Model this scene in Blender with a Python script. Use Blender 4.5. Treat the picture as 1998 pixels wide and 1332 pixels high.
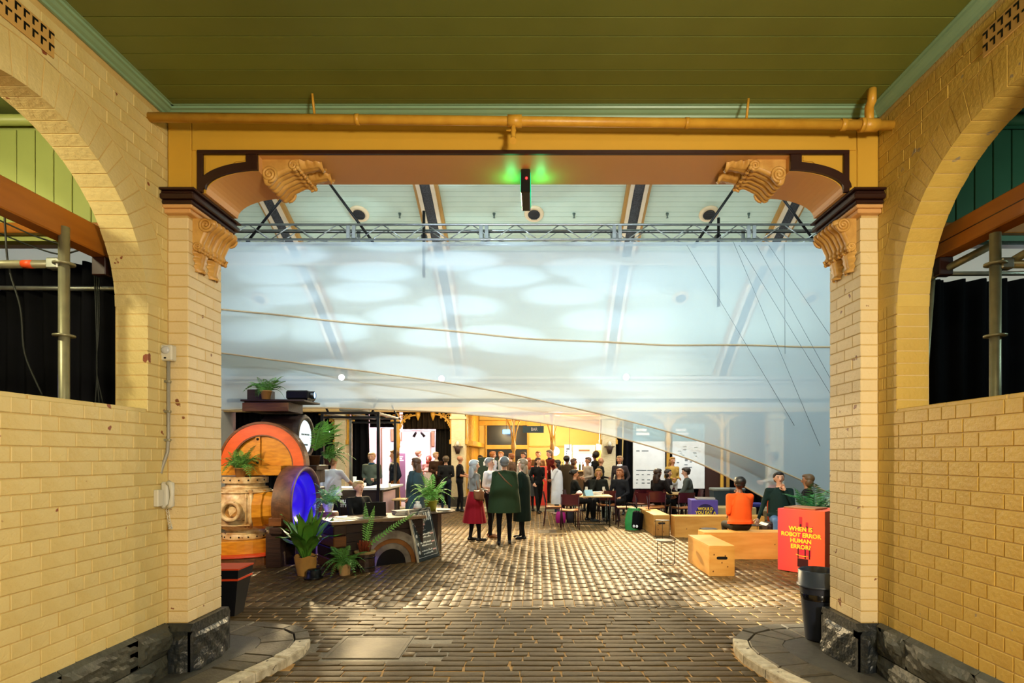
import bpy, math, random
import numpy as np
from mathutils import Vector, Matrix, Euler

random.seed(7)
for _o in list(bpy.data.objects):
    bpy.data.objects.remove(_o, do_unlink=True)
scene = bpy.context.scene
COL = scene.collection
PI = math.pi

# ------------------------------------------------------------------ camera
# metres; camera stands in the carriage passage, looks along +Y into the hall
EYE, FPX, HX, HY = 1.65, 1110.0, 1048.0, 890.0      # eye height, focal length in px (1998 wide), vanishing point
cam_d = bpy.data.cameras.new('camera')
cam_d.sensor_width = 36.0
cam_d.lens = 36.0 * FPX / 1998.0
cam_d.shift_x = -(HX - 999.0) / 1998.0
cam_d.shift_y = (HY - 666.0) / 1998.0
cam_d.clip_end = 200
cam = bpy.data.objects.new('camera', cam_d)
cam.location = (0, 0, EYE)
cam.rotation_euler = (PI / 2, 0, 0)
COL.objects.link(cam)
scene.camera = cam

# ------------------------------------------------------------------ world, exposure
def lin(h):
    if isinstance(h, str):
        h = h.lstrip('#')
        c = [int(h[i:i + 2], 16) / 255 for i in (0, 2, 4)]
    else:
        c = list(h)
    return tuple((v / 12.92 if v <= 0.04045 else ((v + 0.055) / 1.055) ** 2.4) for v in c)

world = bpy.data.worlds.new('world')
scene.world = world
world.use_nodes = True
world.node_tree.nodes['Background'].inputs[0].default_value = (*lin('ffe9c8'), 1)
world.node_tree.nodes['Background'].inputs[1].default_value = 0.12
vs = scene.view_settings
vs.view_transform = 'Standard'
vs.look = 'None'
vs.gamma = 1.0
vs.exposure = 0.35
vs.use_curve_mapping = False
cy = scene.cycles
cy.max_bounces = 5
cy.diffuse_bounces = 2
cy.adaptive_threshold = 0.04
cy.glossy_bounces = 2
cy.transmission_bounces = 4
cy.transparent_max_bounces = 10
cy.sample_clamp_indirect = 4.0
cy.caustics_reflective = False
cy.caustics_refractive = False
cy.use_denoising = True

# ------------------------------------------------------------------ lamps of the place, plus added fill lights
def lamp(kind, loc, power, color, aim=None, **kw):
    d = bpy.data.lights.new('lamp_light', kind)
    d.energy = power
    d.color = lin(color)
    for k, v in kw.items():
        setattr(d, k, v)
    o = bpy.data.objects.new('lamp_light', d)
    o.location = loc
    if aim is not None:
        o.rotation_euler = (Vector(aim) - Vector(loc)).to_track_quat('-Z', 'Y').to_euler()
    COL.objects.link(o)
    return o

# passage lamps behind the photographer, under the boarded ceiling
lamp('AREA', (0.5, 0.2, 4.05), 40, 'fff0d2', (0.2, 0.9, 0.0), shape='DISK', size=0.5)
lamp('AREA', (1.9, -1.5, 2.5), 215, 'fff0d2', (-0.6, 4.5, 2.3), shape='DISK', size=0.7)
# lamps in the two side aisles seen through the arches
lamp('POINT', (-3.75, 2.5, 3.6), 85, 'fff4c4', shadow_soft_size=0.1)
lamp('POINT', (4.4, 3.3, 3.2), 24, 'c8f0e8', shadow_soft_size=0.1)
# added unseen area light behind the gauze, throwing down to brighten the hall
lamp('AREA', (0.3, 14.2, 6.0), 255, 'ffedd0', (0.3, 14.6, 0), shape='RECTANGLE', size=13.0, size_y=0.8)
# added unseen area light before the arcade, brightening the far vault
lamp('AREA', (-0.2, 15.9, 4.0), 240, 'e0eef2', (-0.2, 12.0, 8.4), shape='RECTANGLE', size=16.0, size_y=0.3)
# added unseen area light on the near side, brightening the vault from below
lamp('AREA', (0.0, 6.4, 6.4), 300, 'e8f6fc', (0.0, 11.5, 8.0), shape='RECTANGLE', size=14.0, size_y=0.3)
# three floodlights above the far arcade, shining back towards the passage
FLOODS = [(-5.72, 16.7, 3.96), (-2.83, 16.9, 3.95), (2.62, 16.8, 3.98)]
for i, p in enumerate(FLOODS):
    lamp('SPOT', (p[0], p[1] - 0.16, p[2]), (5000, 1300, 3300)[i], 'ffe0a8', ((0.4, 0.0, 0.6)[i], 7.8, 0.0),
         spot_size=math.radians((50, 60, 62)[i]), spot_blend=0.6, shadow_soft_size=0.10)
# narrow profile spot from the truss onto the paving at the right
lamp('SPOT', (1.6, 10.9, 5.75), 8000, 'fff0c8', (2.62, 6.35, 0.0), spot_size=math.radians(17), spot_blend=0.9, shadow_soft_size=0.06)
# bar lights, exhibition room lights, purple effect lights
lamp('POINT', (0.65, 19.0, 2.55), 150, 'ffeac4', shadow_soft_size=0.2)
lamp('POINT', (-1.2, 19.6, 2.6), 70, 'ffe2a4', shadow_soft_size=0.2)
lamp('POINT', (1.7, 18.8, 2.3), 80, 'ffe0b0', shadow_soft_size=0.15)
lamp('AREA', (-4.4, 18.6, 2.9), 210, 'ffdcec', (-4.2, 20.0, 1.2), shape='RECTANGLE', size=3.0, size_y=0.4)
lamp('AREA', (4.6, 15.2, 3.4), 60, 'f0f6ff', (4.4, 17.8, 1.6), shape='RECTANGLE', size=3.0, size_y=0.3)
lamp('AREA', (-2.4, 16.2, 3.0), 26, 'ffe0b0', (-2.4, 17.8, 1.2), shape='RECTANGLE', size=3.0, size_y=0.3)
lamp('SPOT', (-3.1, 8.35, 1.75), 90, '2a14ff', (-3.72, 9.05, 0.85), spot_size=math.radians(62), spot_blend=0.3, shadow_soft_size=0.05)
lamp('POINT', (-3.45, 9.75, 0.12), 5, '4a20ff', shadow_soft_size=0.05)
lamp('POINT', (-2.36, 8.42, 0.10), 0.25, '3a20ff', shadow_soft_size=0.03)
# warm spots on the sculpture and the benches
lamp('SPOT', (-5.2, 5.4, 3.3), 520, 'ffdca8', (-4.45, 8.9, 1.1), spot_size=math.radians(34), spot_blend=0.5, shadow_soft_size=0.08)
lamp('SPOT', (0.4, 5.2, 4.6), 1700, 'ffe4b4', (3.2, 8.9, 0.5), spot_size=math.radians(36), spot_blend=0.7, shadow_soft_size=0.1)
lamp('SPOT', (-1.0, 5.2, 4.6), 150, 'ffe4b4', (-2.2, 9.4, 0.8), spot_size=math.radians(34), spot_blend=0.7, shadow_soft_size=0.1)
# video projector throwing soft feather shapes on the gauze (a lamp with a procedural gobo)
pl = lamp('SPOT', (-2.2, 5.3, 5.0), 820, 'ceeaf8', (-2.0, 11.14, 4.0), spot_size=math.radians(84), spot_blend=0.5, shadow_soft_size=0.0)
pl.data.use_nodes = True
_n = pl.data.node_tree.nodes; _l = pl.data.node_tree.links
_em = _n['Emission']
_tc = _n.new('ShaderNodeNewGeometry'); _sx = _n.new('ShaderNodeSeparateXYZ'); _dx = _n.new('ShaderNodeMath'); _dy = _n.new('ShaderNodeMath'); _cb = _n.new('ShaderNodeCombineXYZ')
_dx.operation = _dy.operation = 'DIVIDE'
_mp = _n.new('ShaderNodeMapping'); _mp.inputs['Rotation'].default_value = (0, 0, 0.2); _mp.inputs['Scale'].default_value = (3.2, 13.0, 1.0)
_vo = _n.new('ShaderNodeTexVoronoi'); _vo.voronoi_dimensions = '2D'; _vo.inputs['Scale'].default_value = 1.0; _vo.inputs['Randomness'].default_value = 0.9
_mr = _n.new('ShaderNodeMapRange'); _mr.inputs['From Min'].default_value = 0.52; _mr.inputs['From Max'].default_value = 0.36; _mr.inputs['To Min'].default_value = 0.10; _mr.inputs['To Max'].default_value = 1.0
_l.new(_tc.outputs['Incoming'], _sx.inputs[0])
_l.new(_sx.outputs['X'], _dx.inputs[0]); _l.new(_sx.outputs['Y'], _dx.inputs[1]); _l.new(_sx.outputs['Z'], _dy.inputs[0]); _l.new(_sx.outputs['Y'], _dy.inputs[1])
_l.new(_dx.outputs[0], _cb.inputs[0]); _l.new(_dy.outputs[0], _cb.inputs[1]); _l.new(_cb.outputs[0], _mp.inputs[0]); _l.new(_mp.outputs[0], _vo.inputs['Vector'])
_l.new(_vo.outputs['Distance'], _mr.inputs['Value']); _l.new(_mr.outputs[0], _em.inputs['Strength'])
# added unseen white wash to brighten the right half of the gauze
lamp('SPOT', (3.0, 5.4, 5.0), 500, 'c6eef6', (4.2, 11.14, 2.9), spot_size=math.radians(84), spot_blend=0.7, shadow_soft_size=0.3)

# ------------------------------------------------------------------ pixel -> place helpers (for measuring only)
def P(px, py, Y):
    return ((px - HX) / FPX * Y, Y, EYE - (py - HY) / FPX * Y)
def G(px, py, z=0.0):
    Y = (EYE - z) * FPX / (py - HY)
    return ((px - HX) / FPX * Y, Y, z)

# ------------------------------------------------------------------ mesh builder
class MB:
    def __init__(s):
        s.v, s.f, s.m, s.sm = [], [], [], []
    def add(s, vs_, fs_, mi=0, smooth=False, M=None):
        b = len(s.v)
        if M is not None:
            vs_ = [tuple(M @ Vector(p)) for p in vs_]
        s.v.extend(vs_)
        for f in fs_:
            s.f.append(tuple(i + b for i in f)); s.m.append(mi); s.sm.append(smooth)
        return s
    def box(s, x0, x1, y0, y1, z0, z1, mi=0, b=0.0, M=None):
        if x0 > x1: x0, x1 = x1, x0
        if y0 > y1: y0, y1 = y1, y0
        if z0 > z1: z0, z1 = z1, z0
        if b <= 0:
            V = [(x0, y0, z0), (x1, y0, z0), (x1, y1, z0), (x0, y1, z0), (x0, y0, z1), (x1, y0, z1), (x1, y1, z1), (x0, y1, z1)]
            F = [(0, 3, 2, 1), (4, 5, 6, 7), (0, 1, 5, 4), (1, 2, 6, 5), (2, 3, 7, 6), (3, 0, 4, 7)]
            return s.add(V, F, mi, False, M)
        V, F, idx = [], [], {}
        lo, hi = (x0, y0, z0), (x1, y1, z1)
        for cx in (0, 1):
            for cy_ in (0, 1):
                for cz in (0, 1):
                    c = (cx, cy_, cz)
                    for ax in range(3):
                        p = []
                        for k in range(3):
                            e = hi[k] if c[k] else lo[k]
                            if k != ax: e += -b if c[k] else b
                            p.append(e)
                        idx[(c, ax)] = len(V); V.append(tuple(p))
        for ax in range(3):
            u, w = (ax + 1) % 3, (ax + 2) % 3
            for sd in (0, 1):
                q = []
                for (a, d) in ((0, 0), (1, 0), (1, 1), (0, 1)):
                    c = [0, 0, 0]; c[ax] = sd; c[u] = a; c[w] = d
                    q.append(idx[(tuple(c), ax)])
                F.append(tuple(q if sd else q[::-1]))
        for ax in range(3):
            u, w = (ax + 1) % 3, (ax + 2) % 3
            for a in (0, 1):
                for d in (0, 1):
                    c0, c1 = [0, 0, 0], [0, 0, 0]
                    c0[u] = c1[u] = a; c0[w] = c1[w] = d; c1[ax] = 1
                    q = [idx[(tuple(c0), u)], idx[(tuple(c1), u)], idx[(tuple(c1), w)], idx[(tuple(c0), w)]]
                    F.append(tuple(q if a != d else q[::-1]))
        for cx in (0, 1):
            for cy_ in (0, 1):
                for cz in (0, 1):
                    c = (cx, cy_, cz)
                    q = [idx[(c, 0)], idx[(c, 1)], idx[(c, 2)]]
                    F.append(tuple(q if (cx + cy_ + cz) % 2 else q[::-1]))
        return s.add(V, F, mi, False, M)
    def tube(s, pts, r, n=8, mi=0, caps=True, M=None, smooth=True):
        pts = [Vector(p) for p in pts]
        rs = r if isinstance(r, (list, tuple)) else [r] * len(pts)
        V, F = [], []
        t0 = (pts[1] - pts[0]).normalized()
        up = Vector((0, 0, 1)) if abs(t0.z) < 0.9 else Vector((1, 0, 0))
        a = t0.cross(up).normalized()
        for i, p in enumerate(pts):
            if i == 0: t = pts[1] - pts[0]
            elif i == len(pts) - 1: t = pts[-1] - pts[-2]
            else: t = (pts[i + 1] - pts[i]).normalized() + (pts[i] - pts[i - 1]).normalized()
            t = t.normalized() if t.length > 1e-9 else t0
            a = (a - t * a.dot(t))
            a = a.normalized() if a.length > 1e-6 else t.orthogonal().normalized()
            bb = t.cross(a)
            for k in range(n):
                an = 2 * PI * k / n
                V.append(tuple(p + (a * math.cos(an) + bb * math.sin(an)) * rs[i]))
        for i in range(len(pts) - 1):
            for k in range(n):
                k2 = (k + 1) % n
                F.append((i * n + k, i * n + k2, (i + 1) * n + k2, (i + 1) * n + k))
        s.add(V, F, mi, smooth, M)
        if caps:
            b = len(s.v) - len(V)
            s.f.append(tuple(b + k for k in reversed(range(n)))); s.m.append(mi); s.sm.append(False)
            s.f.append(tuple(b + (len(pts) - 1) * n + k for k in range(n))); s.m.append(mi); s.sm.append(False)
        return s
    def lathe(s, prof, c=(0, 0, 0), n=20, mi=0, M=None, smooth=True, a0=0.0, a1=2 * PI, sx=1.0, sy=1.0):
        full = abs(a1 - a0 - 2 * PI) < 1e-6
        m = n if full else n + 1
        V, F = [], []
        for (r, z) in prof:
            for k in range(m):
                an = a0 + (a1 - a0) * k / n
                V.append((c[0] + r * math.cos(an) * sx, c[1] + r * math.sin(an) * sy, c[2] + z))
        for i in range(len(prof) - 1):
            for k in range(n):
                k2 = (k + 1) % m
                F.append((i * m + k, i * m + k2, (i + 1) * m + k2, (i + 1) * m + k))
        return s.add(V, F, mi, smooth, M)
    def ball(s, c, r, nu=10, nv=7, mi=0, M=None):
        r = r if isinstance(r, (list, tuple)) else (r, r, r)
        V, F = [(c[0], c[1], c[2] - r[2])], []
        for j in range(1, nv):
            ph = -PI / 2 + PI * j / nv
            for k in range(nu):
                an = 2 * PI * k / nu
                V.append((c[0] + r[0] * math.cos(ph) * math.cos(an), c[1] + r[1] * math.cos(ph) * math.sin(an), c[2] + r[2] * math.sin(ph)))
        V.append((c[0], c[1], c[2] + r[2]))
        for k in range(nu):
            F.append((0, 1 + (k + 1) % nu, 1 + k))
        for j in range(nv - 2):
            for k in range(nu):
                a, b = 1 + j * nu + k, 1 + j * nu + (k + 1) % nu
                F.append((a, b, b + nu, a + nu))
        t = len(V) - 1
        for k in range(nu):
            F.append((t, 1 + (nv - 2) * nu + k, 1 + (nv - 2) * nu + (k + 1) % nu))
        return s.add(V, F, mi, True, M)
    def prism(s, poly, axis, a0, a1, mi=0, M=None, cap_mi=None):
        """poly: 2-D outline (counter-clockwise); axis 'x','y' or 'z' is the extrusion."""
        n = len(poly)
        def mk(p, a):
            return {'x': (a, p[0], p[1]), 'y': (p[0], a, p[1]), 'z': (p[0], p[1], a)}[axis]
        V = [mk(p, a0) for p in poly] + [mk(p, a1) for p in poly]
        F = [(i, (i + 1) % n, n + (i + 1) % n, n + i) for i in range(n)]
        s.add(V, F, mi, False, M)
        b = len(s.v) - 2 * n
        cm = mi if cap_mi is None else cap_mi
        s.f.append(tuple(b + i for i in reversed(range(n)))); s.m.append(cm); s.sm.append(False)
        s.f.append(tuple(b + n + i for i in range(n))); s.m.append(cm); s.sm.append(False)
        return s
    def grid(s, fn, nu, nv, mi=0, smooth=True, M=None):
        V = [tuple(fn(i / nu, j / nv)) for j in range(nv + 1) for i in range(nu + 1)]
        F = [(j * (nu + 1) + i, j * (nu + 1) + i + 1, (j + 1) * (nu + 1) + i + 1, (j + 1) * (nu + 1) + i) for j in range(nv) for i in range(nu)]
        return s.add(V, F, mi, smooth, M)
    def mesh(s, name, mats):
        me = bpy.data.meshes.new(name)
        me.from_pydata([tuple(p) for p in s.v], [], s.f)
        for m in (mats if isinstance(mats, (list, tuple)) else [mats]):
            me.materials.append(m)
        me.polygons.foreach_set('material_index', s.m)
        me.polygons.foreach_set('use_smooth', s.sm)
        me.update()
        return me
    def build(s, name, mats, parent=None, loc=(0, 0, 0), rot=(0, 0, 0)):
        return link(name, s.mesh(name, mats), parent, loc, rot)

def link(name, me, parent=None, loc=(0, 0, 0), rot=(0, 0, 0)):
    o = bpy.data.objects.new(name, me)
    o.location = loc; o.rotation_euler = rot
    if parent is not None: o.parent = parent
    COL.objects.link(o)
    return o
def empty(name, loc=(0, 0, 0), rz=0.0):
    o = bpy.data.objects.new(name, None)
    o.empty_display_size = 0.05
    o.location = loc; o.rotation_euler = (0, 0, rz)
    COL.objects.link(o)
    return o
def tag(o, label, cat, group=None):
    o['label'] = label; o['category'] = cat
    if group: o['group'] = group
    return o
def struct(o):
    o['kind'] = 'structure'
    return o
def stuff(o):
    o['kind'] = 'stuff'
    return o
def copy_tree(o, parent=None):
    c = o.copy(); COL.objects.link(c)
    if parent is not None: c.parent = parent
    for ch in list(o.children): copy_tree(ch, c)
    return c

# ------------------------------------------------------------------ procedural materials
_MATS = {}
def M(name, col, rough=0.6, metal=0.0, col2=None, scale=6.0, mix=0.5, bump=0.0, bscale=40.0, rand=0.0, island=0.0, stretch=(1, 1, 1),
      chips=None, chip_scale=9.0, chip_t=0.70, emit=0.0, spec=0.5, detail=5.0, alpha=1.0):
    if name in _MATS: return _MATS[name]
    m = bpy.data.materials.new(name); m.use_nodes = True
    nt = m.node_tree; N, L = nt.nodes, nt.links
    bs = N['Principled BSDF']
    bs.inputs['Roughness'].default_value = rough
    bs.inputs['Metallic'].default_value = metal
    bs.inputs['Specular IOR Level'].default_value = spec
    c1 = (*lin(col), 1)
    tc = N.new('ShaderNodeTexCoord'); mp = N.new('ShaderNodeMapping')
    mp.inputs['Scale'].default_value = stretch
    geo = N.new('ShaderNodeNewGeometry')
    if rand or island or stretch != (1, 1, 1):
        L.new(tc.outputs['Object'], mp.inputs['Vector'])
    else:
        L.new(geo.outputs['Position'], mp.inputs['Vector'])
    out = None
    nz = N.new('ShaderNodeTexNoise'); nz.inputs['Scale'].default_value = scale; nz.inputs['Detail'].default_value = detail
    L.new(mp.outputs[0], nz.inputs['Vector'])
    cr = N.new('ShaderNodeValToRGB')
    cr.color_ramp.elements[0].position = 0.36; cr.color_ramp.elements[1].position = 0.66
    c2 = (*lin(col2), 1) if col2 else tuple([v * 0.86 for v in c1[:3]] + [1])
    cr.color_ramp.elements[0].color = c1
    cr.color_ramp.elements[1].color = tuple(c1[k] * (1 - mix) + c2[k] * mix for k in range(3)) + (1,)
    L.new(nz.outputs['Fac'], cr.inputs[0]); out = cr.outputs[0]
    if rand or island:
        hs = N.new('ShaderNodeHueSaturation')
        mr = N.new('ShaderNodeMapRange')
        amt = rand or island
        mr.inputs['To Min'].default_value = 1 - amt; mr.inputs['To Max'].default_value = 1 + amt
        if rand:
            oi = N.new('ShaderNodeObjectInfo'); L.new(oi.outputs['Random'], mr.inputs['Value'])
        else:
            L.new(geo.outputs['Random Per Island'], mr.inputs['Value'])
        L.new(mr.outputs[0], hs.inputs['Value']); L.new(out, hs.inputs['Color']); out = hs.outputs[0]
    if chips:
        cz = N.new('ShaderNodeTexNoise'); cz.inputs['Scale'].default_value = chip_scale; cz.inputs['Detail'].default_value = 3
        L.new(geo.outputs['Position'], cz.inputs['Vector'])
        c3 = N.new('ShaderNodeValToRGB'); c3.color_ramp.elements[0].position = chip_t; c3.color_ramp.elements[1].position = chip_t + 0.015
        L.new(cz.outputs['Fac'], c3.inputs[0])
        mx = N.new('ShaderNodeMix'); mx.data_type = 'RGBA'
        L.new(c3.outputs[0], mx.inputs[0]); L.new(out, mx.inputs[6]); mx.inputs[7].default_value = (*lin(chips), 1); out = mx.outputs[2]
    L.new(out, bs.inputs['Base Color'])
    if bump:
        bz = N.new('ShaderNodeTexNoise'); bz.inputs['Scale'].default_value = bscale; bz.inputs['Detail'].default_value = 4
        L.new(mp.outputs[0], bz.inputs['Vector'])
        bp = N.new('ShaderNodeBump'); bp.inputs['Strength'].default_value = bump; bp.inputs['Distance'].default_value = 0.01
        L.new(bz.outputs['Fac'], bp.inputs['Height']); L.new(bp.outputs[0], bs.inputs['Normal'])
    if emit:
        bs.inputs['Emission Color'].default_value = c1; bs.inputs['Emission Strength'].default_value = emit
    if alpha < 1:
        bs.inputs['Alpha'].default_value = alpha
    _MATS[name] = m
    return m
def glow(name, col, power):
    if name in _MATS: return _MATS[name]
    m = bpy.data.materials.new(name); m.use_nodes = True
    nt = m.node_tree; nt.nodes.clear()
    e = nt.nodes.new('ShaderNodeEmission'); o = nt.nodes.new('ShaderNodeOutputMaterial')
    e.inputs[0].default_value = (*lin(col), 1); e.inputs[1].default_value = power
    nt.links.new(e.outputs[0], o.inputs[0])
    _MATS[name] = m
    return m
def gauze_mat(name, col, clear, trans=0.5):
    m = bpy.data.materials.new(name); m.use_nodes = True
    nt = m.node_tree; N, L = nt.nodes, nt.links; N.clear()
    o = N.new('ShaderNodeOutputMaterial'); mx = N.new('ShaderNodeMixShader'); m2 = N.new('ShaderNodeMixShader')
    t = N.new('ShaderNodeBsdfTransparent'); d = N.new('ShaderNodeBsdfDiffuse'); tl = N.new('ShaderNodeBsdfTranslucent')
    d.inputs[0].default_value = (*lin(col), 1); tl.inputs[0].default_value = (*lin(col), 1)
    m2.inputs[0].default_value = trans; L.new(d.outputs[0], m2.inputs[1]); L.new(tl.outputs[0], m2.inputs[2])
    mx.inputs[0].default_value = 1 - clear; L.new(t.outputs[0], mx.inputs[1]); L.new(m2.outputs[0], mx.inputs[2])
    L.new(mx.outputs[0], o.inputs[0])
    return m

# ------------------------------------------------------------------ lettering
_TXT = []
def text(body, size, mat, parent, loc, rot, align='CENTER', bold=0.0, name='lettering', ext=0.0012, sx=1.0, space=1.0, shear=0.0):
    c = bpy.data.curves.new(name, 'FONT')
    c.body = body; c.size = size; c.align_x = align; c.align_y = 'CENTER'; c.extrude = ext; c.offset = bold; c.resolution_u = 3
    c.space_line = space; c.shear = shear
    c.materials.append(mat)
    o = bpy.data.objects.new(name, c)
    o.location = loc; o.rotation_euler = rot; o.scale = (sx, 1, 1)
    if parent is not None: o.parent = parent
    COL.objects.link(o)
    _TXT.append(o)
    return o
def flush_text():
    bpy.context.view_layer.update()
    dg = bpy.context.evaluated_depsgraph_get()
    for o in _TXT:
        me = bpy.data.meshes.new_from_object(o.evaluated_get(dg))
        n = bpy.data.objects.new('lettering', me)
        n.parent = o.parent; n.location = o.location; n.rotation_euler = o.rotation_euler; n.scale = o.scale
        COL.objects.link(n)
    for o in _TXT:
        bpy.data.objects.remove(o, do_unlink=True)
    _TXT.clear()
# ================================================================== materials of the building
PAINT_R = M('painted_brick_right', '#cfae54', 0.5, col2='#c09a40', scale=2.2, mix=0.7, bump=0.45, bscale=40, rand=0.03, chips='#9a8a6c', chip_scale=7.5, chip_t=0.70)  # right wall toned yellower and darker than the left
PAINT = M('painted_brick', '#dcca8e', 0.5, col2='#d0b872', scale=2.2, mix=0.7, bump=0.45, bscale=40, rand=0.03, chips='#8a4a2c', chip_scale=7.5, chip_t=0.70)
PAINT2 = M('painted_brick_pier_lit', '#ecd8ac', 0.5, col2='#e0c890', scale=2.5, mix=0.6, bump=0.35, bscale=55, rand=0.04, chips='#8a5636', chip_scale=8.5, chip_t=0.695)  # pier paint lightened to stand for hall light on the jambs
MORTAR = M('painted_mortar', '#d2b472', 0.6, col2='#c4a25e', scale=8, bump=0.4, bscale=60)
MUSTARD = M('mustard_paint', '#d6a83c', 0.42, col2='#ca9a30', scale=1.5, bump=0.06, bscale=30)
PEACH = M('peach_paint', '#dca86a', 0.45, col2='#d09a5c', scale=1.2, bump=0.05, bscale=30)
DKBROWN = M('dark_brown_paint', '#2a120e', 0.35, col2='#361a12', scale=6)
GREENC = M('olive_ceiling_paint', '#6a7634', 0.45, col2='#5e6a2c', scale=1.8, mix=0.6, rand=0.06)
GREENM = M('green_cornice_paint', '#84a888', 0.4, col2='#749878', scale=3)
STONE = M('painted_bluestone', '#4c4d44', 0.55, col2='#33352f', scale=9, mix=0.8, bump=0.8, bscale=26)
STONE2 = M('glossy_bluestone', '#20262c', 0.38, col2='#32342f', scale=14, mix=0.9, bump=0.9, bscale=30)
CREAM = M('cream_paint', '#e6cf9c', 0.5, col2='#d9bf86', scale=3)
CREAMB = M('cream_brick', '#e8d6ac', 0.55, col2='#dcc694', scale=4, bump=0.2, rand=0.05)
IRONY = M('yellow_cast_iron', '#d9a640', 0.4, col2='#c99030', scale=5)
YWALL = M('yellow_wall', '#e6c470', 0.5, col2='#dcb458', scale=1.5)
BLACKCL = M('black_cloth', '#0b0c0f', 0.9, col2='#14141a', scale=3, spec=0.1)
BLACKM = M('black_metal', '#0d0d10', 0.4, metal=0.2)
STEEL = M('galvanised_steel', '#a5a79c', 0.35, metal=0.8, col2='#83867a', scale=12)
ALU = M('aluminium', '#b4babb', 0.3, metal=0.9, col2='#9aa0a2', scale=10)
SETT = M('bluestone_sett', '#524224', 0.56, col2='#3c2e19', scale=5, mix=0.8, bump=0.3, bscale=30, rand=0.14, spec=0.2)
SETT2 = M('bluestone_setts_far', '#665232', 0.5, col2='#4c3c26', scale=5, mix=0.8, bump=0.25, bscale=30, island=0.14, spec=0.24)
GROUT = M('sandy_grout', '#c49a60', 0.8, col2='#98743e', scale=14, mix=0.7)
KERBW = M('white_kerb_paint', '#d8d0ba', 0.6, col2='#9a8e74', scale=16, mix=0.7, bump=0.5, rand=0.05, chips='#4a4234', chip_scale=14, chip_t=0.67)
KERBS = M('kerb_bluestone', '#575040', 0.6, col2='#3e392e', scale=10, mix=0.7, bump=0.4, rand=0.1)
ASPH = M('asphalt', '#4a4944', 0.6, col2='#383835', scale=14, mix=0.8, bump=0.3, bscale=120)
PLATE = M('service_cover', '#5e523c', 0.6, col2='#4a4030', scale=8, mix=0.8, bump=0.2)

XL, XR, DY, DT = -2.74, 2.53, 4.22, 0.45           # passage walls, archway plane, archway thickness
JL, JR = -2.59, 2.40                               # jamb faces of the two piers
ZC = 4.20                                          # passage ceiling
CYA, RA, SILL, SPR = 3.06, 0.94, 1.985, 2.70       # side arches

_bc = {}
def brick_mesh(lx, ly, lz, mat, b=0.0035):
    k = (round(lx, 3), round(ly, 3), round(lz, 3), mat.name)
    if k not in _bc:
        _bc[k] = MB().box(-lx / 2, lx / 2, -ly / 2, ly / 2, -lz / 2, lz / 2, b=b).mesh('brick', mat)
    return _bc[k]

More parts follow.
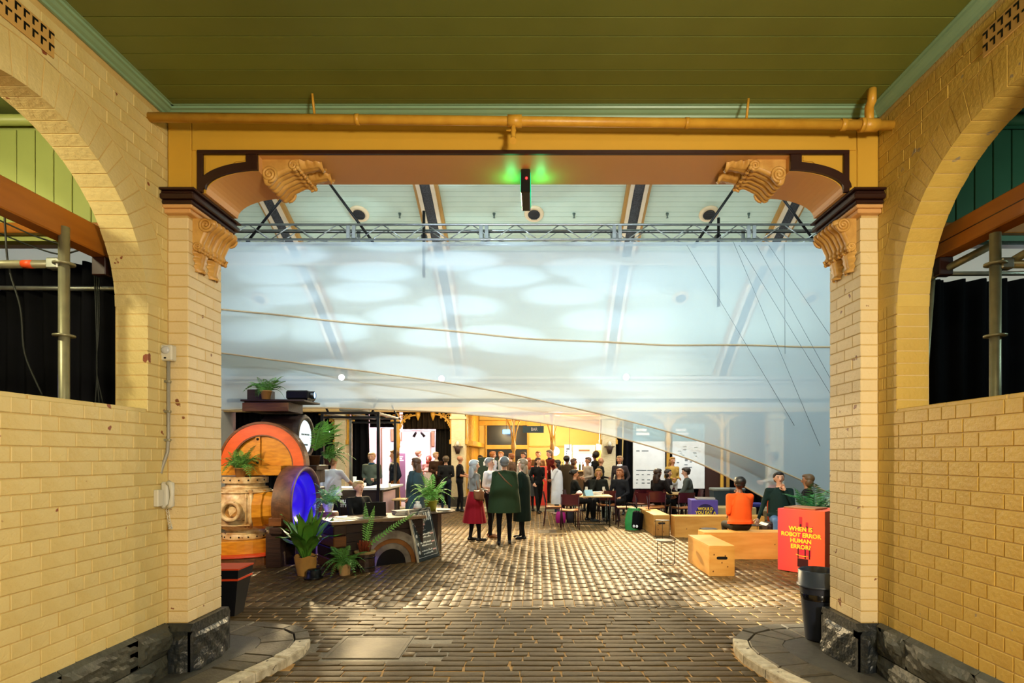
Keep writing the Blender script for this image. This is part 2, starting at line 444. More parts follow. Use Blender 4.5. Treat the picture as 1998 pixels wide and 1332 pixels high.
# ================================================================== side walls of the passage
def side_wall(sg, X0, name):
    """sg -1: left wall, +1: right wall; the visible face looks into the passage."""
    core = MB()
    PT = PAINT if sg < 0 else PAINT_R
    a, c = X0 + sg * 0.0045, X0 + sg * 0.228
    yb, ye = -3.0, 4.67
    core.box(a, c, yb, ye, 0, SILL - 0.004)
    core.box(a, c, yb, CYA - RA - 0.004, SILL - 0.004, ZC + 0.05)
    core.box(a, c, CYA + RA + 0.004, ye, SILL - 0.004, ZC + 0.05)
    n = 28
    for i in range(n):                                             # spandrels above the arch
        t0, t1 = PI * i / n, PI * (i + 1) / n
        R = RA + 0.004
        y0, z0, y1, z1 = CYA + R * math.cos(t0), SPR + R * math.sin(t0), CYA + R * math.cos(t1), SPR + R * math.sin(t1)
        core.prism([(y1, z1), (y0, z0), (y0, ZC + 0.05), (y1, ZC + 0.05)], 'x', a, c)
    w = struct(core.build(name, MORTAR))
    CH, gap = 0.086, 0.005
    z = 0.414
    ci = 0
    D = 0.05
    xc = X0 + sg * (D / 2 - 0.0)
    def put(y0, y1, z0, z1, thick=D):
        me = brick_mesh(thick, y1 - y0 - gap, z1 - z0 - gap, PT)
        o = link('brick', me, w, (X0 + sg * (thick / 2 - random.uniform(0, 0.0025)), (y0 + y1) / 2, (z0 + z1) / 2),
                 (random.uniform(-.003, .003), random.uniform(-.008, .008), random.uniform(-.006, .006)))
        return o
    def put_clip(y0, y1, z0, z1):
        R = RA + 0.232
        def ins(y, zz): return zz > SPR and math.hypot(y - CYA, zz - SPR) < R
        cs = [(y0, z0), (y1, z0), (y1, z1), (y0, z1)]
        k = sum(ins(*q) for q in cs)
        if k == 0: put(y0, y1, z0, z1); return
        if k == 4: return
        g = gap / 2
        pts = []
        rc = [(y0 + g, z0 + g), (y1 - g, z0 + g), (y1 - g, z1 - g), (y0 + g, z1 - g)]
        for e in range(4):
            p, q = rc[e], rc[(e + 1) % 4]
            for t in range(4):
                y = p[0] + (q[0] - p[0]) * t / 4; zz = p[1] + (q[1] - p[1]) * t / 4
                if ins(y, zz):
                    d = math.hypot(y - CYA, zz - SPR)
                    y, zz = CYA + (y - CYA) * R / d, SPR + (zz - SPR) * R / d
                    if not (y0 - .02 < y < y1 + .02 and z0 - .02 < zz < z1 + .02): continue
                pts.append((y, zz))
        if len(pts) < 4: return
        MB().prism(pts, 'x', X0 + sg * 0.002, X0 + sg * D).build('brick', PT, w)
    y_start = 2.30
    while z + CH < ZC - 0.02:
        z1 = z + CH
        L = 0.24 if ci % 3 != 2 else 0.12
        ys = []
        y = 4.22
        first = (0.12, 0.24, 0.06)[ci % 3]
        ys.append(y); y -= first
        while y > y_start:
            ys.append(y); y -= L * random.choice((1, 1, 1, 1.0, 0.5) if L > .2 else (1, 1, 2))
        for i in range(len(ys) - 1):
            y1, y0 = ys[i], ys[i + 1]
            if z1 <= SILL + 0.03:
                put(y0, y1, z, z1)
            elif z < SPR:
                if y1 <= CYA + RA + 0.12: continue
                put(max(y0, CYA + RA + 0.12), y1, z, z1)
            else:
                put_clip(y0, y1, z, z1)
        if z1 > SILL + 0.03 and z < SPR - 0.03:                    # jamb headers, through the wall
            put(CYA + RA, CYA + RA + 0.118, z, z1, 0.226)
        z = z1; ci += 1
    # arch ring: wedge bricks through the wall
    nv = 34
    st = PI / nv
    q = 0.0035
    mv = MB()
    prof = []
    for (r, e) in ((RA, q / RA), (RA + 0.225, q / RA)):
        prof.append((r, e))
    a0, a1 = q / RA, st - q / RA
    pts = [(RA * math.cos(a0), RA * math.sin(a0)), ((RA + .225) * math.cos(a0), (RA + .225) * math.sin(a0)),
           ((RA + .225) * math.cos(a1), (RA + .225) * math.sin(a1)), (RA * math.cos(a1), RA * math.sin(a1))]
    mv.prism(pts, 'x', 0, sg * 0.226)
    me = mv.mesh('voussoir', PT)
    for i in range(nv):
        if math.cos(st * i) * RA + CYA < 2.35: continue
        link('voussoir', me, w, (X0 + sg * random.uniform(0.0, 0.003), CYA, SPR), (st * i, 0, 0))
    return w
wall_l = side_wall(-1, XL, 'wall_left')
wall_r = side_wall(1, XR, 'wall_right')
# sill slabs under the arches
for sg, X0, w in ((-1, XL, wall_l), (1, XR, wall_r)):
    for k in range(4):
        y0 = CYA - RA + k * 0.47
        MB().box(X0 + sg * 0.003, X0 + sg * 0.226, y0 + .004, y0 + .466, SILL - 0.03, SILL, b=0.006).build('sill_brick', PAINT if sg < 0 else PAINT_R, w)

# rock-faced plinth
def rock_face(mb, fn, w, h, amp, nu, nv, seed, margin=0.025, mi=0):
    rg = random.Random(seed)
    blobs = [(rg.random(), rg.random(), rg.uniform(.08, .3), rg.uniform(.3, 1)) for _ in range(9)]
    def f(u, v):
        e = min(u * w, (1 - u) * w, v * h, (1 - v) * h)
        k = min(1.0, max(0.0, (e - margin) / 0.03))
        d = sum(a * math.exp(-(((u - x) * w / (r * w + .03)) ** 2 + ((v - y) * h / (r * h + .03)) ** 2)) for x, y, r, a in blobs) / 1.6
        d += 0.35 * math.sin(u * 23 + seed) * math.sin(v * 17 + seed * 2) * 0.5
        return fn(u, v, k * amp * max(0, d))
    mb.grid(f, nu, nv, mi, False)
for sg, X0, w in ((-1, XL, wall_l), (1, XR, wall_r)):
    y = 4.19
    i = 0
    for (z0, z1, off) in ((0.0, 0.205, 0.0), (0.205, 0.405, 0.3)):
        y = 4.19
        k = 0
        while y > 2.2:
            L = 0.62 if not (k == 0 and off) else 0.33
            mb = MB()
            xf = X0 - sg * 0.035
            rock_face(mb, lambda u, v, d: (xf - sg * d, (y - L * u) if sg < 0 else (y - L + L * u), z0 + .004 + (z1 - z0 - .008) * v), L, z1 - z0, 0.035, 16, 8, 11 + k + int(off * 10) + (50 if sg > 0 else 0), 0.01)
            mb.box(xf, X0 + sg * .1, y - L + .004, y - .004, z0 + .004, z1 - .004)
            if z1 > .4:
                mb.prism([(xf, z1 - .004), (X0 + sg * .01, z1 - .004), (X0 + sg * .01, z1 + .03)][::(1 if sg < 0 else -1)], 'y', y - L + .003, y - .003)
            mb.build('plinth_block', STONE, w)
            y -= L; k += 1

# ================================================================== archway: piers, imposts, beam, scrolls
def pier(sg, Xc, Xj, name):
    """brick pier between the passage wall plane Xc and the jamb face Xj (sg: direction from jamb into the pier)"""
    core = MB().box(Xc + sg * .25, Xj + sg * 0.0045, DY + 0.0045, DY + DT - .007, 0, 3.60)
    w = struct(core.build(name, MORTAR))
    CH, gap = 0.086, 0.005
    z, ci = 0.414, 0
    while z < 3.42:
        z1 = min(z + CH, 3.44)
        cuts = [0, .224, .45] if ci % 2 else [0, .112, .336, .45]
        for a, b in zip(cuts[:-1], cuts[1:]):
            wd = abs(Xc - Xj)
            me = brick_mesh(wd, b - a - gap, z1 - z - gap, PAINT2)
            link('brick', me, w, ((Xc + Xj) / 2 + random.uniform(-.0018, .0018), DY + (a + b) / 2, (z + z1) / 2), (0, random.uniform(-.004, .004), random.uniform(-.007, .007)))
        z = z1; ci += 1
    # rock-faced plinth block
    mb = MB()
    xf, yf, zt = Xj - sg * 0.045, DY - 0.045, 0.414
    xb = Xc + sg * 0.01
    dirn = -sg
    mb.box(xb, xf, yf, DY + DT + .045, 0, 0.365)
    mb.prism([(yf - .002, .365), (DY + DT + .047, .365), (DY + DT + .02, zt), (yf + .03, zt)], 'x', min(xb, xf + sg * -.002), max(xb, xf + sg * -.002))
    if sg < 0:
        rock_face(mb, lambda u, v, d: (xb + (xf - xb) * u, yf - d, .36 * v), abs(xf - xb), .36, .03, 10, 14, 3)
        rock_face(mb, lambda u, v, d: (xf + d, yf + (DT + .09) * u, .36 * v), DT + .09, .36, .04, 18, 14, 5)
    else:
        rock_face(mb, lambda u, v, d: (xf + (xb - xf) * u, yf - d, .36 * v), abs(xf - xb), .36, .03, 10, 14, 8)
        rock_face(mb, lambda u, v, d: (xf - d, yf + (DT + .09) * (1 - u), .36 * v), DT + .09, .36, .04, 18, 14, 9)
    mb.build('plinth_block', STONE2, w)
    # impost mouldings, wrapping front and jamb
    for i, (z0, z1, pr) in enumerate(((3.437, 3.468, .045), (3.468, 3.494, .065))):
        MB().box(Xc + sg * .0, Xj - sg * pr, DY - pr, DY + DT + pr, z0, z1, b=0.005).build('impost_band', PEACH, w)
    for i, (z0, z1, pr) in enumerate(((3.494, 3.522, .075), (3.522, 3.560, .10), (3.560, 3.582, .085), (3.582, 3.600, .11))):
        MB().box(Xc - sg * .0, Xj - sg * pr, DY - pr, DY + DT + pr, z0, z1, b=0.007).build('impost_moulding', DKBROWN, w)
    return w
pier_l = pier(-1, XL, JL, 'wall_pier_left')
pier_r = pier(1, XR, JR, 'wall_pier_right')

ASL, AEL = -2.456, -2.065          # spandrel arc start / end, left
ASR, AER = 2.27, 1.87
Z0A, Z1A, ZS = 3.60, 3.764, 3.88   # arc foot, arc head, soffit
def arc(xs, xe, n=12):
    out = []
    for i in range(n + 1):
        t = PI / 2 * i / n
        out.append((xe + (xs - xe) * math.cos(t), Z0A + (Z1A - Z0A) * math.sin(t)))
    return out
outl = [(XL, Z0A)] + arc(ASL, AEL) + [(AEL, ZS), (AER, ZS)] + arc(ASR, AER)[::-1] + [(XR, Z0A), (XR, ZC + .02), (XL, ZC + .02)]
bm_ = MB()
n = len(outl)
V = [(x, DY, z) for x, z in outl] + [(x, DY + DT, z) for x, z in outl]
bm_.add(V, [tuple(range(n))], 0)
bm_.add(V, [tuple(range(2 * n - 1, n - 1, -1))], 0)
bm_.add(V, [(i, n + i, n + (i + 1) % n, (i + 1) % n) for i in range(n)], 1)
beam = struct(bm_.build('wall_archway', [MUSTARD, PEACH]))
# fascia boards on the front of the beam
MB().box(XL + .01, -2.56, DY - .012, DY, 3.61, 4.15, b=.003).build('fascia_board', MUSTARD, beam)
MB().box(2.37, XR - .01, DY - .012, DY, 3.61, 4.15, b=.003).build('fascia_board', MUSTARD, beam)
MB().box(-2.555, 2.365, DY - .010, DY, 3.915, 4.15, b=.003).build('fascia_board', MUSTARD, beam)
def strip(pts, wd, y, th, name, mat, parent):
    """a flat moulding that follows a line in the XZ plane, wd wide, th deep in front of y"""
    pts = [Vector((p[0], p[1])) for p in pts]
    L_, R_ = [], []
    for i, p in enumerate(pts):
        t = (pts[min(i + 1, len(pts) - 1)] - pts[max(i - 1, 0)]).normalized()
        nn = Vector((-t.y, t.x))
        L_.append(p + nn * wd / 2); R_.append(p - nn * wd / 2)
    mb = MB()
    for i in range(len(pts) - 1):
        mb.prism([(R_[i].x, R_[i].y), (R_[i + 1].x, R_[i + 1].y), (L_[i + 1].x, L_[i + 1].y), (L_[i].x, L_[i].y)], 'y', y - th, y)
    return mb.build(name, mat, parent)
MB().box(-2.51, 2.305, DY - .028, DY, ZS - .0, ZS + .030, b=.004).build('brown_moulding', DKBROWN, beam)
for (xa, xs, xe, sd) in ((-2.49, ASL, AEL, 1), (2.285, ASR, AER, -1)):
    a_ = arc(xs, xe)
    off = [(p[0] + sd * -0.022 * math.cos(PI / 2 * i / 12), p[1] + 0.03) for i, p in enumerate(a_)]
    strip(off, 0.058, DY, .026, 'arch_moulding', DKBROWN, beam)
    MB().box(xa - .021, xa + .021, DY - .025, DY, Z0A, ZS + .03, b=.004).build('brown_moulding', DKBROWN, beam)
    MB().box(xe - sd * .085, xe + sd * .0, DY - .024, DY, Z1A - .0, ZS + .0, b=.004).build('brown_moulding', DKBROWN, beam)
    xa2, xb2 = xa + sd * .035, xe - sd * .1
    MB().prism([(xa2, 3.67), (xa2 + sd * .10, 3.745), (xb2 - sd * .07, 3.83), (xb2, 3.838), (xb2, ZS - .012), (xa2, ZS - .012)][::sd], 'y', DY - .009, DY).build('spandrel_panel', MUSTARD, beam)

# carved scroll brackets
PEACHC = M('carved_peach', '#d8aa5c', 0.42, col2='#b8843c', scale=9, mix=0.8, bump=0.2, bscale=60)
def scroll(parent, O, nrm, dn, wd, W, S, tail):
    """console: O top-centre on its wall, nrm out of the wall, dn along the wall, wd across. W width, S size."""
    O, nrm, dn, wd = Vector(O), Vector(nrm), Vector(dn), Vector(wd)
    def at(a, b, c): return O + nrm * a + dn * b + wd * c
    prof = []
    for i in range(25):                                            # S-curve of the front
        t = i / 24
        a = S * (0.62 * (1 - t) ** 0.8 + 0.10 + 0.20 * math.exp(-((t - 0.16) / 0.15) ** 2) + 0.13 * math.exp(-((t - 0.9) / 0.10) ** 2))
        prof.append((a * (1.0 if t > .03 else .8), S * 1.28 * t))
    mb = MB()
    nfl = 6
    def f(u, v):
        k = v * 24; i = min(23, int(k)); fr = k - i
        a = prof[i][0] * (1 - fr) + prof[i + 1][0] * fr; b = prof[i][1] * (1 - fr) + prof[i + 1][1] * fr
        c = (u - .5) * W
        side = abs(u - .5) * 2
        groove = 0.08 * S * abs(math.sin(u * PI * nfl)) ** .6
        if 0.44 < u < 0.56: groove -= 0.06 * S * (1 - abs(u - .5) / .06)
        e = 1 - max(0, (side - .93) / .07) * 0.12
        return at((a + groove - .03 * S) * e, b, c)
    mb.grid(f, 60, 24)
    for c in (-W / 2, W / 2):                                      # side cheeks
        pts = [at(0, 0, c)] + [at(p[0] * .87, p[1], c) for p in prof] + [at(0, prof[-1][1], c)]
        mb.add([tuple(p) for p in pts], [tuple(range(len(pts)))])
    o = mb.build('scroll_bracket', PEACHC, parent)
    for sgn in (-1, 1):                                            # spirals on the cheeks
        c = sgn * W / 2
        for (ca, cb, r0, nt) in ((S * .52, S * .24, S * .27, 2.4), (S * .20, S * 1.10, S * .17, 2.0)):
            pts = []
            for i in range(int(nt * 14)):
                an = 2 * PI * i / 14
                rr = r0 * (1 - i / (nt * 14)) + .012 * S
                pts.append(at(ca + rr * math.cos(an), cb + rr * math.sin(an), c))
            MB().tube(pts, S * .055, 6).build('volute', PEACHC, o)
    mb = MB()
    for i in range(11):                                            # bead roll
        c = (i / 10 - .5) * W * 1.02
        p = at(S * .30, S * 1.27, c)
        mb.ball(p, S * (.085 if i % 2 == 0 else .06), 8, 6)
    mb.build('bead_roll', PEACHC, o)
    for sgn in (-1, 1):                                            # acanthus tails
        mb = MB()
        def g(u, v, sgn=sgn):
            w_ = W * .24 * (1 - .35 * v) * (1 + .16 * math.sin(v * 19))
            a = S * (.30 - .18 * v + .16 * math.exp(-((v - .93) / .08) ** 2)) * math.sin(PI * min(1, max(0, u))) ** .5 + .012 * S * math.cos(u * 25)
            return at(max(0, a), S * 1.27 + tail * v, sgn * W * .26 + (u - .5) * 2 * w_)
        mb.grid(g, 14, 16)
        mb.build('acanthus_leaf', PEACHC, o)
    return o
scroll(pier_l, (JL, 4.445, 3.437), (1, 0, 0), (0, 0, -1), (0, 1, 0), 0.34, 0.19, 0.15)
scroll(pier_r, (JR, 4.445, 3.437), (-1, 0, 0), (0, 0, -1), (0, 1, 0), 0.34, 0.19, 0.15)
scroll(beam, (AEL + .0, 4.445, ZS), (0, 0, -1), (1, 0, 0), (0, 1, 0), 0.34, 0.21, 0.17)
scroll(beam, (AER - .0, 4.445, ZS), (0, 0, -1), (-1, 0, 0), (0, 1, 0), 0.34, 0.21, 0.17)

# ================================================================== passage ceiling
ceil = struct(MB().box(XL - .2, XR + .2, -3, DY + .02, ZC + .012, ZC + .06).build('ceiling', GREENC))
for k in range(13):
    y1 = DY - .01 - k * 0.1515
    MB().box(XL, XR, y1 - .1460, y1, ZC, ZC + .02, b=.0015).build('ceiling_board', GREENC, ceil)
MB().box(XL, XR, -3, DY - .01 - 13 * .1515, ZC, ZC + .02).build('ceiling_board', GREENC, ceil)
def cornice(pts, name):
    """pts: two plan points; profile steps off the wall on the left-hand side"""
    (x0, y0), (x1, y1) = pts
    d = Vector((x1 - x0, y1 - y0)); L_ = d.length; d.normalize(); nn = Vector((-d.y, d.x))
    prof = [(0, -.048), (.018, -.048), (.024, -.036), (.045, -.030), (.062, -.018), (.080, -.016), (.085, -.004), (.102, -.004), (.102, .0), (0, .0)]
    mb = MB()
    V = []
    for q in (0, L_):
        for (a, z) in prof:
            p = Vector((x0, y0)) + d * q + nn * a
            V.append((p.x, p.y, ZC + z))
    k = len(prof)
    mb.add(V, [(i, (i + 1) % k, k + (i + 1) % k, k + i) for i in range(k)])
    return struct(mb.build(name, GREENM))
cornice([(XL, DY), (XL, -3)], 'trim_1')
cornice([(XR, -3), (XR, DY)], 'trim_2')
cornice([(XR, DY), (XL, DY)], 'trim_3')

# ================================================================== paving
floor = struct(MB().box(-13, 13, -3, 26, -.12, -.0075).build('floor', GROUT))
KL = [(-2.2, 1.5), (-2.13, 3.89), (-2.06, 4.165), (-1.965, 4.47), (-1.93, 4.70), (-1.97, 4.95), (-2.08, 5.17), (-2.275, 5.34), (-2.7, 5.46), (-3.4, 5.52), (-5.2, 5.55)]
KR = [(1.95, 1.5), (1.83, 3.89), (1.70, 4.25), (1.645, 4.55), (1.65, 4.75), (1.70, 4.95), (1.86, 5.18), (2.08, 5.31), (2.285, 5.375), (2.75, 5.42), (3.5, 5.45), (5.2, 5.46)]
def resample(pts, step):
    out = [Vector(pts[0])]
    acc = 0
    for a, b in zip(pts[:-1], pts[1:]):
        a, b = Vector(a), Vector(b); L_ = (b - a).length; t = step - acc
        while t <= L_:
            out.append(a + (b - a) * t / L_); t += step
        acc = L_ - (t - step)
    return out
def kerbx(pts, y):
    for a, b in zip(pts[:-1], pts[1:]):
        if a[1] <= y <= b[1] and b[1] > a[1]:
            return a[0] + (b[0] - a[0]) * (y - a[1]) / (b[1] - a[1])
    return None
ZP = 0.07
for pts, sd, nm in ((KL, -1, 'pavement_left'), (KR, 1, 'pavement_right')):
    inner = []
    P2 = [Vector(p) for p in pts]
    def off(w):
        out = []
        for i, p in enumerate(P2):
            t = (P2[min(i + 1, len(P2) - 1)] - P2[max(i - 1, 0)]).normalized()
            nn = Vector((-t.y, t.x)) * (-sd)
            out.append(p + nn * w)
        return out
    pave_poly = [(p.x, p.y) for p in off(0.40)] + ([(-5.2, 1.5)] if sd < 0 else [(5.2, 1.5)])
    if sd > 0: pass
    area = sum(pave_poly[i][0] * pave_poly[(i + 1) % len(pave_poly)][1] - pave_poly[(i + 1) % len(pave_poly)][0] * pave_poly[i][1] for i in range(len(pave_poly)))
    if area < 0: pave_poly = pave_poly[::-1]
    pv = struct(MB().prism(pave_poly, 'z', -.02, ZP - .004).build('floor_' + nm, ASPH))
    for w0, w1, step, mat, nm2, dz in ((0.0, 0.125, 0.36, KERBW, 'kerb_stone', 0.0), (0.125, 0.41, 0.21, KERBS, 'border_slab', -.003)):
        outer, innr = off(w0), off(w1)
        so = []
        # sample both lines at equal parameters
        def lin_at(poly, i, f): return poly[i] + (poly[i + 1] - poly[i]) * f
        segs = []
        for i in range(len(P2) - 1):
            L_ = (P2[i + 1] - P2[i]).length
            k = max(1, round(L_ / step))
            for j in range(k): segs.append((i, j / k, (j + 1) / k))
        for (i, f0, f1) in segs:
            a, b = lin_at(outer, i, f0), lin_at(outer, i, f1)
            c, d = lin_at(innr, i, f1), lin_at(innr, i, f0)
            if a.y < 3.3: continue
            cen = (a + b + c + d) / 4
            q = [cen + (p - cen) * (0.965 if nm2 == 'kerb_stone' else .955) for p in (a, b, c, d)]
            ar = (q[1] - q[0]).cross(q[2] - q[0])
            if ar < 0: q = q[::-1]
            zt = ZP + dz + random.uniform(-.004, .006)
            mb = MB()
            qb = [cen + (p - cen) * .93 for p in q]
            V = [(p.x, p.y, -.03) for p in q] + [(p.x, p.y, zt - .012) for p in q] + [(p.x, p.y, zt + random.uniform(-.003, .003)) for p in qb]
            F = [(8, 9, 10, 11)] + [(s_ + i2, s_ + (i2 + 1) % 4, s_ + 4 + (i2 + 1) % 4, s_ + 4 + i2) for s_ in (0, 4) for i2 in range(4)]
            mb.add(V, F)
            white = (cen.y < 4.95)
            mb.build(nm2, KERBW if (nm2 == 'kerb_stone' and white) else KERBS, pv)
# cast cover in the roadway
COV = (-1.73, -1.16, 4.68, 5.20)
cv = tag(MB().box(COV[0], COV[1], COV[2], COV[3], -.014, -.002, b=.002).build('service_cover', PLATE), 'flat rectangular concrete service cover set in the foreground cobbles', 'cover')
for (a, b, c, d) in ((COV[0] - .03, COV[0], COV[2] - .03, COV[3] + .03), (COV[1], COV[1] + .03, COV[2] - .03, COV[3] + .03), (COV[0], COV[1], COV[2] - .03, COV[2]), (COV[0], COV[1], COV[3], COV[3] + .03)):
    MB().box(a, b, c, d, -.015, .001, b=.002).build('cover_rim', PLATE, cv)
MB().box(COV[0] - .45, COV[1] + .45, COV[2] - .13, COV[3] + .13, -.03, -.005).build('cover_surround', KERBS, floor)
GR = (0.02, 0.42, 12.25, 12.75)
MB().box(GR[0] - .2, GR[1] + .2, GR[2] - .27, GR[3] + .27, -.03, -.003).build('drain_surround', SETT, floor)
tag(MB().box(GR[0], GR[1], GR[2], GR[3], -.002, .002, b=.001).build('drain_cover', M('dark_drain', '#2c261c', .5)), 'small dark square drain cover in the paving before the cafe tables', 'cover')

# setts: one by one
rs = random.Random(3)
_sv = []
def sett_variant(k, mat):
    r = random.Random(100 + k)
    mb = MB()
    j = [(sx + r.uniform(-.03, .03), sy + r.uniform(-.05, .05)) for sx, sy in ((-.5, -.5), (.5, -.5), (.5, .5), (-.5, .5))]
    V = [(x, y, -1.6) for x, y in j] + [(x * .985, y * .97, -.35) for x, y in j] + [(x * .93, y * .86, 0 + r.uniform(-.15, .1)) for x, y in j] + [(0, 0, .12)]
    F = [(s_ + i2, s_ + (i2 + 1) % 4, s_ + 4 + (i2 + 1) % 4, s_ + 4 + i2) for s_ in (0, 4) for i2 in range(4)] + [(8, 9, 12), (9, 10, 12), (10, 11, 12), (11, 8, 12)]
    mb.add(V, F, 0, True)
    return mb
variants = [sett_variant(k, SETT) for k in range(10)]
vmesh = [v.mesh('sett', SETT) for v in variants]
setts = []
def blocked(x0, x1, y0, y1):
    if x1 > COV[0] - .04 and x0 < COV[1] + .04 and y1 > COV[2] - .04 and y0 < COV[3] + .04: return True
    if x1 > GR[0] - .02 and x0 < GR[1] + .02 and y1 > GR[2] - .02 and y0 < GR[3] + .02: return True
    return False
def clear_of_kerb(x0, x1, y):
    if y < 5.60:
        a = kerbx(KL, y); b = kerbx(KR, y)
        a = -99 if a is None else a
        b = 99 if b is None else b
        if y > 5.40: a, b = (-2.5 if y < 5.56 else -99), (2.4 if y < 5.48 else 99)
        return max(x0, a + .01), min(x1, b - .01)
    return x0, x1
y = 3.3
YB = 6.21
while y < YB - .05:
    d = rs.uniform(.10, .122)
    x = -4.6 + rs.uniform(0, .3)
    while x < 4.6:
        L_ = rs.uniform(.22, .42)
        a, b = clear_of_kerb(x, x + L_, y + d / 2)
        if b - a > .07:
            if not blocked(a, b, y, y + d):
                setts.append((a, b, y, y + d))
            elif blocked(a, b, y, y + d):
                if a < COV[0] - .12 and b > COV[0]: setts.append((a, COV[0] - .035, y, y + d))
                if b > COV[1] + .12 and a < COV[1]: setts.append((COV[1] + .035, b, y, y + d))
        x += L_
    y += d
x = -8.2
while x < 8.2:
    wd = rs.uniform(.105, .128)
    y = YB + rs.uniform(0, .03)
    y += rs.uniform(0, .12)
    setts.append((x, x + wd, YB, y)) if y - YB > .06 else None
    while y < 17.0:
        L_ = rs.uniform(.19, .28)
        if y < 11.5 < y + L_: L_ = 11.5 - y + 1e-4
        if L_ > .04 and not blocked(x, x + wd, y, y + L_): setts.append((x, x + wd, y, y + L_))
        y += L_
    x += wd
def inview(s):
    cx, cy_ = (s[0] + s[1]) / 2, (s[2] + s[3]) / 2
    px, py = HX + cx / cy_ * FPX, HY + EYE / cy_ * FPX
    return 425 < px < 1625 and py < 1336
def size(s):
    cy_ = (s[2] + s[3]) / 2
    return (s[1] - s[0]) * (s[3] - s[2]) / cy_ ** 3
vis = sorted([s for s in setts if inview(s)], key=size, reverse=True)
near = set(vis[:300])
far = MB()
for s in setts:
    cx, cy_ = (s[0] + s[1]) / 2, (s[2] + s[3]) / 2
    lx, ly = s[1] - s[0] - .012, s[3] - s[2] - (.012 if s[3] < YB + .01 else .017)
    h = .014
    dz = rs.uniform(-.001, .004)
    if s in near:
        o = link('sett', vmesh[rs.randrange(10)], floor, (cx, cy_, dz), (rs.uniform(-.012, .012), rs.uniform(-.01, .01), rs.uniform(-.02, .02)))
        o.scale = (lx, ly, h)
    else:
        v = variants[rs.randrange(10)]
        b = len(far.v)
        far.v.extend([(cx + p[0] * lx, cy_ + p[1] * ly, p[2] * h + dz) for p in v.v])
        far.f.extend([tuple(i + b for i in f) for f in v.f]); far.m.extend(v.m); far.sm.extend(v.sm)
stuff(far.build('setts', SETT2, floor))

# ================================================================== hall shell
VP_ = [(17.45, 4.05), (17.0, 4.45), (16.1, 5.15), (15.0, 5.93), (13.8, 6.60), (12.1, 7.38), (10.5, 7.95), (8.0, 8.5), (4.6, 8.7)]
_cum = [0]
for a, b in zip(VP_[:-1], VP_[1:]): _cum.append(_cum[-1] + math.dist(a, b))
def vault(s):
    """point and outward normal (into the room) at arc length s"""
    s = min(max(s, 0), _cum[-1] - 1e-4)
    y = float(np.interp(s, _cum, [p[0] for p in VP_])); z = float(np.interp(s, _cum, [p[1] for p in VP_]))
    s2 = min(s + .4, _cum[-1]); s1 = max(s - .4, 0)
    dy = float(np.interp(s2, _cum, [p[0] for p in VP_]) - np.interp(s1, _cum, [p[0] for p in VP_]))
    dz = float(np.interp(s2, _cum, [p[1] for p in VP_]) - np.interp(s1, _cum, [p[1] for p in VP_]))
    l = math.hypot(dy, dz)
    return y, z, dz / l * -1, dy / l          # normal = rotate tangent
def vault_py(py):
    best = min((abs(HY - (vault(s)[1] - EYE) / vault(s)[0] * FPX - py), s) for s in np.linspace(0, _cum[-1], 600))
    return best[1]
VGREEN = M('pale_green_boards', '#c9d9c4', 0.5, col2='#bccdb8', scale=2, rand=0.03)
VGAP = M('board_shadow_gap', '#5c6a5c', 0.8)
hv = MB()
for k in range(60):
    a, b = vault(_cum[-1] * k / 60), vault(_cum[-1] * (k + 1) / 60)
    hv.add([(-9.5, a[0] - a[2] * .03, a[1] - a[3] * .03), (9.5, a[0] - a[2] * .03, a[1] - a[3] * .03), (9.5, b[0] - b[2] * .03, b[1] - b[3] * .03), (-9.5, b[0] - b[2] * .03, b[1] - b[3] * .03)], [(0, 1, 2, 3)])
hvault = struct(hv.build('ceiling_hall', VGAP))
bw = 0.135
s = 0.0
while s < 11.4:
    a, b = vault(s + .007), vault(s + bw)
    MB().add([(-9.5, a[0], a[1]), (9.5, a[0], a[1]), (9.5, b[0], b[1]), (-9.5, b[0], b[1]),
              (-9.5, a[0] - a[2] * .02, a[1] - a[3] * .02), (9.5, a[0] - a[2] * .02, a[1] - a[3] * .02), (9.5, b[0] - b[2] * .02, b[1] - b[3] * .02), (-9.5, b[0] - b[2] * .02, b[1] - b[3] * .02)],
             [(0, 1, 2, 3), (0, 4, 5, 1), (3, 2, 6, 7)]).build('ceiling_board', VGREEN, hvault)
    s += bw
MB().box(-9.5, 9.5, 4.62, 4.7, 8.6, 8.9).build('ceiling_edge', VGREEN, hvault)
# ribs
RIBC = M('rib_cream', '#e3cfae', 0.5); RIBO = M('rib_ochre', '#b98a44', 0.5); RIBK = M('rib_black_fretwork', '#15161a', 0.6, col2='#3a3c40', scale=38, mix=1.0, detail=2)
def rib(X, wscale=1.0):
    root = None
    for (x0, x1, d, mat, nm) in ((-.26, -.19, .10, RIBO, 'rib_edge'), (-.19, -.11, .16, RIBC, 'rib_side'), (-.11, .11, .13, RIBK, 'rib_fretwork'), (.11, .19, .16, RIBC, 'rib_side'), (.19, .26, .10, RIBO, 'rib_edge')):
        mb = MB()
        N_ = 40
        for k in range(N_):
            q = []
            for ss in (_cum[-1] * k / N_, _cum[-1] * (k + 1) / N_):
                v = vault(ss); q.append(v)
            a, b = q
            mb.add([(X + x0, a[0], a[1]), (X + x1, a[0], a[1]), (X + x1, b[0], b[1]), (X + x0, b[0], b[1]),
                    (X + x0, a[0] + a[2] * d, a[1] + a[3] * d), (X + x1, a[0] + a[2] * d, a[1] + a[3] * d), (X + x1, b[0] + b[2] * d, b[1] + b[3] * d), (X + x0, b[0] + b[2] * d, b[1] + b[3] * d)],
                   [(4, 5, 6, 7), (0, 4, 7, 3), (1, 2, 6, 5)])
        o = mb.build(nm, mat, hvault)
for X in (-5.8, -2.35, 2.15, 5.6):
    rib(X)
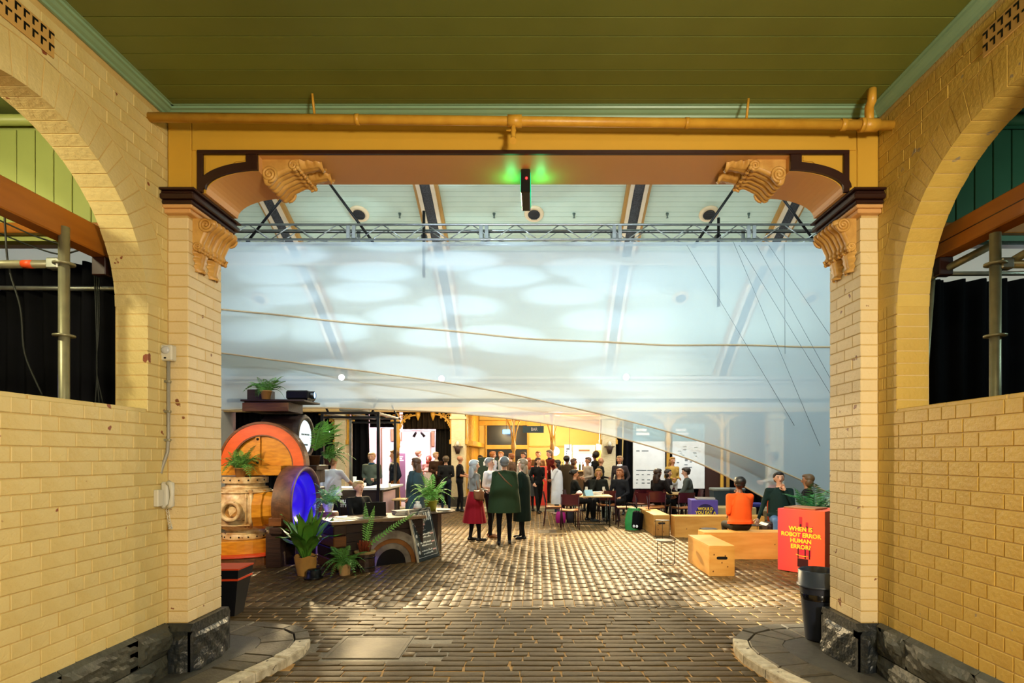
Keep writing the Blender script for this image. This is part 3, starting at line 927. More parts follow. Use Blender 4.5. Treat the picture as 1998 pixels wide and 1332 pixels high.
# horizontal moulding half way up the vault
v = vault(vault_py(500))
MB().box(-9.5, 9.5, v[0] - .14, v[0] + .1, v[1] - .2, v[1] + .06, b=.02).build('purlin', RIBC, hvault)
WHITEW = M('hall_white_wall', '#cac8c0', 0.6, col2='#bfbdb4', scale=1.2)
struct(MB().box(-9.7, -9.5, 4.7, 23, 0, 8.9).build('wall_hall_left', WHITEW))
struct(MB().box(9.5, 9.7, 4.7, 23, 0, 8.9).build('wall_hall_right', WHITEW))
wf = MB()
wf.box(-9.7, XL - .2, 4.5, 4.66, 3.35, 8.9); wf.box(XR + .2, 9.7, 4.5, 4.66, 3.35, 8.9); wf.box(XL - .2, XR + .2, 4.5, 4.66, ZC + .02, 8.9)
struct(wf.build('wall_hall_front', WHITEW))
wh = struct(MB().box(-9.5, 9.5, 17.42, 17.7, 3.12, 4.4).build('wall_hall_back', WHITEW))
MB().box(-9.5, 9.5, 17.2, 17.45, 3.98, 4.08, b=.02).build('cornice_band', WHITEW, wh)
MB().box(-9.5, 9.5, 17.3, 17.45, 3.86, 3.96, b=.02).build('cornice_band', WHITEW, wh)
MB().box(-9.5, 9.5, 17.22, 17.5, 3.00, 3.14, b=.01).build('arcade_beam', M('arcade_beam_paint', '#e0bd80', .5), wh)
LOUV = M('dark_louvre', '#50565a', 0.7)
for (a, b) in ((3.1, 4.95), (6.7, 7.15), (-8.2, -6.6)):
    for k in range(6):
        MB().box(a, b, 17.38, 17.42, 4.14 - .0 + k * .0, 4.15).build('louvre', LOUV, wh) if False else None
# verandah behind the arcade
VER = struct(MB().box(-9.5, 9.5, 17.42, 23, 3.30, 3.42).build('ceiling_verandah', YWALL))
vf = struct(MB().box(-9.5, 9.5, 17.35, 23, -.05, .12).build('floor_verandah', M('verandah_floor', '#9a927e', .5, col2='#857d6a', scale=3)))
MB().box(-9.5, 9.5, 17.10, 17.34, -.03, .118, b=.01).build('kerb_stone', M('pale_kerb', '#cfc09a', .5), vf)
wbk = struct(MB().box(-9.5, 9.5, 22.4, 22.6, 0, 3.4).build('wall_verandah_back', YWALL))
# ================================================================== far arcade
BRTEX = M('cream_brick_far', '#e9d8b0', 0.55, col2='#dac493', scale=9, mix=0.8, stretch=(1, 1, 5), bump=0.4, bscale=14)
def pbox(px0, px1, py0, py1, Y, dep, mb=None, mi=0, b=0.0):
    a, c = P(px0, py1, Y), P(px1, py0, Y)
    return (mb or MB()).box(a[0], c[0], Y, Y + dep, a[2], c[2], mi, b)
YA = 17.3
for i, (a, b) in enumerate(((-6.16, -5.84), (-2.61, -2.20), (1.98, 2.39), (7.1, 7.5))):
    w = struct(MB().box(a, b, YA, YA + .4, 0, 3.02).build('wall_pillar_%d' % (i + 1), BRTEX))
    MB().box(a - .05, b + .05, YA - .05, YA + .45, 2.78, 2.86, b=.01).build('capital_band', CREAM, w)
    MB().box(a - .04, b + .04, YA - .04, YA + .44, .10, .42, b=.01).build('plinth_block', KERBS, w)
    for sx in (a - .07, b + .0):
        MB().box(sx, sx + .07, YA + .04, YA + .36, 2.02, 2.16, b=.01).build('corbel', IRONY, w)
        MB().box(sx + .015, sx + .055, YA + .12, YA + .28, 2.1, 3.0).build('pilaster', IRONY, w)
def fret(parent, X, Y, sd, r=0.55, zt=3.0, mat=IRONY):
    """pierced quarter bracket between a post and the beam"""

    mb = MB()
    pts = [(X + sd * r * (1 - math.cos(t)), Y, zt - .62 + .56 * math.sin(t)) for t in [PI / 2 * i / 10 for i in range(11)]]
    mb.tube(pts, .028, 6)
    o = mb.build('fret_arc', mat, parent)
    for (cx, cz, rr) in ((.11, -.13, .085), (.27, -.10, .06), (.09, -.31, .06), (.39, -.06, .035), (.05, -.44, .035)):
        c = (X + sd * cx, zt + cz)
        mb = MB(); mb.tube([(c[0] + rr * math.cos(2 * PI * k / 10), Y, c[1] + rr * math.sin(2 * PI * k / 10)) for k in range(11)], .016, 5, caps=False)
        mb.tube([(c[0] - rr, Y, c[1]), (c[0] + rr, Y, c[1])], .011, 5)
        mb.tube([(c[0], Y, c[1] - rr), (c[0], Y, c[1] + rr)], .011, 5)
        mb.build('fret_ring', mat, o)
    for k in range(4):
        t = PI / 2 * (k + .6) / 5
        p = (X + sd * r * (1 - math.cos(t)), Y, zt - .62 + .56 * math.sin(t))
        MB().ball((p[0] + sd * .03, Y, p[2] - .04), (.035, .02, .04), 6, 5).build('fret_cusp', mat, o)

def iron_post(X, Y, zt=2.97, frets=(-1, 1)):
    root = empty('iron_post', (X, Y, 0))
    mb = MB().lathe([(.0, .1), (.10, .1), (.10, .35), (.07, .42), (.055, .6), (.05, 1.9), (.075, 1.95), (.06, 2.0), (.085, 2.12), (.06, 2.3), (.05, 2.4), (.05, zt)], n=12)
    mb.build('shaft', IRONY, root)
    for k in frets: fret(root, 0, 0, k, .55, zt)
    return root
for X, lb in ((-4.27, 'yellow cast iron post with fretwork brackets before the white exhibition room'), (4.02, 'yellow cast iron post between the two tall white information boards'),
              (5.67, 'slender yellow iron post behind the gauze at the dark panel')):
    tag(iron_post(X, YA + .15), lb, 'post', 'iron posts of the far arcade')
for (X, sd) in ((-5.84, 1), (-2.61, -1), (2.39, 1), (-6.16, -1)):
    fret(wh, X, YA + .18, sd)
# hanging finials between brackets
for X in (-3.66, -3.2):
    MB().lathe([(0, -.26), (.03, -.2), (.07, -.1), (.08, 0), (0, 0)], (X, YA + .18, 3.0), 8).build('pendant_finial', IRONY, wh)

def curtain(x0, x1, Y, z0, z1, mat, label, folds=None, amp=.05, group=None, name='curtain', seed=0):
    r = random.Random(seed)
    L_ = x1 - x0
    k = folds or max(3, int(L_ / .16))
    ph = [r.uniform(-.6, .6) for _ in range(k + 2)]
    def f(u, v):
        t = u * k
        y = Y + amp * (math.sin(2 * PI * t + ph[int(t)] * .8) * (.6 + .4 * v)) + .02 * math.sin(7 * u)
        return (x0 + L_ * u + .01 * math.sin(9 * v + t), y, z0 + (z1 - z0) * v)
    o = MB().grid(f, k * 8, 6).build(name, mat)
    md = o.modifiers.new('thickness', 'SOLIDIFY'); md.thickness = .006
    return tag(o, label, 'curtain', group)
LITCL = M('warm_lit_black_cloth', '#3a2f22', 0.9, col2='#1a1610', scale=2, spec=0.1)  # black cloth with the brown of warm light put into its colour
WARMCL = M('warm_black_cloth', '#15130f', 0.85, col2='#2c251a', scale=2, spec=0.2)
g = 'black stage drapes along the arcade'
curtain(-9.4, -6.2, 17.75, .12, 3.25, BLACKCL, 'black drape behind the projector crate at the left of the arcade', amp=.06, group=g, seed=1)
curtain(-5.82, -5.25, 17.8, .12, 3.0, BLACKCL, 'black drape beside the pillar, next to the white shirted man', amp=.07, group=g, seed=2)
curtain(-5.25, -4.32, 17.85, 2.56, 3.1, BLACKCL, 'short black valance over the pink lit panels', amp=.05, group=g, seed=3)
curtain(-4.2, -2.66, 17.8, 2.5, 3.1, LITCL, 'pleated black valance, warm light put into its colour, in the arch over the bright white wall', amp=.08, group=g, seed=4)
curtain(-3.2, -2.66, 17.95, .12, 3.0, WARMCL, 'long black drape hanging beside the pillar left of the bar', amp=.06, group=g, seed=5)
curtain(2.42, 3.05, 17.7, .12, 3.2, BLACKCL, 'black drape between the lantern pillar and the first white board', amp=.06, group=g, seed=6)
curtain(3.05, 7.2, 18.3, .12, 3.2, BLACKCL, 'wide black drape behind the white information boards', amp=.06, group=g, seed=7)
# exhibition room behind the left arcade
PINKW = M('pale_pink_panel', '#e6d6dc', 0.6, col2='#d8c6d0', scale=1.0)
WHITEP = M('white_panel', '#efeeea', 0.5)
er = struct(MB().box(-8.0, -2.4, 20.6, 20.75, .12, 3.3).build('wall_exhibition', PINKW))
BRP = M('brown_panel', '#8a6a48', .6)
for (a, b, z0, z1, mt, dy) in ((695, 703, 950, 832, WHITEP, .1), (706, 712, 950, 838, BRP, .1), (714, 732, 955, 838, M('grey_pink_panel', '#cfc0bc', .6), .12), (740, 748, 950, 834, BRP, .1), (746, 759, 955, 836, WHITEP, .3),
                               (760, 771, 860, 836, BRP, .08), (779, 784, 860, 842, BRP, .08), (839, 845, 870, 840, BRP, .08), (784, 838, 955, 842, WHITEP, .25), (625, 642, 930, 836, WHITEP, .3)):
    tmp = P(a, z0, 20.3), P(b, z1, 20.3)
    MB().box(tmp[0][0], tmp[1][0], 20.58 - dy, 20.6, max(.12, tmp[0][2]), tmp[1][2], b=.005).build('wall_panel', mt, er)
# mauve pull-up banner
MAUVE = M('mauve_print', '#7a5a70', .5)
b0, b1 = P(762, 962, 19.2), P(791, 884, 19.2)
bn = empty('pull_up_banner', ((b0[0] + b1[0]) / 2, 19.2, .12))
MB().box(-.25, .25, -.005, .005, .06, b1[2] - .12, b=.002).build('print_sheet', MAUVE, bn)
MB().box(-.27, .27, -.08, .08, 0, .06, b=.01).build('banner_foot', ALU, bn)
WHT = M('white_print', '#eeeef0', .5)
for k, (x0, x1, z) in enumerate(((-.05, .17, 1.50), (-.05, .14, 1.44), (-.05, .19, 1.38), (-.1, .0, .80), (-.1, .06, .72), (-.1, -.02, .64), (-.1, .03, .50), (-.1, .05, .34))):
    MB().box(x0, x1, -.008, -.005, z, z + .03).build('printed_line', WHT, bn)
tag(bn, 'mauve pull-up banner with white print beside the man in tan trousers', 'banner')
# track lights on a bar in the exhibition arch
tr = empty('track_light_bar', (-3.6, 18.4, 2.48))
for x in (-.6, .6): MB().tube([(x, 0, .08), (x, 0, .82)], .012, 6).build('hanger', WHITEP, tr)
MB().tube([(-.75, 0, 0), (.75, 0, 0)], .018, 6).tube([(-.75, 0, .08), (.75, 0, .08)], .018, 6).build('bar', WHITEP, tr)
for x, a in ((-.35, .5), (-.1, -.7), (.5, .6)):
    Mx = Matrix.Translation((x, 0, -.12)) @ Matrix.Rotation(a, 4, 'Y')
    MB().tube([(0, 0, -.1), (0, 0, .09)], [.05, .04], 10, M=Mx).tube([(0, 0, .08), (-x * 0, 0, .14)], .01, 5, M=Mx).build('spot_can', BLACKM, tr)
tag(tr, 'white bar carrying three small black spotlights in the arch', 'spotlight')

# ------------------------------------------------------------------ the bar bay
yb = 21.6
wb = struct(MB().box(-2.2, 2.7, yb, yb + .2, .12, 3.3).build('wall_bar_back', YWALL))
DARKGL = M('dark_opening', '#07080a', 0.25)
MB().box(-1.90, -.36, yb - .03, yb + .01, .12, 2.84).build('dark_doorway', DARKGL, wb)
MB().box(-1.96, -.34, yb - .10, yb - .03, 1.92, 2.08, b=.01).build('transom', IRONY, wb)
for x in (-1.96, -.38):
    MB().box(x, x + .06, yb - .08, yb - .03, .12, 2.9, b=.01).build('door_post', IRONY, wb)
MB().box(-2.2, 2.7, yb - .12, yb - .02, 2.82, 3.0, b=.01).build('head_beam', IRONY, wb)
MB().box(-.3, 2.6, yb - .05, yb - .01, 2.0, 2.05, b=.01).build('wall_rail', IRONY, wb)
ws = struct(MB().box(-2.32, -2.22, 17.75, 21.6, .12, 3.3).build('wall_bar_left', YWALL))
for k in range(11):                                    # board-and-batten cladding
    y = 17.85 + k * .34
    MB().box(-2.22, -2.19, y, y + .05, .12, 3.25, b=.004).build('batten', IRONY, ws)
MB().box(-2.22, -2.0, 17.8, 21.5, 1.98, 2.14, b=.01).build('wall_rail', IRONY, ws)
wr = struct(MB().box(2.6, 2.7, 17.75, 21.6, .12, 3.3).build('wall_bar_right', YWALL))
for k in range(8):
    y = 17.9 + k * .46
    MB().box(2.57, 2.6, y, y + .05, .12, 3.25, b=.004).build('batten', IRONY, wr)
for (X, Y) in ((-.78, 18.9), (.50, 18.75)):
    root = empty('verandah_post', (X, Y, .12))
    MB().lathe([(.0, 0), (.09, 0), (.09, .3), (.055, .4), (.05, 1.7), (.08, 1.76), (.09, 1.86), (.06, 2.0), (.035, 2.15), (.035, 2.6), (.06, 2.7), (.16, 3.15)], n=12).build('shaft', M('worn_yellow_iron', '#c79a52', .45, col2='#a97c3c', scale=8), root)
    for sd, dy in ((-1, 0), (1, 0), (0, 1), (0, -1)):
        pts = [(sd * .04, dy * .04, 1.95)] + [(sd * (.04 + .34 * t ** 2), dy * (.04 + .34 * t ** 2), 1.95 + 1.1 * t) for t in (.3, .6, .85, 1)]
        MB().tube(pts, .022, 6).build('curved_brace', IRONY, root)
    tag(root, 'verandah post with curved braces ' + ('left of the bar sign' if X < 0 else 'right of the bar sign'), 'post', 'posts of the bar bay')
# bar sign, exit sign
TEAL = M('slate_blue_sign', '#2b4a58', .5)
a, b = P(1020, 844, 18.4), P(1061, 831, 18.4)
sg_ = empty('bar_sign', ((a[0] + b[0]) / 2, 18.4, a[2]))
hw, hh = (b[0] - a[0]) / 2, b[2] - a[2]
MB().box(-hw, hw, -.015, .015, 0, hh, b=.003).build('sign_board', TEAL, sg_)
for x in (-hw * .7, hw * .7): MB().tube([(x, 0, hh), (x, 0, 3.3 - a[2])], .006, 5).build('hanger', BLACKM, sg_)
text('BAR', .15, WHT, sg_, (.03, -.017, hh / 2), (PI / 2, 0, 0), sx=.75)
tag(sg_, 'slate blue hanging sign reading BAR', 'sign')
a, b = P(981, 846, 20.5), P(995, 838, 20.5)
ex = empty('exit_sign', (a[0], 20.5, a[2]))
MB().box(0, .26, -.03, .03, 0, .15, b=.01).build('case', glow('exit_blue', '#58a8ff', 6.0), ex)
MB().tube([(.13, 0, .15), (.13, 0, 3.3 - a[2])], .008, 5).build('hanger', BLACKM, ex)
tag(ex, 'glowing blue exit light hanging in the dark doorway', 'sign')
# verandah rafters
for x in (-1.7, -.5, .75, 1.9):
    MB().box(x - .05, x + .05, 17.5, 22.3, 3.12, 3.30, b=.01).build('rafter', IRONY, VER)
MB().box(-2.2, 2.6, 18.85, 18.97, 3.0, 3.14, b=.01).build('cross_beam', IRONY, VER)
# bar counter with bottles, fridge, menu
bar = empty('bar_counter', (.95, 20.0, .12))
WOODD = M('dark_bar_wood', '#3a2a1a', .5, col2='#2a1c10', scale=4, stretch=(1, 1, .2))
MB().box(-1.1, 1.4, -.3, .3, 0, 1.0, b=.01).build('body', WOODD, bar)
MB().box(-1.15, 1.45, -.36, .34, 1.0, 1.05, b=.01).build('worktop', M('pale_bar_top', '#b9a27a', .3), bar)
tag(bar, 'dark bar counter with pale top behind the crowd under the sign', 'counter')
fr = empty('display_fridge', (1.72, 21.1, .12))
MB().box(-.42, .42, -.3, .3, 0, 1.95, b=.02).build('body', WHITEP, fr)
MB().box(-.36, .36, -.31, -.295, .5, 1.6, b=.01).build('lit_door', glow('fridge_light', '#f6f8f4', 2.2), fr)
MB().box(-.2, .2, -.32, -.30, 1.72, 1.78, b=.004).build('maker_plate', BRP, fr)
tag(fr, 'white lit drinks fridge standing behind the bar', 'fridge')
mp_ = empty('menu_poster', (1.15, 21.54, 1.35))
MB().box(-.12, .16, 0, .01, 0, .75).build('paper', glow('paper_glow', '#e8f0ea', 1.0), mp_)  # paper given its own glow to look brightly lit
for k in range(3): MB().box(-.04, .06, -.003, 0, .38 + k * .09, .42 + k * .09).build('printed_line', BLACKM, mp_)
tag(mp_, 'white menu poster on the yellow wall over the bar', 'poster')
gn = empty('green_light', (2.40, 19.5, 1.3))
MB().tube([(-.1, 0, 0), (.14, 0, .1), (.12, 0, .5), (-.08, 0, .55), (-.02, 0, .3)], .045, 8).build('glow_tube', glow('green_glow', '#10d868', 3.0), gn)
MB().box(-.14, .18, .05, .07, -.05, .6, b=.005).build('back_plate', BLACKM, gn)
MB().box(-.02, .06, .02, .06, -1.18, 0, b=.003).build('stand', BLACKM, gn)
tag(gn, 'green glowing light shape at the bar near the pillar', 'light')
sh = empty('white_shelf_unit', (1.62, 20.7, .12))
MB().box(.5, .98, -.25, -.2, 1.75, 1.98, b=.01).build('white_header', glow('lit_header', '#fff8ea', 1.6), sh)
MB().box(.5, .98, -.2, .2, 0, 1.75, b=.01).build('cabinet', YWALL, sh)
tag(sh, 'white and yellow shelving cabinet at the end of the bar', 'cabinet')
# big glowing lamps over the bar
for (px, py, Y, r, lb) in ((1083, 880, 19.35, .15, 'large glowing white globe lamp over the bar counter'), (1111, 883, 19.9, .08, 'small glowing globe lamp beside the menu poster')):
    p = P(px, py, Y)
    o = empty('globe_lamp', p)
    MB().ball((0, 0, 0), r, 14, 10).build('globe', glow('bulb', '#fff4dc', 14.0), o)
    MB().tube([(0, 0, r), (0, 0, 3.3 - p[2])], .008, 5).build('hanger', BLACKM, o)
    tag(o, lb, 'lamp')
# bottles and glasses at the bar
GLG = M('bottle_green', '#26401c', .15); GLB = M('bottle_brown', '#5a3414', .15); GLC = M('bottle_clear', '#d8d4b4', .1)
bot = MB().lathe([(0, 0), (.037, 0), (.037, .17), (.03, .2), (.013, .23), (.013, .29), (0, .29)], n=10).mesh('bottle', GLG)
for k in range(14):
    x = .25 + k * .105 if k < 7 else .05 + k * .12
    me = bot.copy(); me.materials[0] = (GLG, GLB, GLC)[k % 3]
    o = link('bottle', me, None, (x, 19.86 + .1 * (k % 2), 1.17))
    tag(o, ('dark green', 'amber brown', 'pale clear')[k % 3] + ' glass bottle standing on the bar counter', 'bottle', ('green', 'brown', 'clear')[k % 3] + ' bottles on the bar')
# red plinth with yellow lettering behind the woman in black
REDP = M('red_print', '#f0432e', .45, col2='#e83c34', scale=1.0)
YEL = M('yellow_print', '#f6e23a', .5)
rb = empty('red_plinth', (-.02, 17.95, .12), 0)
MB().box(-.27, .33, -.25, .25, 0, 1.22, b=.004).build('box', REDP, rb)
text('WHOSE IS\nIT GOOD?', .12, YEL, rb, (.03, -.252, .62), (PI / 2, 0, 0), bold=.006) if False else None
MB().box(-.05, .23, -.257, -.25, .66, .74).build('printed_line', YEL, rb)
MB().box(-.01, .21, -.257, -.25, .54, .62).build('printed_line', YEL, rb)
tag(rb, 'tall red plinth with yellow print behind the woman in black', 'plinth')
# green chalkboard at the bar
cbd = empty('menu_board', (-1.55, 17.9, .12))
MB().box(-.32, .32, -.01, .01, .75, 1.5, b=.004).build('board', M('dark_green_board', '#14301f', .6), cbd)
for x in (-.3, .3): MB().box(x - .015, x + .015, .01, .03, 0, 1.5).build('leg', BLACKM, cbd)
for k in (0, 1): MB().box(-.14 + k * .09, -.09 + k * .09, -.013, -.01, 1.24, 1.36).build('chalk_mark', WHT, cbd)
tag(cbd, 'dark green board on legs behind the woman in the red skirt', 'board')
# wall lanterns
for X, lb in ((-2.40, 'old iron wall lantern on the pillar left of the bar'), (2.19, 'old iron wall lantern on the pillar right of the bar')):
    o = empty('wall_lantern', (X, YA - .12, 1.72))
    MB().lathe([(0, 0), (.05, 0), (.085, .12), (.10, .20), (.09, .21), (0, .2)], n=12).build('pot', M('old_iron', '#3a2418', .6), o)
    MB().box(-.15, .15, -.02, .12, .21, .235, b=.005).build('bracket_shelf', M('old_iron', '#3a2418', .6), o)
    MB().tube([(.10 * math.cos(PI * k / 10), 0, .235 + .16 * math.sin(PI * k / 10)) for k in range(11)], .012, 5).build('hoop', CREAM, o)
    MB().ball((0, .0, .31), (.06, .06, .08), 10, 7).build('globe', M('frosted', '#e8e0cc', .3), o)
    tag(o, lb, 'lantern', 'wall lanterns on the arcade pillars')
# white information boards
BOARD = M('white_board_face', '#eef0ee', .5); TEALB = M('teal_print', '#2f8296', .5)
def info_board(pa, pb, lb, seed):
    a, b = P(pa, 953, 17.55), P(pb, 826, 17.55)
    w = b[0] - a[0]
    o = empty('information_board', (a[0], 17.55, .12))
    z0, z1 = a[2] - .12, b[2] - .12
    MB().box(0, w, 0, .05, z0, z1 - .55, b=.004).build('board', BOARD, o)
    MB().box(0, w, -.002, .05, z1 - .55, z1, b=.004).build('header', TEALB, o)
    for x in (.06, w - .06): MB().box(x - .03, x + .03, .05, .11, 0, z1, b=.004).build('leg', BLACKM, o)
    r = random.Random(seed)
    dk = M('board_ink', '#3c4a50', .6)
    for k in range(22):
        if seed == 1:
            x, z = (.1 + .17 * (k % 5), z0 + (.16, .26, .42, .55, 1.15)[k // 5 if k < 20 else 4])
            l = r.uniform(.03, .10) if k < 15 else r.uniform(.1, .3)
        else:
            x, z = r.uniform(.12, w - .3), r.uniform(z0 + .35, z0 + 1.3); l = r.uniform(.05, .12)
        MB().box(x, min(w - .05, x + l), -.003, 0, z, z + .025).build('printed_mark', dk, o)
    MB().box(.1, .5, -.006, -.002, z1 - .36, z1 - .28).build('printed_mark', WHT, o)
    MB().box(.1, .42, -.006, -.002, z1 - .24, z1 - .16).build('printed_mark', WHT, o)
    return tag(o, lb, 'board')
info_board(1235, 1298, 'tall white information board with teal header, nearer the lantern pillar', 1)
info_board(1312, 1375, 'tall white board with scattered diagram marks behind the man in grey jacket', 2)
dp = empty('dark_partition', (5.35, 17.6, .12))
MB().box(-.15, .5, 0, .05, 0, 2.6, b=.004).build('panel', M('dark_red_brown', '#3a1c12', .5, col2='#200f0a', scale=2, stretch=(1, 1, .3)), dp)
MB().box(.5, .6, -.02, .07, 0, 2.7, b=.004).build('frame_post', M('ochre_post', '#b88a3c', .5), dp)
tag(dp, 'dark red brown panel beside the second white board', 'panel')

# ================================================================== truss, gauze, hangers
TY, TZ = 11.1, 5.88
tru = empty('lighting_truss', (0, TY, TZ))
for dy in (0, .29):
    for dz in (0, .29):
        MB().tube([(-6.6, dy, dz), (6.4, dy, dz)], .024, 8).build('chord', ALU, tru)
up = MB().tube([(0, 0, 0), (.42, 0, .29)], .011, 6).mesh('brace', ALU)
dn_ = MB().tube([(0, 0, .29), (.42, 0, 0)], .011, 6).mesh('brace', ALU)
x = -6.5
k = 0
while x < 6.0:
    for dy in (0, .29):
        link('brace', up if k % 2 else dn_, tru, (x, dy, 0))
    x += .435; k += 1
hz = MB().tube([(0, 0, 0), (.42, .29, 0)], .011, 6).mesh('brace', ALU)
hz2 = MB().tube([(0, .29, 0), (.42, 0, 0)], .011, 6).mesh('brace', ALU)
x = -6.5; k = 0
while x < 6.0:
    link('brace', hz if k % 2 else hz2, tru, (x, 0, 0)); x += .435; k += 1
for px in (685, 944, 1204, 1466):
    X = (px - HX) / FPX * TY
    for dx in (-.055, .055):
        MB().box(X + dx - .035, X + dx + .035, -.02, .02, .02, .27, b=.004).build('joint_plate', ALU, tru); MB().box(X + dx - .035, X + dx + .035, .27, .31, .02, .27, b=.004).build('joint_plate', ALU, tru)
MB().tube([(-6.5, .15, .2), (-3, .15, .19), (0, .15, .2), (3, .15, .19), (6.3, .15, .2)], .014, 6).build('power_cable', BLACKM, tru)
tag(tru, 'long aluminium box truss hung across the hall', 'truss')
def hang(p0, p1, r, lb):
    o = empty('hanging_rod', p1)
    d = Vector(p0) - Vector(p1)
    MB().tube([(0, 0, 0), tuple(d)], r, 8).build('rod', BLACKM, o)
    MB().ball((0, 0, 0), r * 1.8, 8, 6).build('end_clamp', BLACKM, o)
    tag(o, lb, 'rod', 'black rods rigging the truss')
def vp(px, py):
    s = vault_py(py); v = vault(s)
    return ((px - HX) / FPX * v[0], v[0], v[1])
hang(vp(600, 300), P(732, 478, 11.2), .026, 'black diagonal rod right of the upper left carved scroll')
hang(vp(620, 300), P(484, 470, 11.2), .026, 'black diagonal rod at the arch beneath the upper left scroll')
hang(vp(1480, 300), P(1354, 480, 11.2), .026, 'black diagonal rod left of the upper right carved scroll')
hang(vp(1462, 300), P(1592, 474, 11.2), .026, 'black diagonal rod at the arch beneath the upper right scroll')
for px, y0, y1, lb in ((828, 412, 541, 'black vertical pipe hanging left of centre at the second rib'), (1403, 425, 598, 'black vertical pipe hanging at the right of the gauze')):
    a, b = P(px, y0, 11.3), P(px - 1, y1, 11.3)
    o = empty('hanging_pipe', (b[0], 11.3, b[2]))
    MB().tube([(0, 0, 0), (0, 0, a[2] - b[2])], .03, 8).build('pipe', BLACKM, o)
    MB().box(-.05, .05, 0, .12, TZ + .1 - b[2], TZ + .18 - b[2]).build('clamp', BLACKM, o)
    tag(o, lb, 'pipe')

GAUZE = gauze_mat('white_gauze', '#e0edf4', 0.47, 0.05)
HEMC = M('hem_cord', '#d8bd96', .8)
def hem_fn(pts, Y):
    q = [P(a, b, Y) for a, b in pts]
    xs, zs = [p[0] for p in q], [p[2] for p in q]
    # smooth interpolation
    def f(x):
        return float(np.interp(x, xs, zs) + np.interp(x - .35, xs, zs) + np.interp(x + .35, xs, zs)) / 3
    return f
HEMA = [(330, 803), (430, 799), (640, 796), (860, 803), (1022, 818), (1141, 838), (1240, 862), (1299, 880), (1375, 907), (1450, 949), (1511, 985), (1580, 1012), (1680, 1022)]
HEMB = [(330, 678), (432, 687), (672, 720), (860, 745), (1020, 773), (1180, 808), (1310, 843), (1410, 873), (1518, 918), (1623, 966), (1700, 996)]
SEAM = [(330, 590), (432, 602), (640, 627), (1040, 660), (1300, 673), (1617, 677), (1700, 676)]
def sheet(Y, hem, x0, x1, name, lb, ph, extra=None):
    fz = hem_fn(hem, Y)
    def bulge(x, v): return .10 * math.sin(x * .8 + ph + v * 2.2) * (1 - v) + .04 * math.sin(x * 2.1 + 5 * v + ph)
    def f(u, v):
        x = x0 + (x1 - x0) * u
        zb = fz(x)
        return (x, Y + bulge(x, v) * (v < 1), zb + (TZ - .03 - zb) * v)
    root = empty(name, (0, 0, 0))
    MB().grid(f, 90, 30).build('cloth', GAUZE, root)
    N_ = 70
    MB().tube([(x0 + (x1 - x0) * i / N_, Y + bulge(x0 + (x1 - x0) * i / N_, 0) - .012, fz(x0 + (x1 - x0) * i / N_)) for i in range(N_ + 1)], .016, 6).build('hem', HEMC, root)
    if extra:
        fe = hem_fn(extra, Y)
        pts = []
        for i in range(N_ + 1):
            x = x0 + (x1 - x0) * i / N_
            z = fe(x); v = (z - fz(x)) / (TZ - .03 - fz(x))
            pts.append((x, Y + bulge(x, v) - .018, z))
        MB().tube(pts, .017, 6).build('seam', HEMC, root)
    return tag(root, lb, 'gauze')
sheet(11.14, HEMB, -6.5, 6.4, 'gauze_screen', 'nearer sheer white gauze screen with a beige seam, hung from the truss', .3, SEAM)
sheet(11.60, HEMA, -6.5, 6.4, 'gauze_screen', 'farther sheer white gauze screen reaching lower over the arcade and tables', 1.7)
THIN = M('thin_wire', '#7d8890', .4)
for i, (a, b) in enumerate((((1442, 478), (1640, 800)), ((1500, 478), (1650, 700)), ((1530, 475), (1532, 690)), ((1430, 470), (1600, 870)), ((1476, 478), (1660, 810)), ((1340, 478), (1550, 830)))):
    p, q = P(a[0], a[1], 10.95), P(b[0], b[1], 10.95)
    o = tag(MB().tube([p, q], .0045, 5).build('guy_wire', THIN), ('thin guy wire slanting steeply to the right pier, third from the left at the truss', 'thin guy wire fastened to the truss under the lower right scroll, fifth from the left', 'short guy wire hanging nearly straight down, rightmost at the truss', 'thin guy wire slanting across the gauze, second from the left at the truss', 'thin guy wire slanting to the right pier, fourth from the left at the truss', 'long guy wire slanting across the gauze, leftmost at the truss')[i], 'wire', 'guy wires on the gauze')

# vents and sprinklers in the vault
VRING = M('vent_ring', '#e6cba0', .5); VGR = M('vent_grille', '#17181a', .5)
for (px, py, lb) in ((701, 416, 'round ceiling vent above the truss, leftmost of the upper three'), (1042, 416, 'round ceiling vent above the truss beside the exit sign, middle of three'), (1383, 416, 'round ceiling vent above the truss, rightmost of the upper three'),
                     (507, 582, 'round ceiling vent seen through the gauze at the far left'), (1328, 580, 'round ceiling vent seen through the gauze, nearer the hanging pipe'), (1582, 580, 'round ceiling vent seen through the gauze at the right pier')):
    s = vault_py(py); v = vault(s)
    X = (px - HX) / FPX * v[0]
    o = empty('ceiling_vent', (X, v[0], v[1]))
    q = Vector((0, v[2], v[3])).to_track_quat('Z', 'X')
    o.rotation_euler = q.to_euler()
    MB().lathe([(.12, .02), (.13, .045), (.2, .05), (.22, .02), (.22, 0)], n=24).build('ring', VRING, o)
    MB().lathe([(0, .058), (.12, .056), (.135, .046)], n=20).build('grille', VGR, o)
    mb = MB()
    for k in range(-3, 4):
        w = math.sqrt(.0165 - (k * .036) ** 2) if abs(k) < 4 and .0165 > (k * .036) ** 2 else .03
        mb.box(k * .036 - .005, k * .036 + .005, -w * .95, w * .95, .056, .064)
    stuff(mb.build('grille_bars', M('vent_bar', '#3a3a3a', .5), o))
    tag(o, lb, 'vent', 'round ceiling vents')
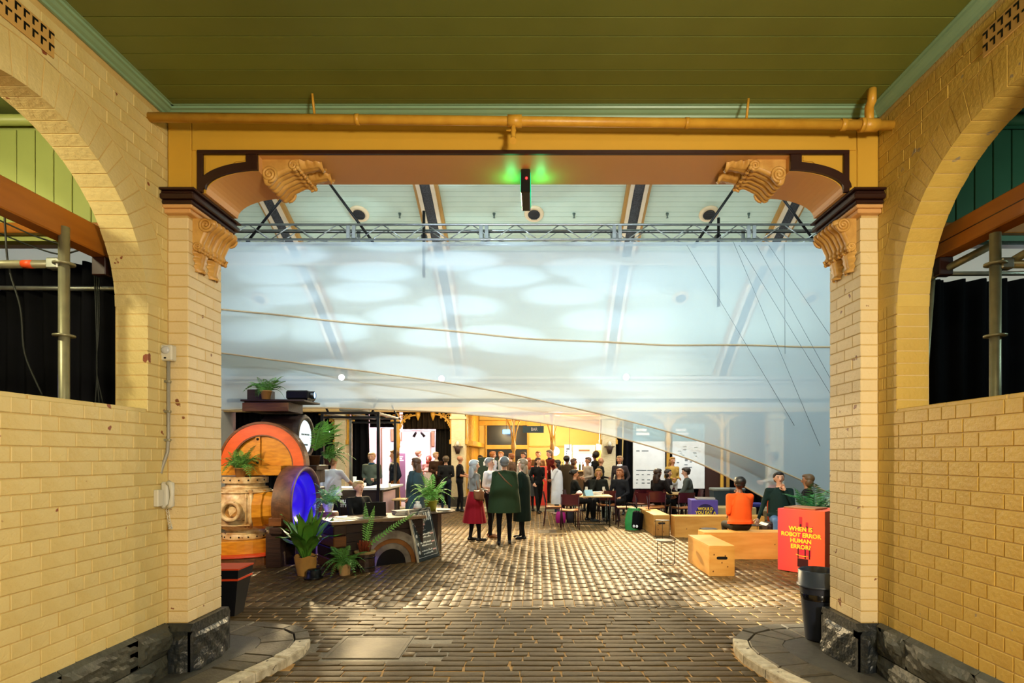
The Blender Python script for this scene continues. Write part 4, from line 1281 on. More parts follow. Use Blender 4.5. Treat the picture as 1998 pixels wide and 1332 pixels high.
for i, (px, py) in enumerate(((780, 416), (964, 416), (1120, 417), (1302, 416), (1461, 416))):
    p = vp(px, py)
    o = empty('sprinkler', (p[0], p[1], p[2]))
    MB().lathe([(0, 0), (.035, 0), (.02, -.05), (.012, -.09), (.03, -.1), (0, -.105)], n=8).build('head', M('sprinkler_metal', '#56665c', .4), o)
    tag(o, 'tiny ceiling sprinkler ' + ('just left of the second rib', 'left of the middle round vent', 'right of the middle round vent', 'left of the rightmost upper vent', 'right of the rightmost upper vent')[i], 'sprinkler', 'sprinklers in the vault')
# floodlights
for p, lb in zip(FLOODS, ('bright floodlight on the far wall above the kiosk', 'small bright floodlight on the far wall left of the bar', 'bright floodlight on the far wall right of the bar')):
    o = empty('floodlight', p)
    MB().box(-.13, .13, -.06, .08, -.1, .1, b=.02).build('housing', BLACKM, o)
    MB().lathe([(0, .018), (.06, .012), (.085, 0)], n=20, M=Matrix.Translation((0, -.061, 0)) @ Matrix.Rotation(PI / 2, 4, 'X')).build('lens', glow('flood_lens', '#fff2d4', 60.0 if p is not FLOODS[1] else 25.0), o)
    MB().box(-.02, .02, .08, .47, -.02, .02).build('wall_arm', BLACKM, o)
    tag(o, lb, 'floodlight', 'floodlights above the arcade')
# ================================================================== plants
def xy0(px, Y): return (px - HX) / FPX * Y
LEAFA = M('fern_green', '#5a9440', .5, col2='#76b04c', scale=9, rand=.18)
LEAFB = M('bright_fern', '#6cab46', .5, col2='#90c860', scale=9, rand=.15)
LEAFD = M('glossy_leaf', '#4a8a34', .3, col2='#86b03c', scale=5, rand=.2)
RUST = M('rust_fibre', '#8a3a14', .8, col2='#5a200c', scale=20)
SOIL = M('potting_soil', '#22180f', .9)
def frond_mesh(name, L_, arch, wid, n, mat, up=.5, seed=0, curl=0.0):
    r = random.Random(seed)
    mb = MB()
    pts = []
    for i in range(n + 1):
        t = i / n
        pts.append(Vector((L_ * (t * .95 - .1 * t * t), curl * L_ * t * t, L_ * (up * t * 1.5 - arch * t * t))))
    mb.tube(pts, [.006 * (1 - .8 * i / n) * (L_ / .5) ** .5 + .001 for i in range(n + 1)], 4, caps=False)
    for i in range(1, n + 1):
        t = i / n
        p = pts[i]; d = (pts[i] - pts[i - 1]).normalized()
        side = d.cross(Vector((0, 0, 1)))
        side = side.normalized() if side.length > 1e-3 else Vector((0, 1, 0))
        nn = side.cross(d)
        ll = wid * math.sin(PI * min(1, .12 + .9 * t)) ** .7 * (1 - .3 * t)
        for sg in (-1, 1):
            tip = p + side * sg * ll + d * ll * .45 - nn * ll * r.uniform(.05, .3)
            w = d * min(.45 * L_ / n, ll * .4)
            mid = p + (tip - p) * .45 + nn * ll * .06
            mb.add([tuple(p), tuple(mid - w * .6), tuple(tip), tuple(mid + w)], [(0, 1, 2), (0, 2, 3)], 0, False)
    return mb.mesh(name, mat)
def fern(loc, label, L_=.35, nfr=12, wid=.06, mat=LEAFA, arch=.9, up=.75, pot=None, seed=1, spread=(0, 2 * PI), npin=14, group=None, rise=0.0, cat='plant', name='potted_fern', vary=.3):
    r = random.Random(seed)
    root = empty(name, loc)
    zt = 0.0
    if pot: zt = pot(root)
    ms = [frond_mesh('frond', L_, arch * k, wid, npin, mat, up * (1.15 - .15 * k), seed + k, r.uniform(-.15, .15)) for k in (.6, 1, 1.35)]
    for i in range(nfr):
        a = spread[0] + (spread[1] - spread[0]) * (i + r.uniform(-.3, .3)) / nfr
        o = link('frond', ms[i % 3], root, (.02 * math.cos(a), .02 * math.sin(a), zt + rise), (0, -r.uniform(-.1, .55), a))
        s = r.uniform(1 - vary, 1 + vary * .5); o.scale = (s, s, s)
    tag(root, label, cat, group)
    return root
def pot_round(r0, r1, h, col, rim=True, nm='pot'):
    mat = M('pot_' + col, '#' + col, .7, col2=None, scale=10, bump=.2)
    def f(root):
        prof = [(0, .0), (r0, 0), (r1, h), (r1 + (.012 if rim else 0), h), (r1 + (.012 if rim else 0), h + .015), (r1 - .01, h + .015), (r1 - .015, h - .02), (0, h - .02)]
        MB().lathe(prof, n=18).build(nm, mat, root)
        MB().lathe([(0, h - .018), (r1 - .015, h - .018)], n=14).build('soil', SOIL, root)
        return h - .02
    return f
def pot_bag(r0, r1, h, col):
    mat = M('bag_' + col, '#' + col, .8, col2='#b5894a', scale=7, mix=.6, bump=.4, bscale=16)
    def f(root):
        mb = MB()
        def g(u, v):
            an = 2 * PI * u
            r = (r0 + (r1 - r0) * v) * (1 + .05 * math.sin(3 * an + 4 * v) + .03 * math.sin(7 * an))
            return (r * math.cos(an), r * math.sin(an), h * v + .012 * math.sin(5 * an) * v)
        mb.grid(g, 28, 8)
        mb.lathe([(0, .002), (r0, .002)], n=14)
        o = mb.build('paper_bag', mat, root)
        MB().lathe([(0, h - .03), (r1 * .97, h - .03)], n=14).build('soil', SOIL, root)
        return h - .03
    return f

# ================================================================== foundry-pattern sculpture (left)
ORANGE = M('orange_painted_wood', '#e0601c', .4, col2='#c24c14', scale=5, stretch=(1, 1, 3), bump=.15)
AMBER = M('amber_varnished_wood', '#dc9a28', .35, col2='#b87418', scale=6, mix=.8, stretch=(1, 1, 4), bump=.1)
CASTC = M('worn_cream_pattern', '#e6d2a0', .38, col2='#a8783c', scale=8, mix=.8, bump=.3, bscale=22, chips='#6e4420', chip_scale=13, chip_t=.70)
TIMBER = M('dark_old_timber', '#3b2416', .55, col2='#22130b', scale=9, mix=.8, stretch=(.4, 3, 3), bump=.4, bscale=20)
TIMBL = M('brown_timber', '#7a4a1e', .5, col2='#4e2c10', scale=8, mix=.8, stretch=(.4, 3, 3), bump=.3)
STL = M('step_red_edge', '#d8451c', .45)
# stepped round platform
pf = empty('stepped_platform', (-4.75, 9.25, 0))
for (r, z0, z1, mt, nm) in ((.87, 0, .13, TIMBL, 'lower_step'), (.70, .165, .36, AMBER, 'upper_step')):
    MB().lathe([(0, z0), (r, z0), (r, z1 - .01), (r - .01, z1), (0, z1)], n=40, smooth=False).build(nm, mt, pf)
MB().lathe([(0, .132), (.885, .132), (.89, .14), (.885, .163), (0, .164)], n=40, smooth=False).build('orange_tread', STL, pf)
MB().box(-.28, -.22, -.715, -.68, .20, .29).build('slot', BLACKM, pf)
tag(pf, 'round stepped platform of varnished wood with an orange tread', 'platform')
# cream valve body
vb = empty('valve_pattern', (-4.63, 9.03, .362))
body = MB().lathe([(0, 0), (.315, 0), (.325, .012), (.325, .085), (.30, .09), (.28, .10), (.28, .14), (.31, .155), (.37, .19), (.425, .26), (.45, .36), (.455, .48), (.45, .60), (.425, .70), (.37, .77), (.30, .80), (.285, .83), (.285, .87), (.0, .87)], n=36)
bo = body.build('body', CASTC, vb)
MB().lathe([(0, .872), (.27, .872), (.335, .872), (.335, .96), (.325, .967), (0, .967)], n=36, smooth=False).build('top_flange', CASTC, vb)
for z in (.10, .235, .735, .80): MB().lathe([(.0, z - .012), ((.30, .43, .43, .33)[(.10, .235, .735, .80).index(z)], z - .012), ((.31, .44, .44, .34)[(.10, .235, .735, .80).index(z)], z), ((.30, .43, .43, .33)[(.10, .235, .735, .80).index(z)], z + .012), (0, z + .012)], n=36).build('raised_band', CASTC, vb)
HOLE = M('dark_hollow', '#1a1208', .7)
Mp = Matrix.Translation((.02, -.45, .46)) @ Matrix.Rotation(.05, 4, 'Z') @ Matrix.Rotation(PI / 2, 4, 'X')
MB().lathe([(.10, -.1), (.105, .05), (.115, .065), (.15, .065), (.16, .05), (.16, -.1)], n=26, M=Mp).build('port_ring', CASTC, vb)
MB().lathe([(0, .0), (.105, .0)], n=20, M=Mp).build('port_hollow', M('worn_gold', '#a87c3c', .5, col2='#4a2c10', scale=14, mix=.9), vb)
for (a0, a1, z0, z1) in ((-1.95, -1.58, .60, .70), (-1.48, -1.12, .60, .70), (-1.95, -1.58, .215, .315), (-1.48, -1.12, .215, .315)):  # dark surface patches standing for the shade in recessed pockets
    MB().grid(lambda u, v: ((.452 - .10 * (abs(z0 + (z1 - z0) * v - .46) / .25) ** 3.2 + .004) * math.cos(a0 + (a1 - a0) * u), (.452 - .10 * (abs(z0 + (z1 - z0) * v - .46) / .25) ** 3.2 + .004) * math.sin(a0 + (a1 - a0) * u), z0 + (z1 - z0) * v), 8, 5).build('pocket_shade_patch', HOLE, vb)
for a in (-.92, -2.1):                                  # vertical ribs
    pts = [(.46 * math.cos(a) * k, .46 * math.sin(a) * k, z) for z, k in ((.20, .84), (.30, .97), (.48, 1.0), (.66, .97), (.76, .84))]
    MB().tube(pts, .032, 8).build('vertical_rib', CASTC, vb)
    pts = [(.45 * math.cos(a - .16) * k, .45 * math.sin(a - .16) * k, z) for z, k in ((.20, .84), (.30, .97), (.48, 1.0), (.66, .97), (.76, .84))]
    MB().tube(pts, .018, 8).build('vertical_rib', CASTC, vb)
Ms = Matrix.Translation((.40, -.12, .46)) @ Matrix.Rotation(PI / 2, 4, 'Y') @ Matrix.Rotation(-.2, 4, 'X')
MB().lathe([(.30, -.15), (.30, -.02), (.27, .0), (.26, .14), (.0, .14)], n=10, M=Ms, smooth=False).build('side_stub', AMBER, vb)
MB().lathe([(0, .145), (.235, .145), (.25, .138)], n=10, M=Ms, smooth=False).build('stub_face', TIMBER, vb)
Ms2 = Matrix.Translation((-.40, -.1, .46)) @ Matrix.Rotation(-PI / 2, 4, 'Y')
MB().lathe([(.30, -.15), (.30, -.02), (.27, .0), (.26, .10), (.0, .10)], n=24, M=Ms2).build('side_stub', CASTC, vb)
for k in range(8):
    a = -PI * (k + .5) / 8
    MB().ball((.336 * math.cos(a), .336 * math.sin(a), .92), .014, 6, 5).build('bolt_hole', HOLE, vb)
    MB().ball((.326 * math.cos(a), .326 * math.sin(a), .045), .014, 6, 5).build('bolt_hole', HOLE, vb)
tag(vb, 'worn cream and brown valve-shaped foundry pattern on the round platform', 'sculpture')
fern((xy0(469, 8.80), 8.80, 1.332), 'feathery fern in a tan pot on top of the cream valve', .36, 30, .10, LEAFA, 1.1, .85, pot_round(.062, .08, .125, 'c08a4a'), 5, npin=16)
# half-disc pattern
hd = empty('half_disc_pattern', (-4.34, 9.24, 1.502))
def half(r0, r1, y0, y1, mat, nm, par, n=28):
    pts = [(r1 * math.cos(PI * i / n), r1 * math.sin(PI * i / n)) for i in range(n + 1)]
    if r0 > 0: pts += [(r0 * math.cos(PI * i / n), r0 * math.sin(PI * i / n)) for i in range(n, -1, -1)]
    return MB().prism(pts, 'y', y0, y1).build(nm, mat, par)
half(.49, .68, -.26, -.14, ORANGE, 'orange_rim', hd)
half(.66, .695, -.27, -.12, TIMBL, 'outer_lip', hd)
half(.47, .50, -.255, -.14, TIMBL, 'inner_lip', hd)
half(0, .48, -.20, -.14, AMBER, 'amber_panel', hd)
MB().box(-.125, -.045, -.235, -.2, .0, .47, b=.004).build('centre_batten', AMBER, hd)
MB().box(-.047, -.043, -.204, -.199, .0, .475).build('panel_joint', BLACKM, hd)
for z in (.05, .42): MB().ball((-.085, -.236, z), .022, 8, 6).build('bolt_hole', BLACKM, hd)
half(0, .67, -.14, -.09, TIMBER, 'back_board', hd)
tag(hd, 'large orange rimmed half-disc with amber panel above the valve', 'sculpture')
# timber frame under the half disc and behind the valve
tf = empty('timber_stack', (0, 0, 0))
MB().box(-5.05, -4.02, 8.93, 9.40, 1.35, 1.50, b=.008).build('front_plank', AMBER, tf)
for (x0, x1, y0, y1, z0, z1, mt) in ((-4.08, -3.72, 9.56, 9.76, 0.0, 1.50, TIMBER), (-4.95, -4.7, 9.62, 9.85, .37, 1.34, TIMBER), (-4.05, -3.9, 9.62, 9.75, .0, 1.34, TIMBER)):
    MB().box(x0, x1, y0, y1, z0, z1, b=.008).build('upright', mt, tf)
for z in (.02, .30, .60, .90, 1.2):
    MB().box(-4.2, -3.72, 9.76, 9.98, z, z + .22, b=.008).build('stacked_beam', TIMBER, tf)
MB().box(-5.0, -3.65, 9.42, 9.95, 1.42, 1.50, b=.008).build('top_plank', TIMBER, tf)
MB().box(-3.95, -3.76, 8.36, 8.52, .62, .74, b=.006).build('bracket_beam', TIMBL, tf)
MB().box(-3.95, -3.76, 8.38, 8.52, .50, .60, b=.006).build('bracket_beam', TIMBER, tf)
MB().box(-4.02, -3.80, 8.42, 8.62, 0, .50, b=.006).build('upright', TIMBER, tf)
tag(tf, 'dark stacked old timbers framing the sculpture behind the valve', 'frame')
# porthole drum, open towards the hall
RIMW = M('worn_wood_rim', '#6a4526', .5, col2='#3a2212', scale=10, mix=.8, bump=.3)
BLUEW = M('blue_lit_lining', '#3a20d0', .2, col2='#5a30c0', scale=3)  # blue violet lamp light put into the dish colour
ph = empty('porthole_drum', (-3.66, 9.0, 0))
Mr = Matrix.Translation((0, 0, .88)) @ Matrix.Rotation(PI / 2, 4, 'Y')
MB().lathe([(.62, -.26), (.62, 0), (.61, .02), (.57, .03), (.54, .0), (.53, -.04)], n=48, M=Mr).build('rim', RIMW, ph)
MB().lathe([(.53, -.04), (.50, -.12), (.36, -.19), (.34, -.16), (.30, -.2), (0, -.23)], n=48, M=Mr).build('blue_lit_dish', BLUEW, ph)
MB().lathe([(.62, -.26), (0, -.26)], n=48, M=Mr).build('back', TIMBER, ph)
MB().box(-.24, -.04, -.30, .30, 0, .285, b=.01).build('cradle', TIMBER, ph)
tag(ph, 'big round wooden porthole, blue violet light coloured into its dish', 'sculpture')
# upper drum with white screen
ud = empty('screen_drum', (-3.88, 9.52, 0))
Mu = Matrix.Translation((0, 0, 1.97)) @ Matrix.Rotation(PI / 2, 4, 'Y')
MB().lathe([(0, -.62), (.36, -.62), (.36, -.1), (.375, -.08), (.375, .0), (.36, .02), (.30, .025), (.285, .0), (.28, -.02)], n=36, M=Mu).build('drum', TIMBER, ud)
MB().lathe([(0, .0), (.285, -.01)], n=30, M=Mu).build('screen', glow('white_screen', '#d8eaee', 1.3), ud)
for z, w in ((2.0, .16), (1.83, .09)):
    for k in range(5): MB().box(.002, .006, -w + k * w * .42, -w + k * w * .42 + w * .3, z, z + .028).build('printed_mark', M('screen_ink', '#33454c', .6), ud)
MB().box(-.58, -.1, -.25, .25, 1.505, 1.64, b=.01).build('cradle', TIMBER, ud)
tag(ud, 'dark wooden drum with a round glowing white screen', 'sculpture')
tb = empty('timber_box', (-4.32, 9.42, 2.37))
MB().box(-.38, .32, -.3, .3, -.0, .16, b=.01).build('box', TIMBER, tb)
MB().box(-.40, .34, -.32, -.3, .0, .14, b=.006).build('front_board', TIMBL, tb)
MB().box(-.42, .60, -.34, .34, .16, .19, b=.006).build('top_board', TIMBER, tb)
tag(tb, 'dark timber box with plank top carrying the projector', 'box')
pj = empty('projector', (-3.86, 9.32, 2.562))
MB().box(-.2, .16, -.14, .2, .012, .155, b=.02).build('case', BLACKM, pj)
Mj = Matrix.Translation((.16, .02, .09)) @ Matrix.Rotation(PI / 2, 4, 'Y')
MB().lathe([(.065, -.02), (.065, .05), (.055, .055), (.05, .045)], n=16, M=Mj).build('lens_barrel', BLACKM, pj)
MB().lathe([(0, .045), (.05, .045)], n=14, M=Mj).build('lens', glow('projector_lens', '#7aa8ff', 4.0), pj)
for x in (-.16, .12):
    for y in (-.1, .15): MB().box(x, x + .02, y, y + .02, 0, .013).build('foot', BLACKM, pj)
tag(pj, 'black projector with a shining blue lens on the timber box', 'projector')
wc = tag(MB().box(-4.72, -4.42, 9.25, 9.6, 2.562, 2.74, b=.01).build('wooden_crate', TIMBER), 'small dark wooden crate behind the topmost fern', 'crate')
p = P(519, 803, 9.12)
fern((p[0], 9.12, 2.562), 'airy fern in a terracotta pot at the very top of the sculpture', .35, 26, .09, LEAFA, 1.0, .8, pot_round(.062, .082, .125, 'c89a5a'), 9, npin=15)
fern((-3.80, 9.70, 1.502), 'large bright green fern spreading right from behind the white screen', .66, 15, .15, LEAFB, .5, .62, pot_round(.08, .1, .15, '5a3a20'), 12, spread=(-1.0, .9), npin=18, vary=.2, rise=.12)
fern((-3.62, 9.86, 1.502), 'smaller trailing fern at the foot of the white screen', .42, 16, .10, LEAFA, .9, .6, pot_round(.05, .07, .1, '6a4526'), 13, spread=(-1.5, 1.2), npin=14)

# ================================================================== plants on the paving by the desk
def leafy(loc, label, n, L_, wid, mat, pot, seed):
    r = random.Random(seed)
    root = empty('birds_nest_fern', loc)
    zt = pot(root)
    for i in range(n):
        a = 2 * PI * i / n * 1.618 * 2.1 + r.uniform(-.2, .2)
        tilt = r.uniform(.05, .85)
        LL = L_ * r.uniform(.75, 1.1)
        mb = MB()
        def f(u, v, tilt=tilt, LL=LL, ph=r.uniform(0, 6)):
            t = v
            bend = tilt * (.4 + .8 * t)
            x = LL * t * math.sin(bend); z = LL * t * math.cos(bend)
            w = wid * math.sin(PI * min(1, .08 + .95 * t)) ** .7
            s = (u - .5) * 2
            return (x + .02 * abs(s), s * w, z + .22 * w * abs(s) + .018 * math.sin(13 * t + ph) * abs(s))
        mb.grid(f, 6, 12)
        link('leaf', mb.mesh('leaf', mat), root, (.02 * math.cos(a), .02 * math.sin(a), zt), (0, 0, a))
    return tag(root, label, 'plant')
g_ = G(597, 1121)
leafy(g_, "bird's nest fern with broad glossy leaves in a tan paper bag", 38, .64, .066, LEAFD, pot_bag(.115, .15, .27, 'd09a4a'), 4)
hb = empty('floor_light', (G(612, 1128)[0], G(612, 1128)[1], 0))  # unidentified round black object, carries no lamp
MB().lathe([(0, 0), (.125, 0), (.125, .02), (.10, .03), (.095, .10), (.07, .125), (0, .13)], n=24).build('housing', BLACKM, hb)
MB().box(-.02, .05, -.06, -.02, .115, .125).build('label_tab', M('teal_tab', '#1f8a7a', .5), hb)
tag(hb, 'low round black object before the paper bag pot', 'light')
fern(G(672, 1121), 'small ferny plant in a little kraft paper pot on the paving', .34, 34, .075, LEAFA, 1.25, .8, pot_bag(.07, .085, .15, 'd2ac78'), 21, npin=15)
bl = empty('half_barrel', (G(712, 1113)[0], G(712, 1113)[1], 0))
for k in range(14):
    MB().box(-.031, .031, -.012, .012, 0, .25, b=.003, M=Matrix.Rotation(2 * PI * k / 14, 4, 'Z') @ Matrix.Translation((0, -.128, 0))).build('stave', TIMBER, bl)
for z in (.05, .19): MB().lathe([(.139, z), (.144, z), (.144, z + .02), (.139, z + .02)], n=20).build('hoop', BLACKM, bl)
MB().lathe([(0, .2), (.12, .2)], n=16).build('base', TIMBER, bl)
tag(bl, 'dark little wooden half barrel holding the rusty fibre plant', 'barrel')
bl2 = empty('fibre_plant', (bl.location[0], bl.location[1], .205))
MB().lathe([(0, 0), (.11, 0), (.155, .07), (.15, .085), (.10, .06), (0, .06)], n=22).build('hessian_wrap', M('hessian', '#b89a62', .9, col2='#5a6a60', scale=12), bl2)
r = random.Random(8)
mb = MB()
for k in range(70):
    a = r.uniform(0, 2 * PI); rr = r.uniform(.0, .07)
    mb.tube([(rr * math.cos(a), rr * math.sin(a), .06), (rr * 1.25 * math.cos(a), rr * 1.25 * math.sin(a), .13), (rr * 1.5 * math.cos(a + .2), rr * 1.5 * math.sin(a + .2), .13 + r.uniform(.05, .11))], .0045, 4)
stuff(mb.build('rusty_fibres', RUST, bl2))
fm = frond_mesh('frond', .95, .25, .085, 22, LEAFB, .52, 3, .0)
for (a, s, tl) in ((.55, .95, -.12), (2.1, .85, -.35), (1.75, .7, -.55)):
    o = link('frond', fm, bl2, (0, 0, .12), (.5 if a < 1 else .3, tl, a)); o.scale = (s, s, s)
tag(bl2, 'plant with rusty fibres and three long green fronds in the barrel', 'plant')

# ================================================================== timber reception desk
dk = empty('reception_desk', (-2.90, 8.14, 0), math.atan2(.84, 1.03))
DARKP = M('dark_plank', '#2c1a10', .5, col2='#1a0f09', scale=7, mix=.8, stretch=(.3, 2, 3), bump=.3)
DTOP = M('grey_worn_top', '#8a7358', .4, col2='#6a553e', scale=6, mix=.7, stretch=(.4, 3, 1))
LEN = 1.42
for k in range(5):
    MB().box(0.16, LEN, .02, .06, .02 + k * .127, .02 + k * .127 + .123, b=.004).build('front_plank', DARKP, dk)
for k in range(4):
    MB().box(-.02, .17, -.02, .68, .01 + k * .165, .01 + k * .165 + .155, b=.012).build('end_log', TIMBER if k % 2 else TIMBL, dk)
MB().box(LEN - .05, LEN, .06, .7, .02, .66, b=.004).build('end_panel', DARKP, dk)
MB().box(-.05, LEN + .03, -.04, .72, .665, .715, b=.008).build('top', DTOP, dk)
def halfring(r0, r1, y0, y1, mat, nm, cx, n=24):
    pts = [(cx + r1 * math.cos(PI * i / n), r1 * math.sin(PI * i / n)) for i in range(n + 1)] + [(cx + r0 * math.cos(PI * i / n), r0 * math.sin(PI * i / n)) for i in range(n, -1, -1)]
    MB().prism(pts, 'y', y0, y1).build(nm, mat, dk)
halfring(.40, .52, -.045, .02, M('grey_ring', '#8d8578', .35, col2='#5a5048', scale=7, mix=.8), 'grey_arch', .86)
halfring(.33, .40, -.03, .02, M('rust_ring', '#8a5a2c', .4, col2='#5a3416', scale=7), 'rust_arch', .86)
halfring(.24, .33, -.015, .02, M('grey_ring', '#8d8578', .35), 'inner_arch', .86)
halfring(.01, .24, .0, .02, BLACKM, 'dark_hollow', .86)
tag(dk, 'dark timber reception desk with a half-round arch in its front', 'desk')
def on_desk(lx, ly, z=.715):
    v = Matrix.Rotation(dk.rotation_euler[2], 3, 'Z') @ Vector((lx, ly, 0))
    return (dk.location[0] + v.x, dk.location[1] + v.y, z)
lp = empty('laptop', on_desk(.80, .42), math.radians(190))
MB().box(-.17, .17, -.11, .11, .0, .016, b=.004).build('keyboard_base', BLACKM, lp)
MB().box(-.17, .17, 0, .008, 0, .22, b=.003, M=Matrix.Translation((0, .11, .016)) @ Matrix.Rotation(-.25, 4, 'X')).build('screen_lid', BLACKM, lp)
tag(lp, 'open black laptop on the reception desk', 'laptop')
PAPER = M('white_paper', '#e8e2d6', .7)
for i, (lx, ly, a, lb) in enumerate(((.18, .2, .3, 'loose white paper sheets at the left end of the desk'), (.42, .28, -.2, 'white leaflets in front of the laptop on the desk'), (.30, .45, .6, 'folded paper lying beside the trailing fronds on the desk'))):
    o = empty('papers', on_desk(lx, ly, .716), a)
    for k in range(3): MB().box(-.14 + .02 * k, .14 + .03 * k, -.1, .1 - .02 * k, .003 * k, .003 * k + .002).build('sheet', PAPER, o)
    tag(o, lb, 'paper')
bs_ = empty('book_stack', on_desk(1.22, .34, .716), .4)
bs_z = 0
for k, c in enumerate(('6a6a70', 'c9bca4', '8a8074')):
    o = empty('book', (bs_.location[0], bs_.location[1], .716 + bs_z), .45 + .1 * k)
    MB().box(-.15, .15, -.11, .11, 0, .022, b=.002).build('cover', M('book_' + c, '#' + c, .6), o)
    MB().box(-.146, .152, -.112, .106, .004, .018).build('pages', PAPER, o)
    tag(o, ('grey book at the bottom', 'pale book in the middle', 'taupe book on top')[k] + ' of the pile on the desk', 'book', 'books piled on the desk')
    bs_z += .0225
bpy.data.objects.remove(bs_, do_unlink=True)
# small log stool with wrapped plant behind the desk
lg = empty('log_stool', (-3.42, 9.32, 0))
MB().lathe([(0, 0), (.16, 0), (.15, .3), (.16, .72), (.15, .74), (0, .745)], n=18).build('log', TIMBL, lg)
MB().lathe([(0, .746), (.15, .746)], n=18).build('cut_face', M('cut_wood', '#b48a50', .6), lg)
tag(lg, 'short upright log used as a stand beside the porthole', 'stand')
fern((-3.42, 9.32, .748), 'fern in white wrapping on the upright log beside the porthole', .36, 24, .085, LEAFB, 1.1, .8, pot_bag(.06, .09, .13, 'e0dcd2'), 31)
# round counter at the end of the desk
rc = empty('round_counter', (-1.86, 9.92, 0))
MB().lathe([(0, .68), (.42, .68), (.43, .69), (.43, .71), (.42, .715), (0, .716)], n=32).build('top', M('dark_round_top', '#4a3a2c', .35), rc)
MB().box(-.26, .16, -.2, .2, 0, .68, b=.01).build('pedestal', DARKP, rc)
tag(rc, 'round dark counter top on a black pedestal behind the chalkboard', 'counter')
p = P(843, 986, 9.85)
fern((-1.83, 9.80, .718), 'lush fern in a yellow green basket on the round counter', .44, 34, .09, LEAFB, 1.2, .95, pot_round(.085, .11, .16, '9a9a2c'), 41)
wp = empty('wrapped_jar', (-2.04, 9.72, .718))
MB().lathe([(0, 0), (.06, 0), (.075, .05), (.06, .11), (.03, .13), (.04, .16), (0, .15)], n=12).build('white_wrap', PAPER, wp)
MB().lathe([(.055, .03), (.078, .035), (.078, .05)], n=12).build('band', M('jar_band', '#b0562c', .6), wp)
tag(wp, 'small white wrapped jar beside the basket fern', 'jar')
pl_ = empty('plate', (-1.62, 9.80, .718))
MB().lathe([(0, .004), (.08, .004), (.13, .02), (.135, .018), (.08, 0), (0, 0)], n=24).build('dish', PAPER, pl_)
tag(pl_, 'white plate at the right rim of the round counter', 'plate')
# chalkboard
cb = empty('chalkboard_sign', (-1.73, 9.13, 0), math.atan2(.59, .21))
SLATE = M('chalkboard', '#16262c', .6, col2='#1e3138', scale=7)
CH = M('chalk', '#dfe6e6', .8); CHP = M('pink_chalk', '#d0a8a8', .8)
Mc = Matrix.Rotation(-.23, 4, 'X')
MB().box(-.31, .31, 0, .015, .03, .80, M=Mc).build('slate', SLATE, cb)
for (a, b, c, d) in ((-.335, -.305, .0, .83), (.305, .335, .0, .83)): MB().box(a, b, -.006, .022, c, d, b=.003, M=Mc).build('frame_side', M('pale_frame', '#b8b09c', .6) if a < 0 else SLATE, cb)
for (c, d) in ((.0, .03), (.8, .83)): MB().box(-.31, .31, -.006, .022, c, d, b=.003, M=Mc).build('frame_rail', SLATE, cb)
def chalk(body, size, mat, x, z, sx=1.0):
    e = Mc @ Vector((x, -.004, z))
    text(body, size, mat, cb, tuple(e), (PI / 2 - .23, 0, 0), sx=sx)
chalk('MPavilion', .15, CH, -.10, .70, .55); chalk('HUB', .20, CH, .19, .68, .55)
for (x0, x1, z) in ((-.27, .06, .60), (-.22, .06, .47), (-.28, .28, .055), (-.27, .28, .775)):
    MB().box(x0, x1, -.003, 0, z, z + .006, M=Mc).build('chalk_line', CH, cb)
for (x) in (-.285, .28): MB().box(x, x + .005, -.003, 0, .055, .78, M=Mc).build('chalk_line', CH, cb)
chalk("WHAT'S ON\nTODAY?", .055, CHP, -.08, .535)
r = random.Random(2)
for k in range(3):
    zz = .40 - k * .13
    MB().ball((-.235, -.002, zz), (.025, .004, .03), 8, 6, M=Mc).build('chalk_bullet', CH, cb)
    for j in range(2):
        x = -.16 + .03 * j
        while x < .16:
            l = r.uniform(.015, .035)
            MB().box(x, x + l, -.003, 0, zz - .045 * j, zz - .045 * j + r.uniform(.012, .028), M=Mc).build('chalk_stroke', CH, cb)
            x += l + .012
    MB().box(.17, .27, -.003, 0, zz - .01, zz + .012, M=Mc).build('chalk_stroke', CHP, cb)
tag(cb, 'leaning black chalkboard sign with chalk lettering at the desk end', 'sign')

# ================================================================== kiosk with white counter
ks = empty('kiosk_pergola', (0, 0, 0))
for (x, y) in ((-4.42, 11.72), (-3.27, 11.72), (-4.42, 13.5), (-3.37, 13.5)):
    MB().box(x - .03, x + .03, y - .03, y + .03, 0, 2.52, b=.004).build('post', BLACKM if (x, y) != (-4.42, 13.5) else STEEL, ks)
for y in (11.72, 13.5):
    for z in (2.43, 2.52): MB().box(-4.45, -3.24, y - .025, y + .025, z, z + .045, b=.004).build('rail', BLACKM, ks)
for x in (-4.42, -3.85, -3.30): MB().box(x - .025, x + .025, 11.72, 13.5, 2.52, 2.565, b=.004).build('rail', M('dull_steel', '#6a6a68', .4, metal=.6), ks)
for (x0, x1, y) in ((-4.3, -4.45, 11.72), (-3.8, -3.95, 13.5), (-3.4, -3.3, 11.72), (-3.3, -3.45, 13.5), (-4.0, -3.9, 12.6)):
    MB().tube([(x0, y, 2.55), (x1, y, 2.86)], .022, 6).build('strut', BLACKM, ks)
MB().box(-4.25, -3.75, 12.2, 12.8, 2.62, 2.84, b=.02).build('projector_box', M('grey_case', '#6a685e', .5), ks)
tag(ks, 'black steel kiosk frame standing over the white counter', 'frame')
kc = empty('kiosk_counter', (0, 0, 0))
KDK = M('kiosk_dark', '#2a1f1a', .5); KWH = M('kiosk_white_top', '#f0f2f0', .3)
MB().box(-4.7, -3.22, 11.80, 12.30, 0, .95, b=.006).build('front_body', KDK, kc)
MB().box(-3.62, -3.22, 12.31, 13.3, 0, .95, b=.006).build('side_body', KDK, kc)
MB().box(-4.75, -3.15, 11.74, 12.36, .95, 1.0, b=.006).build('front_top', KWH, kc)
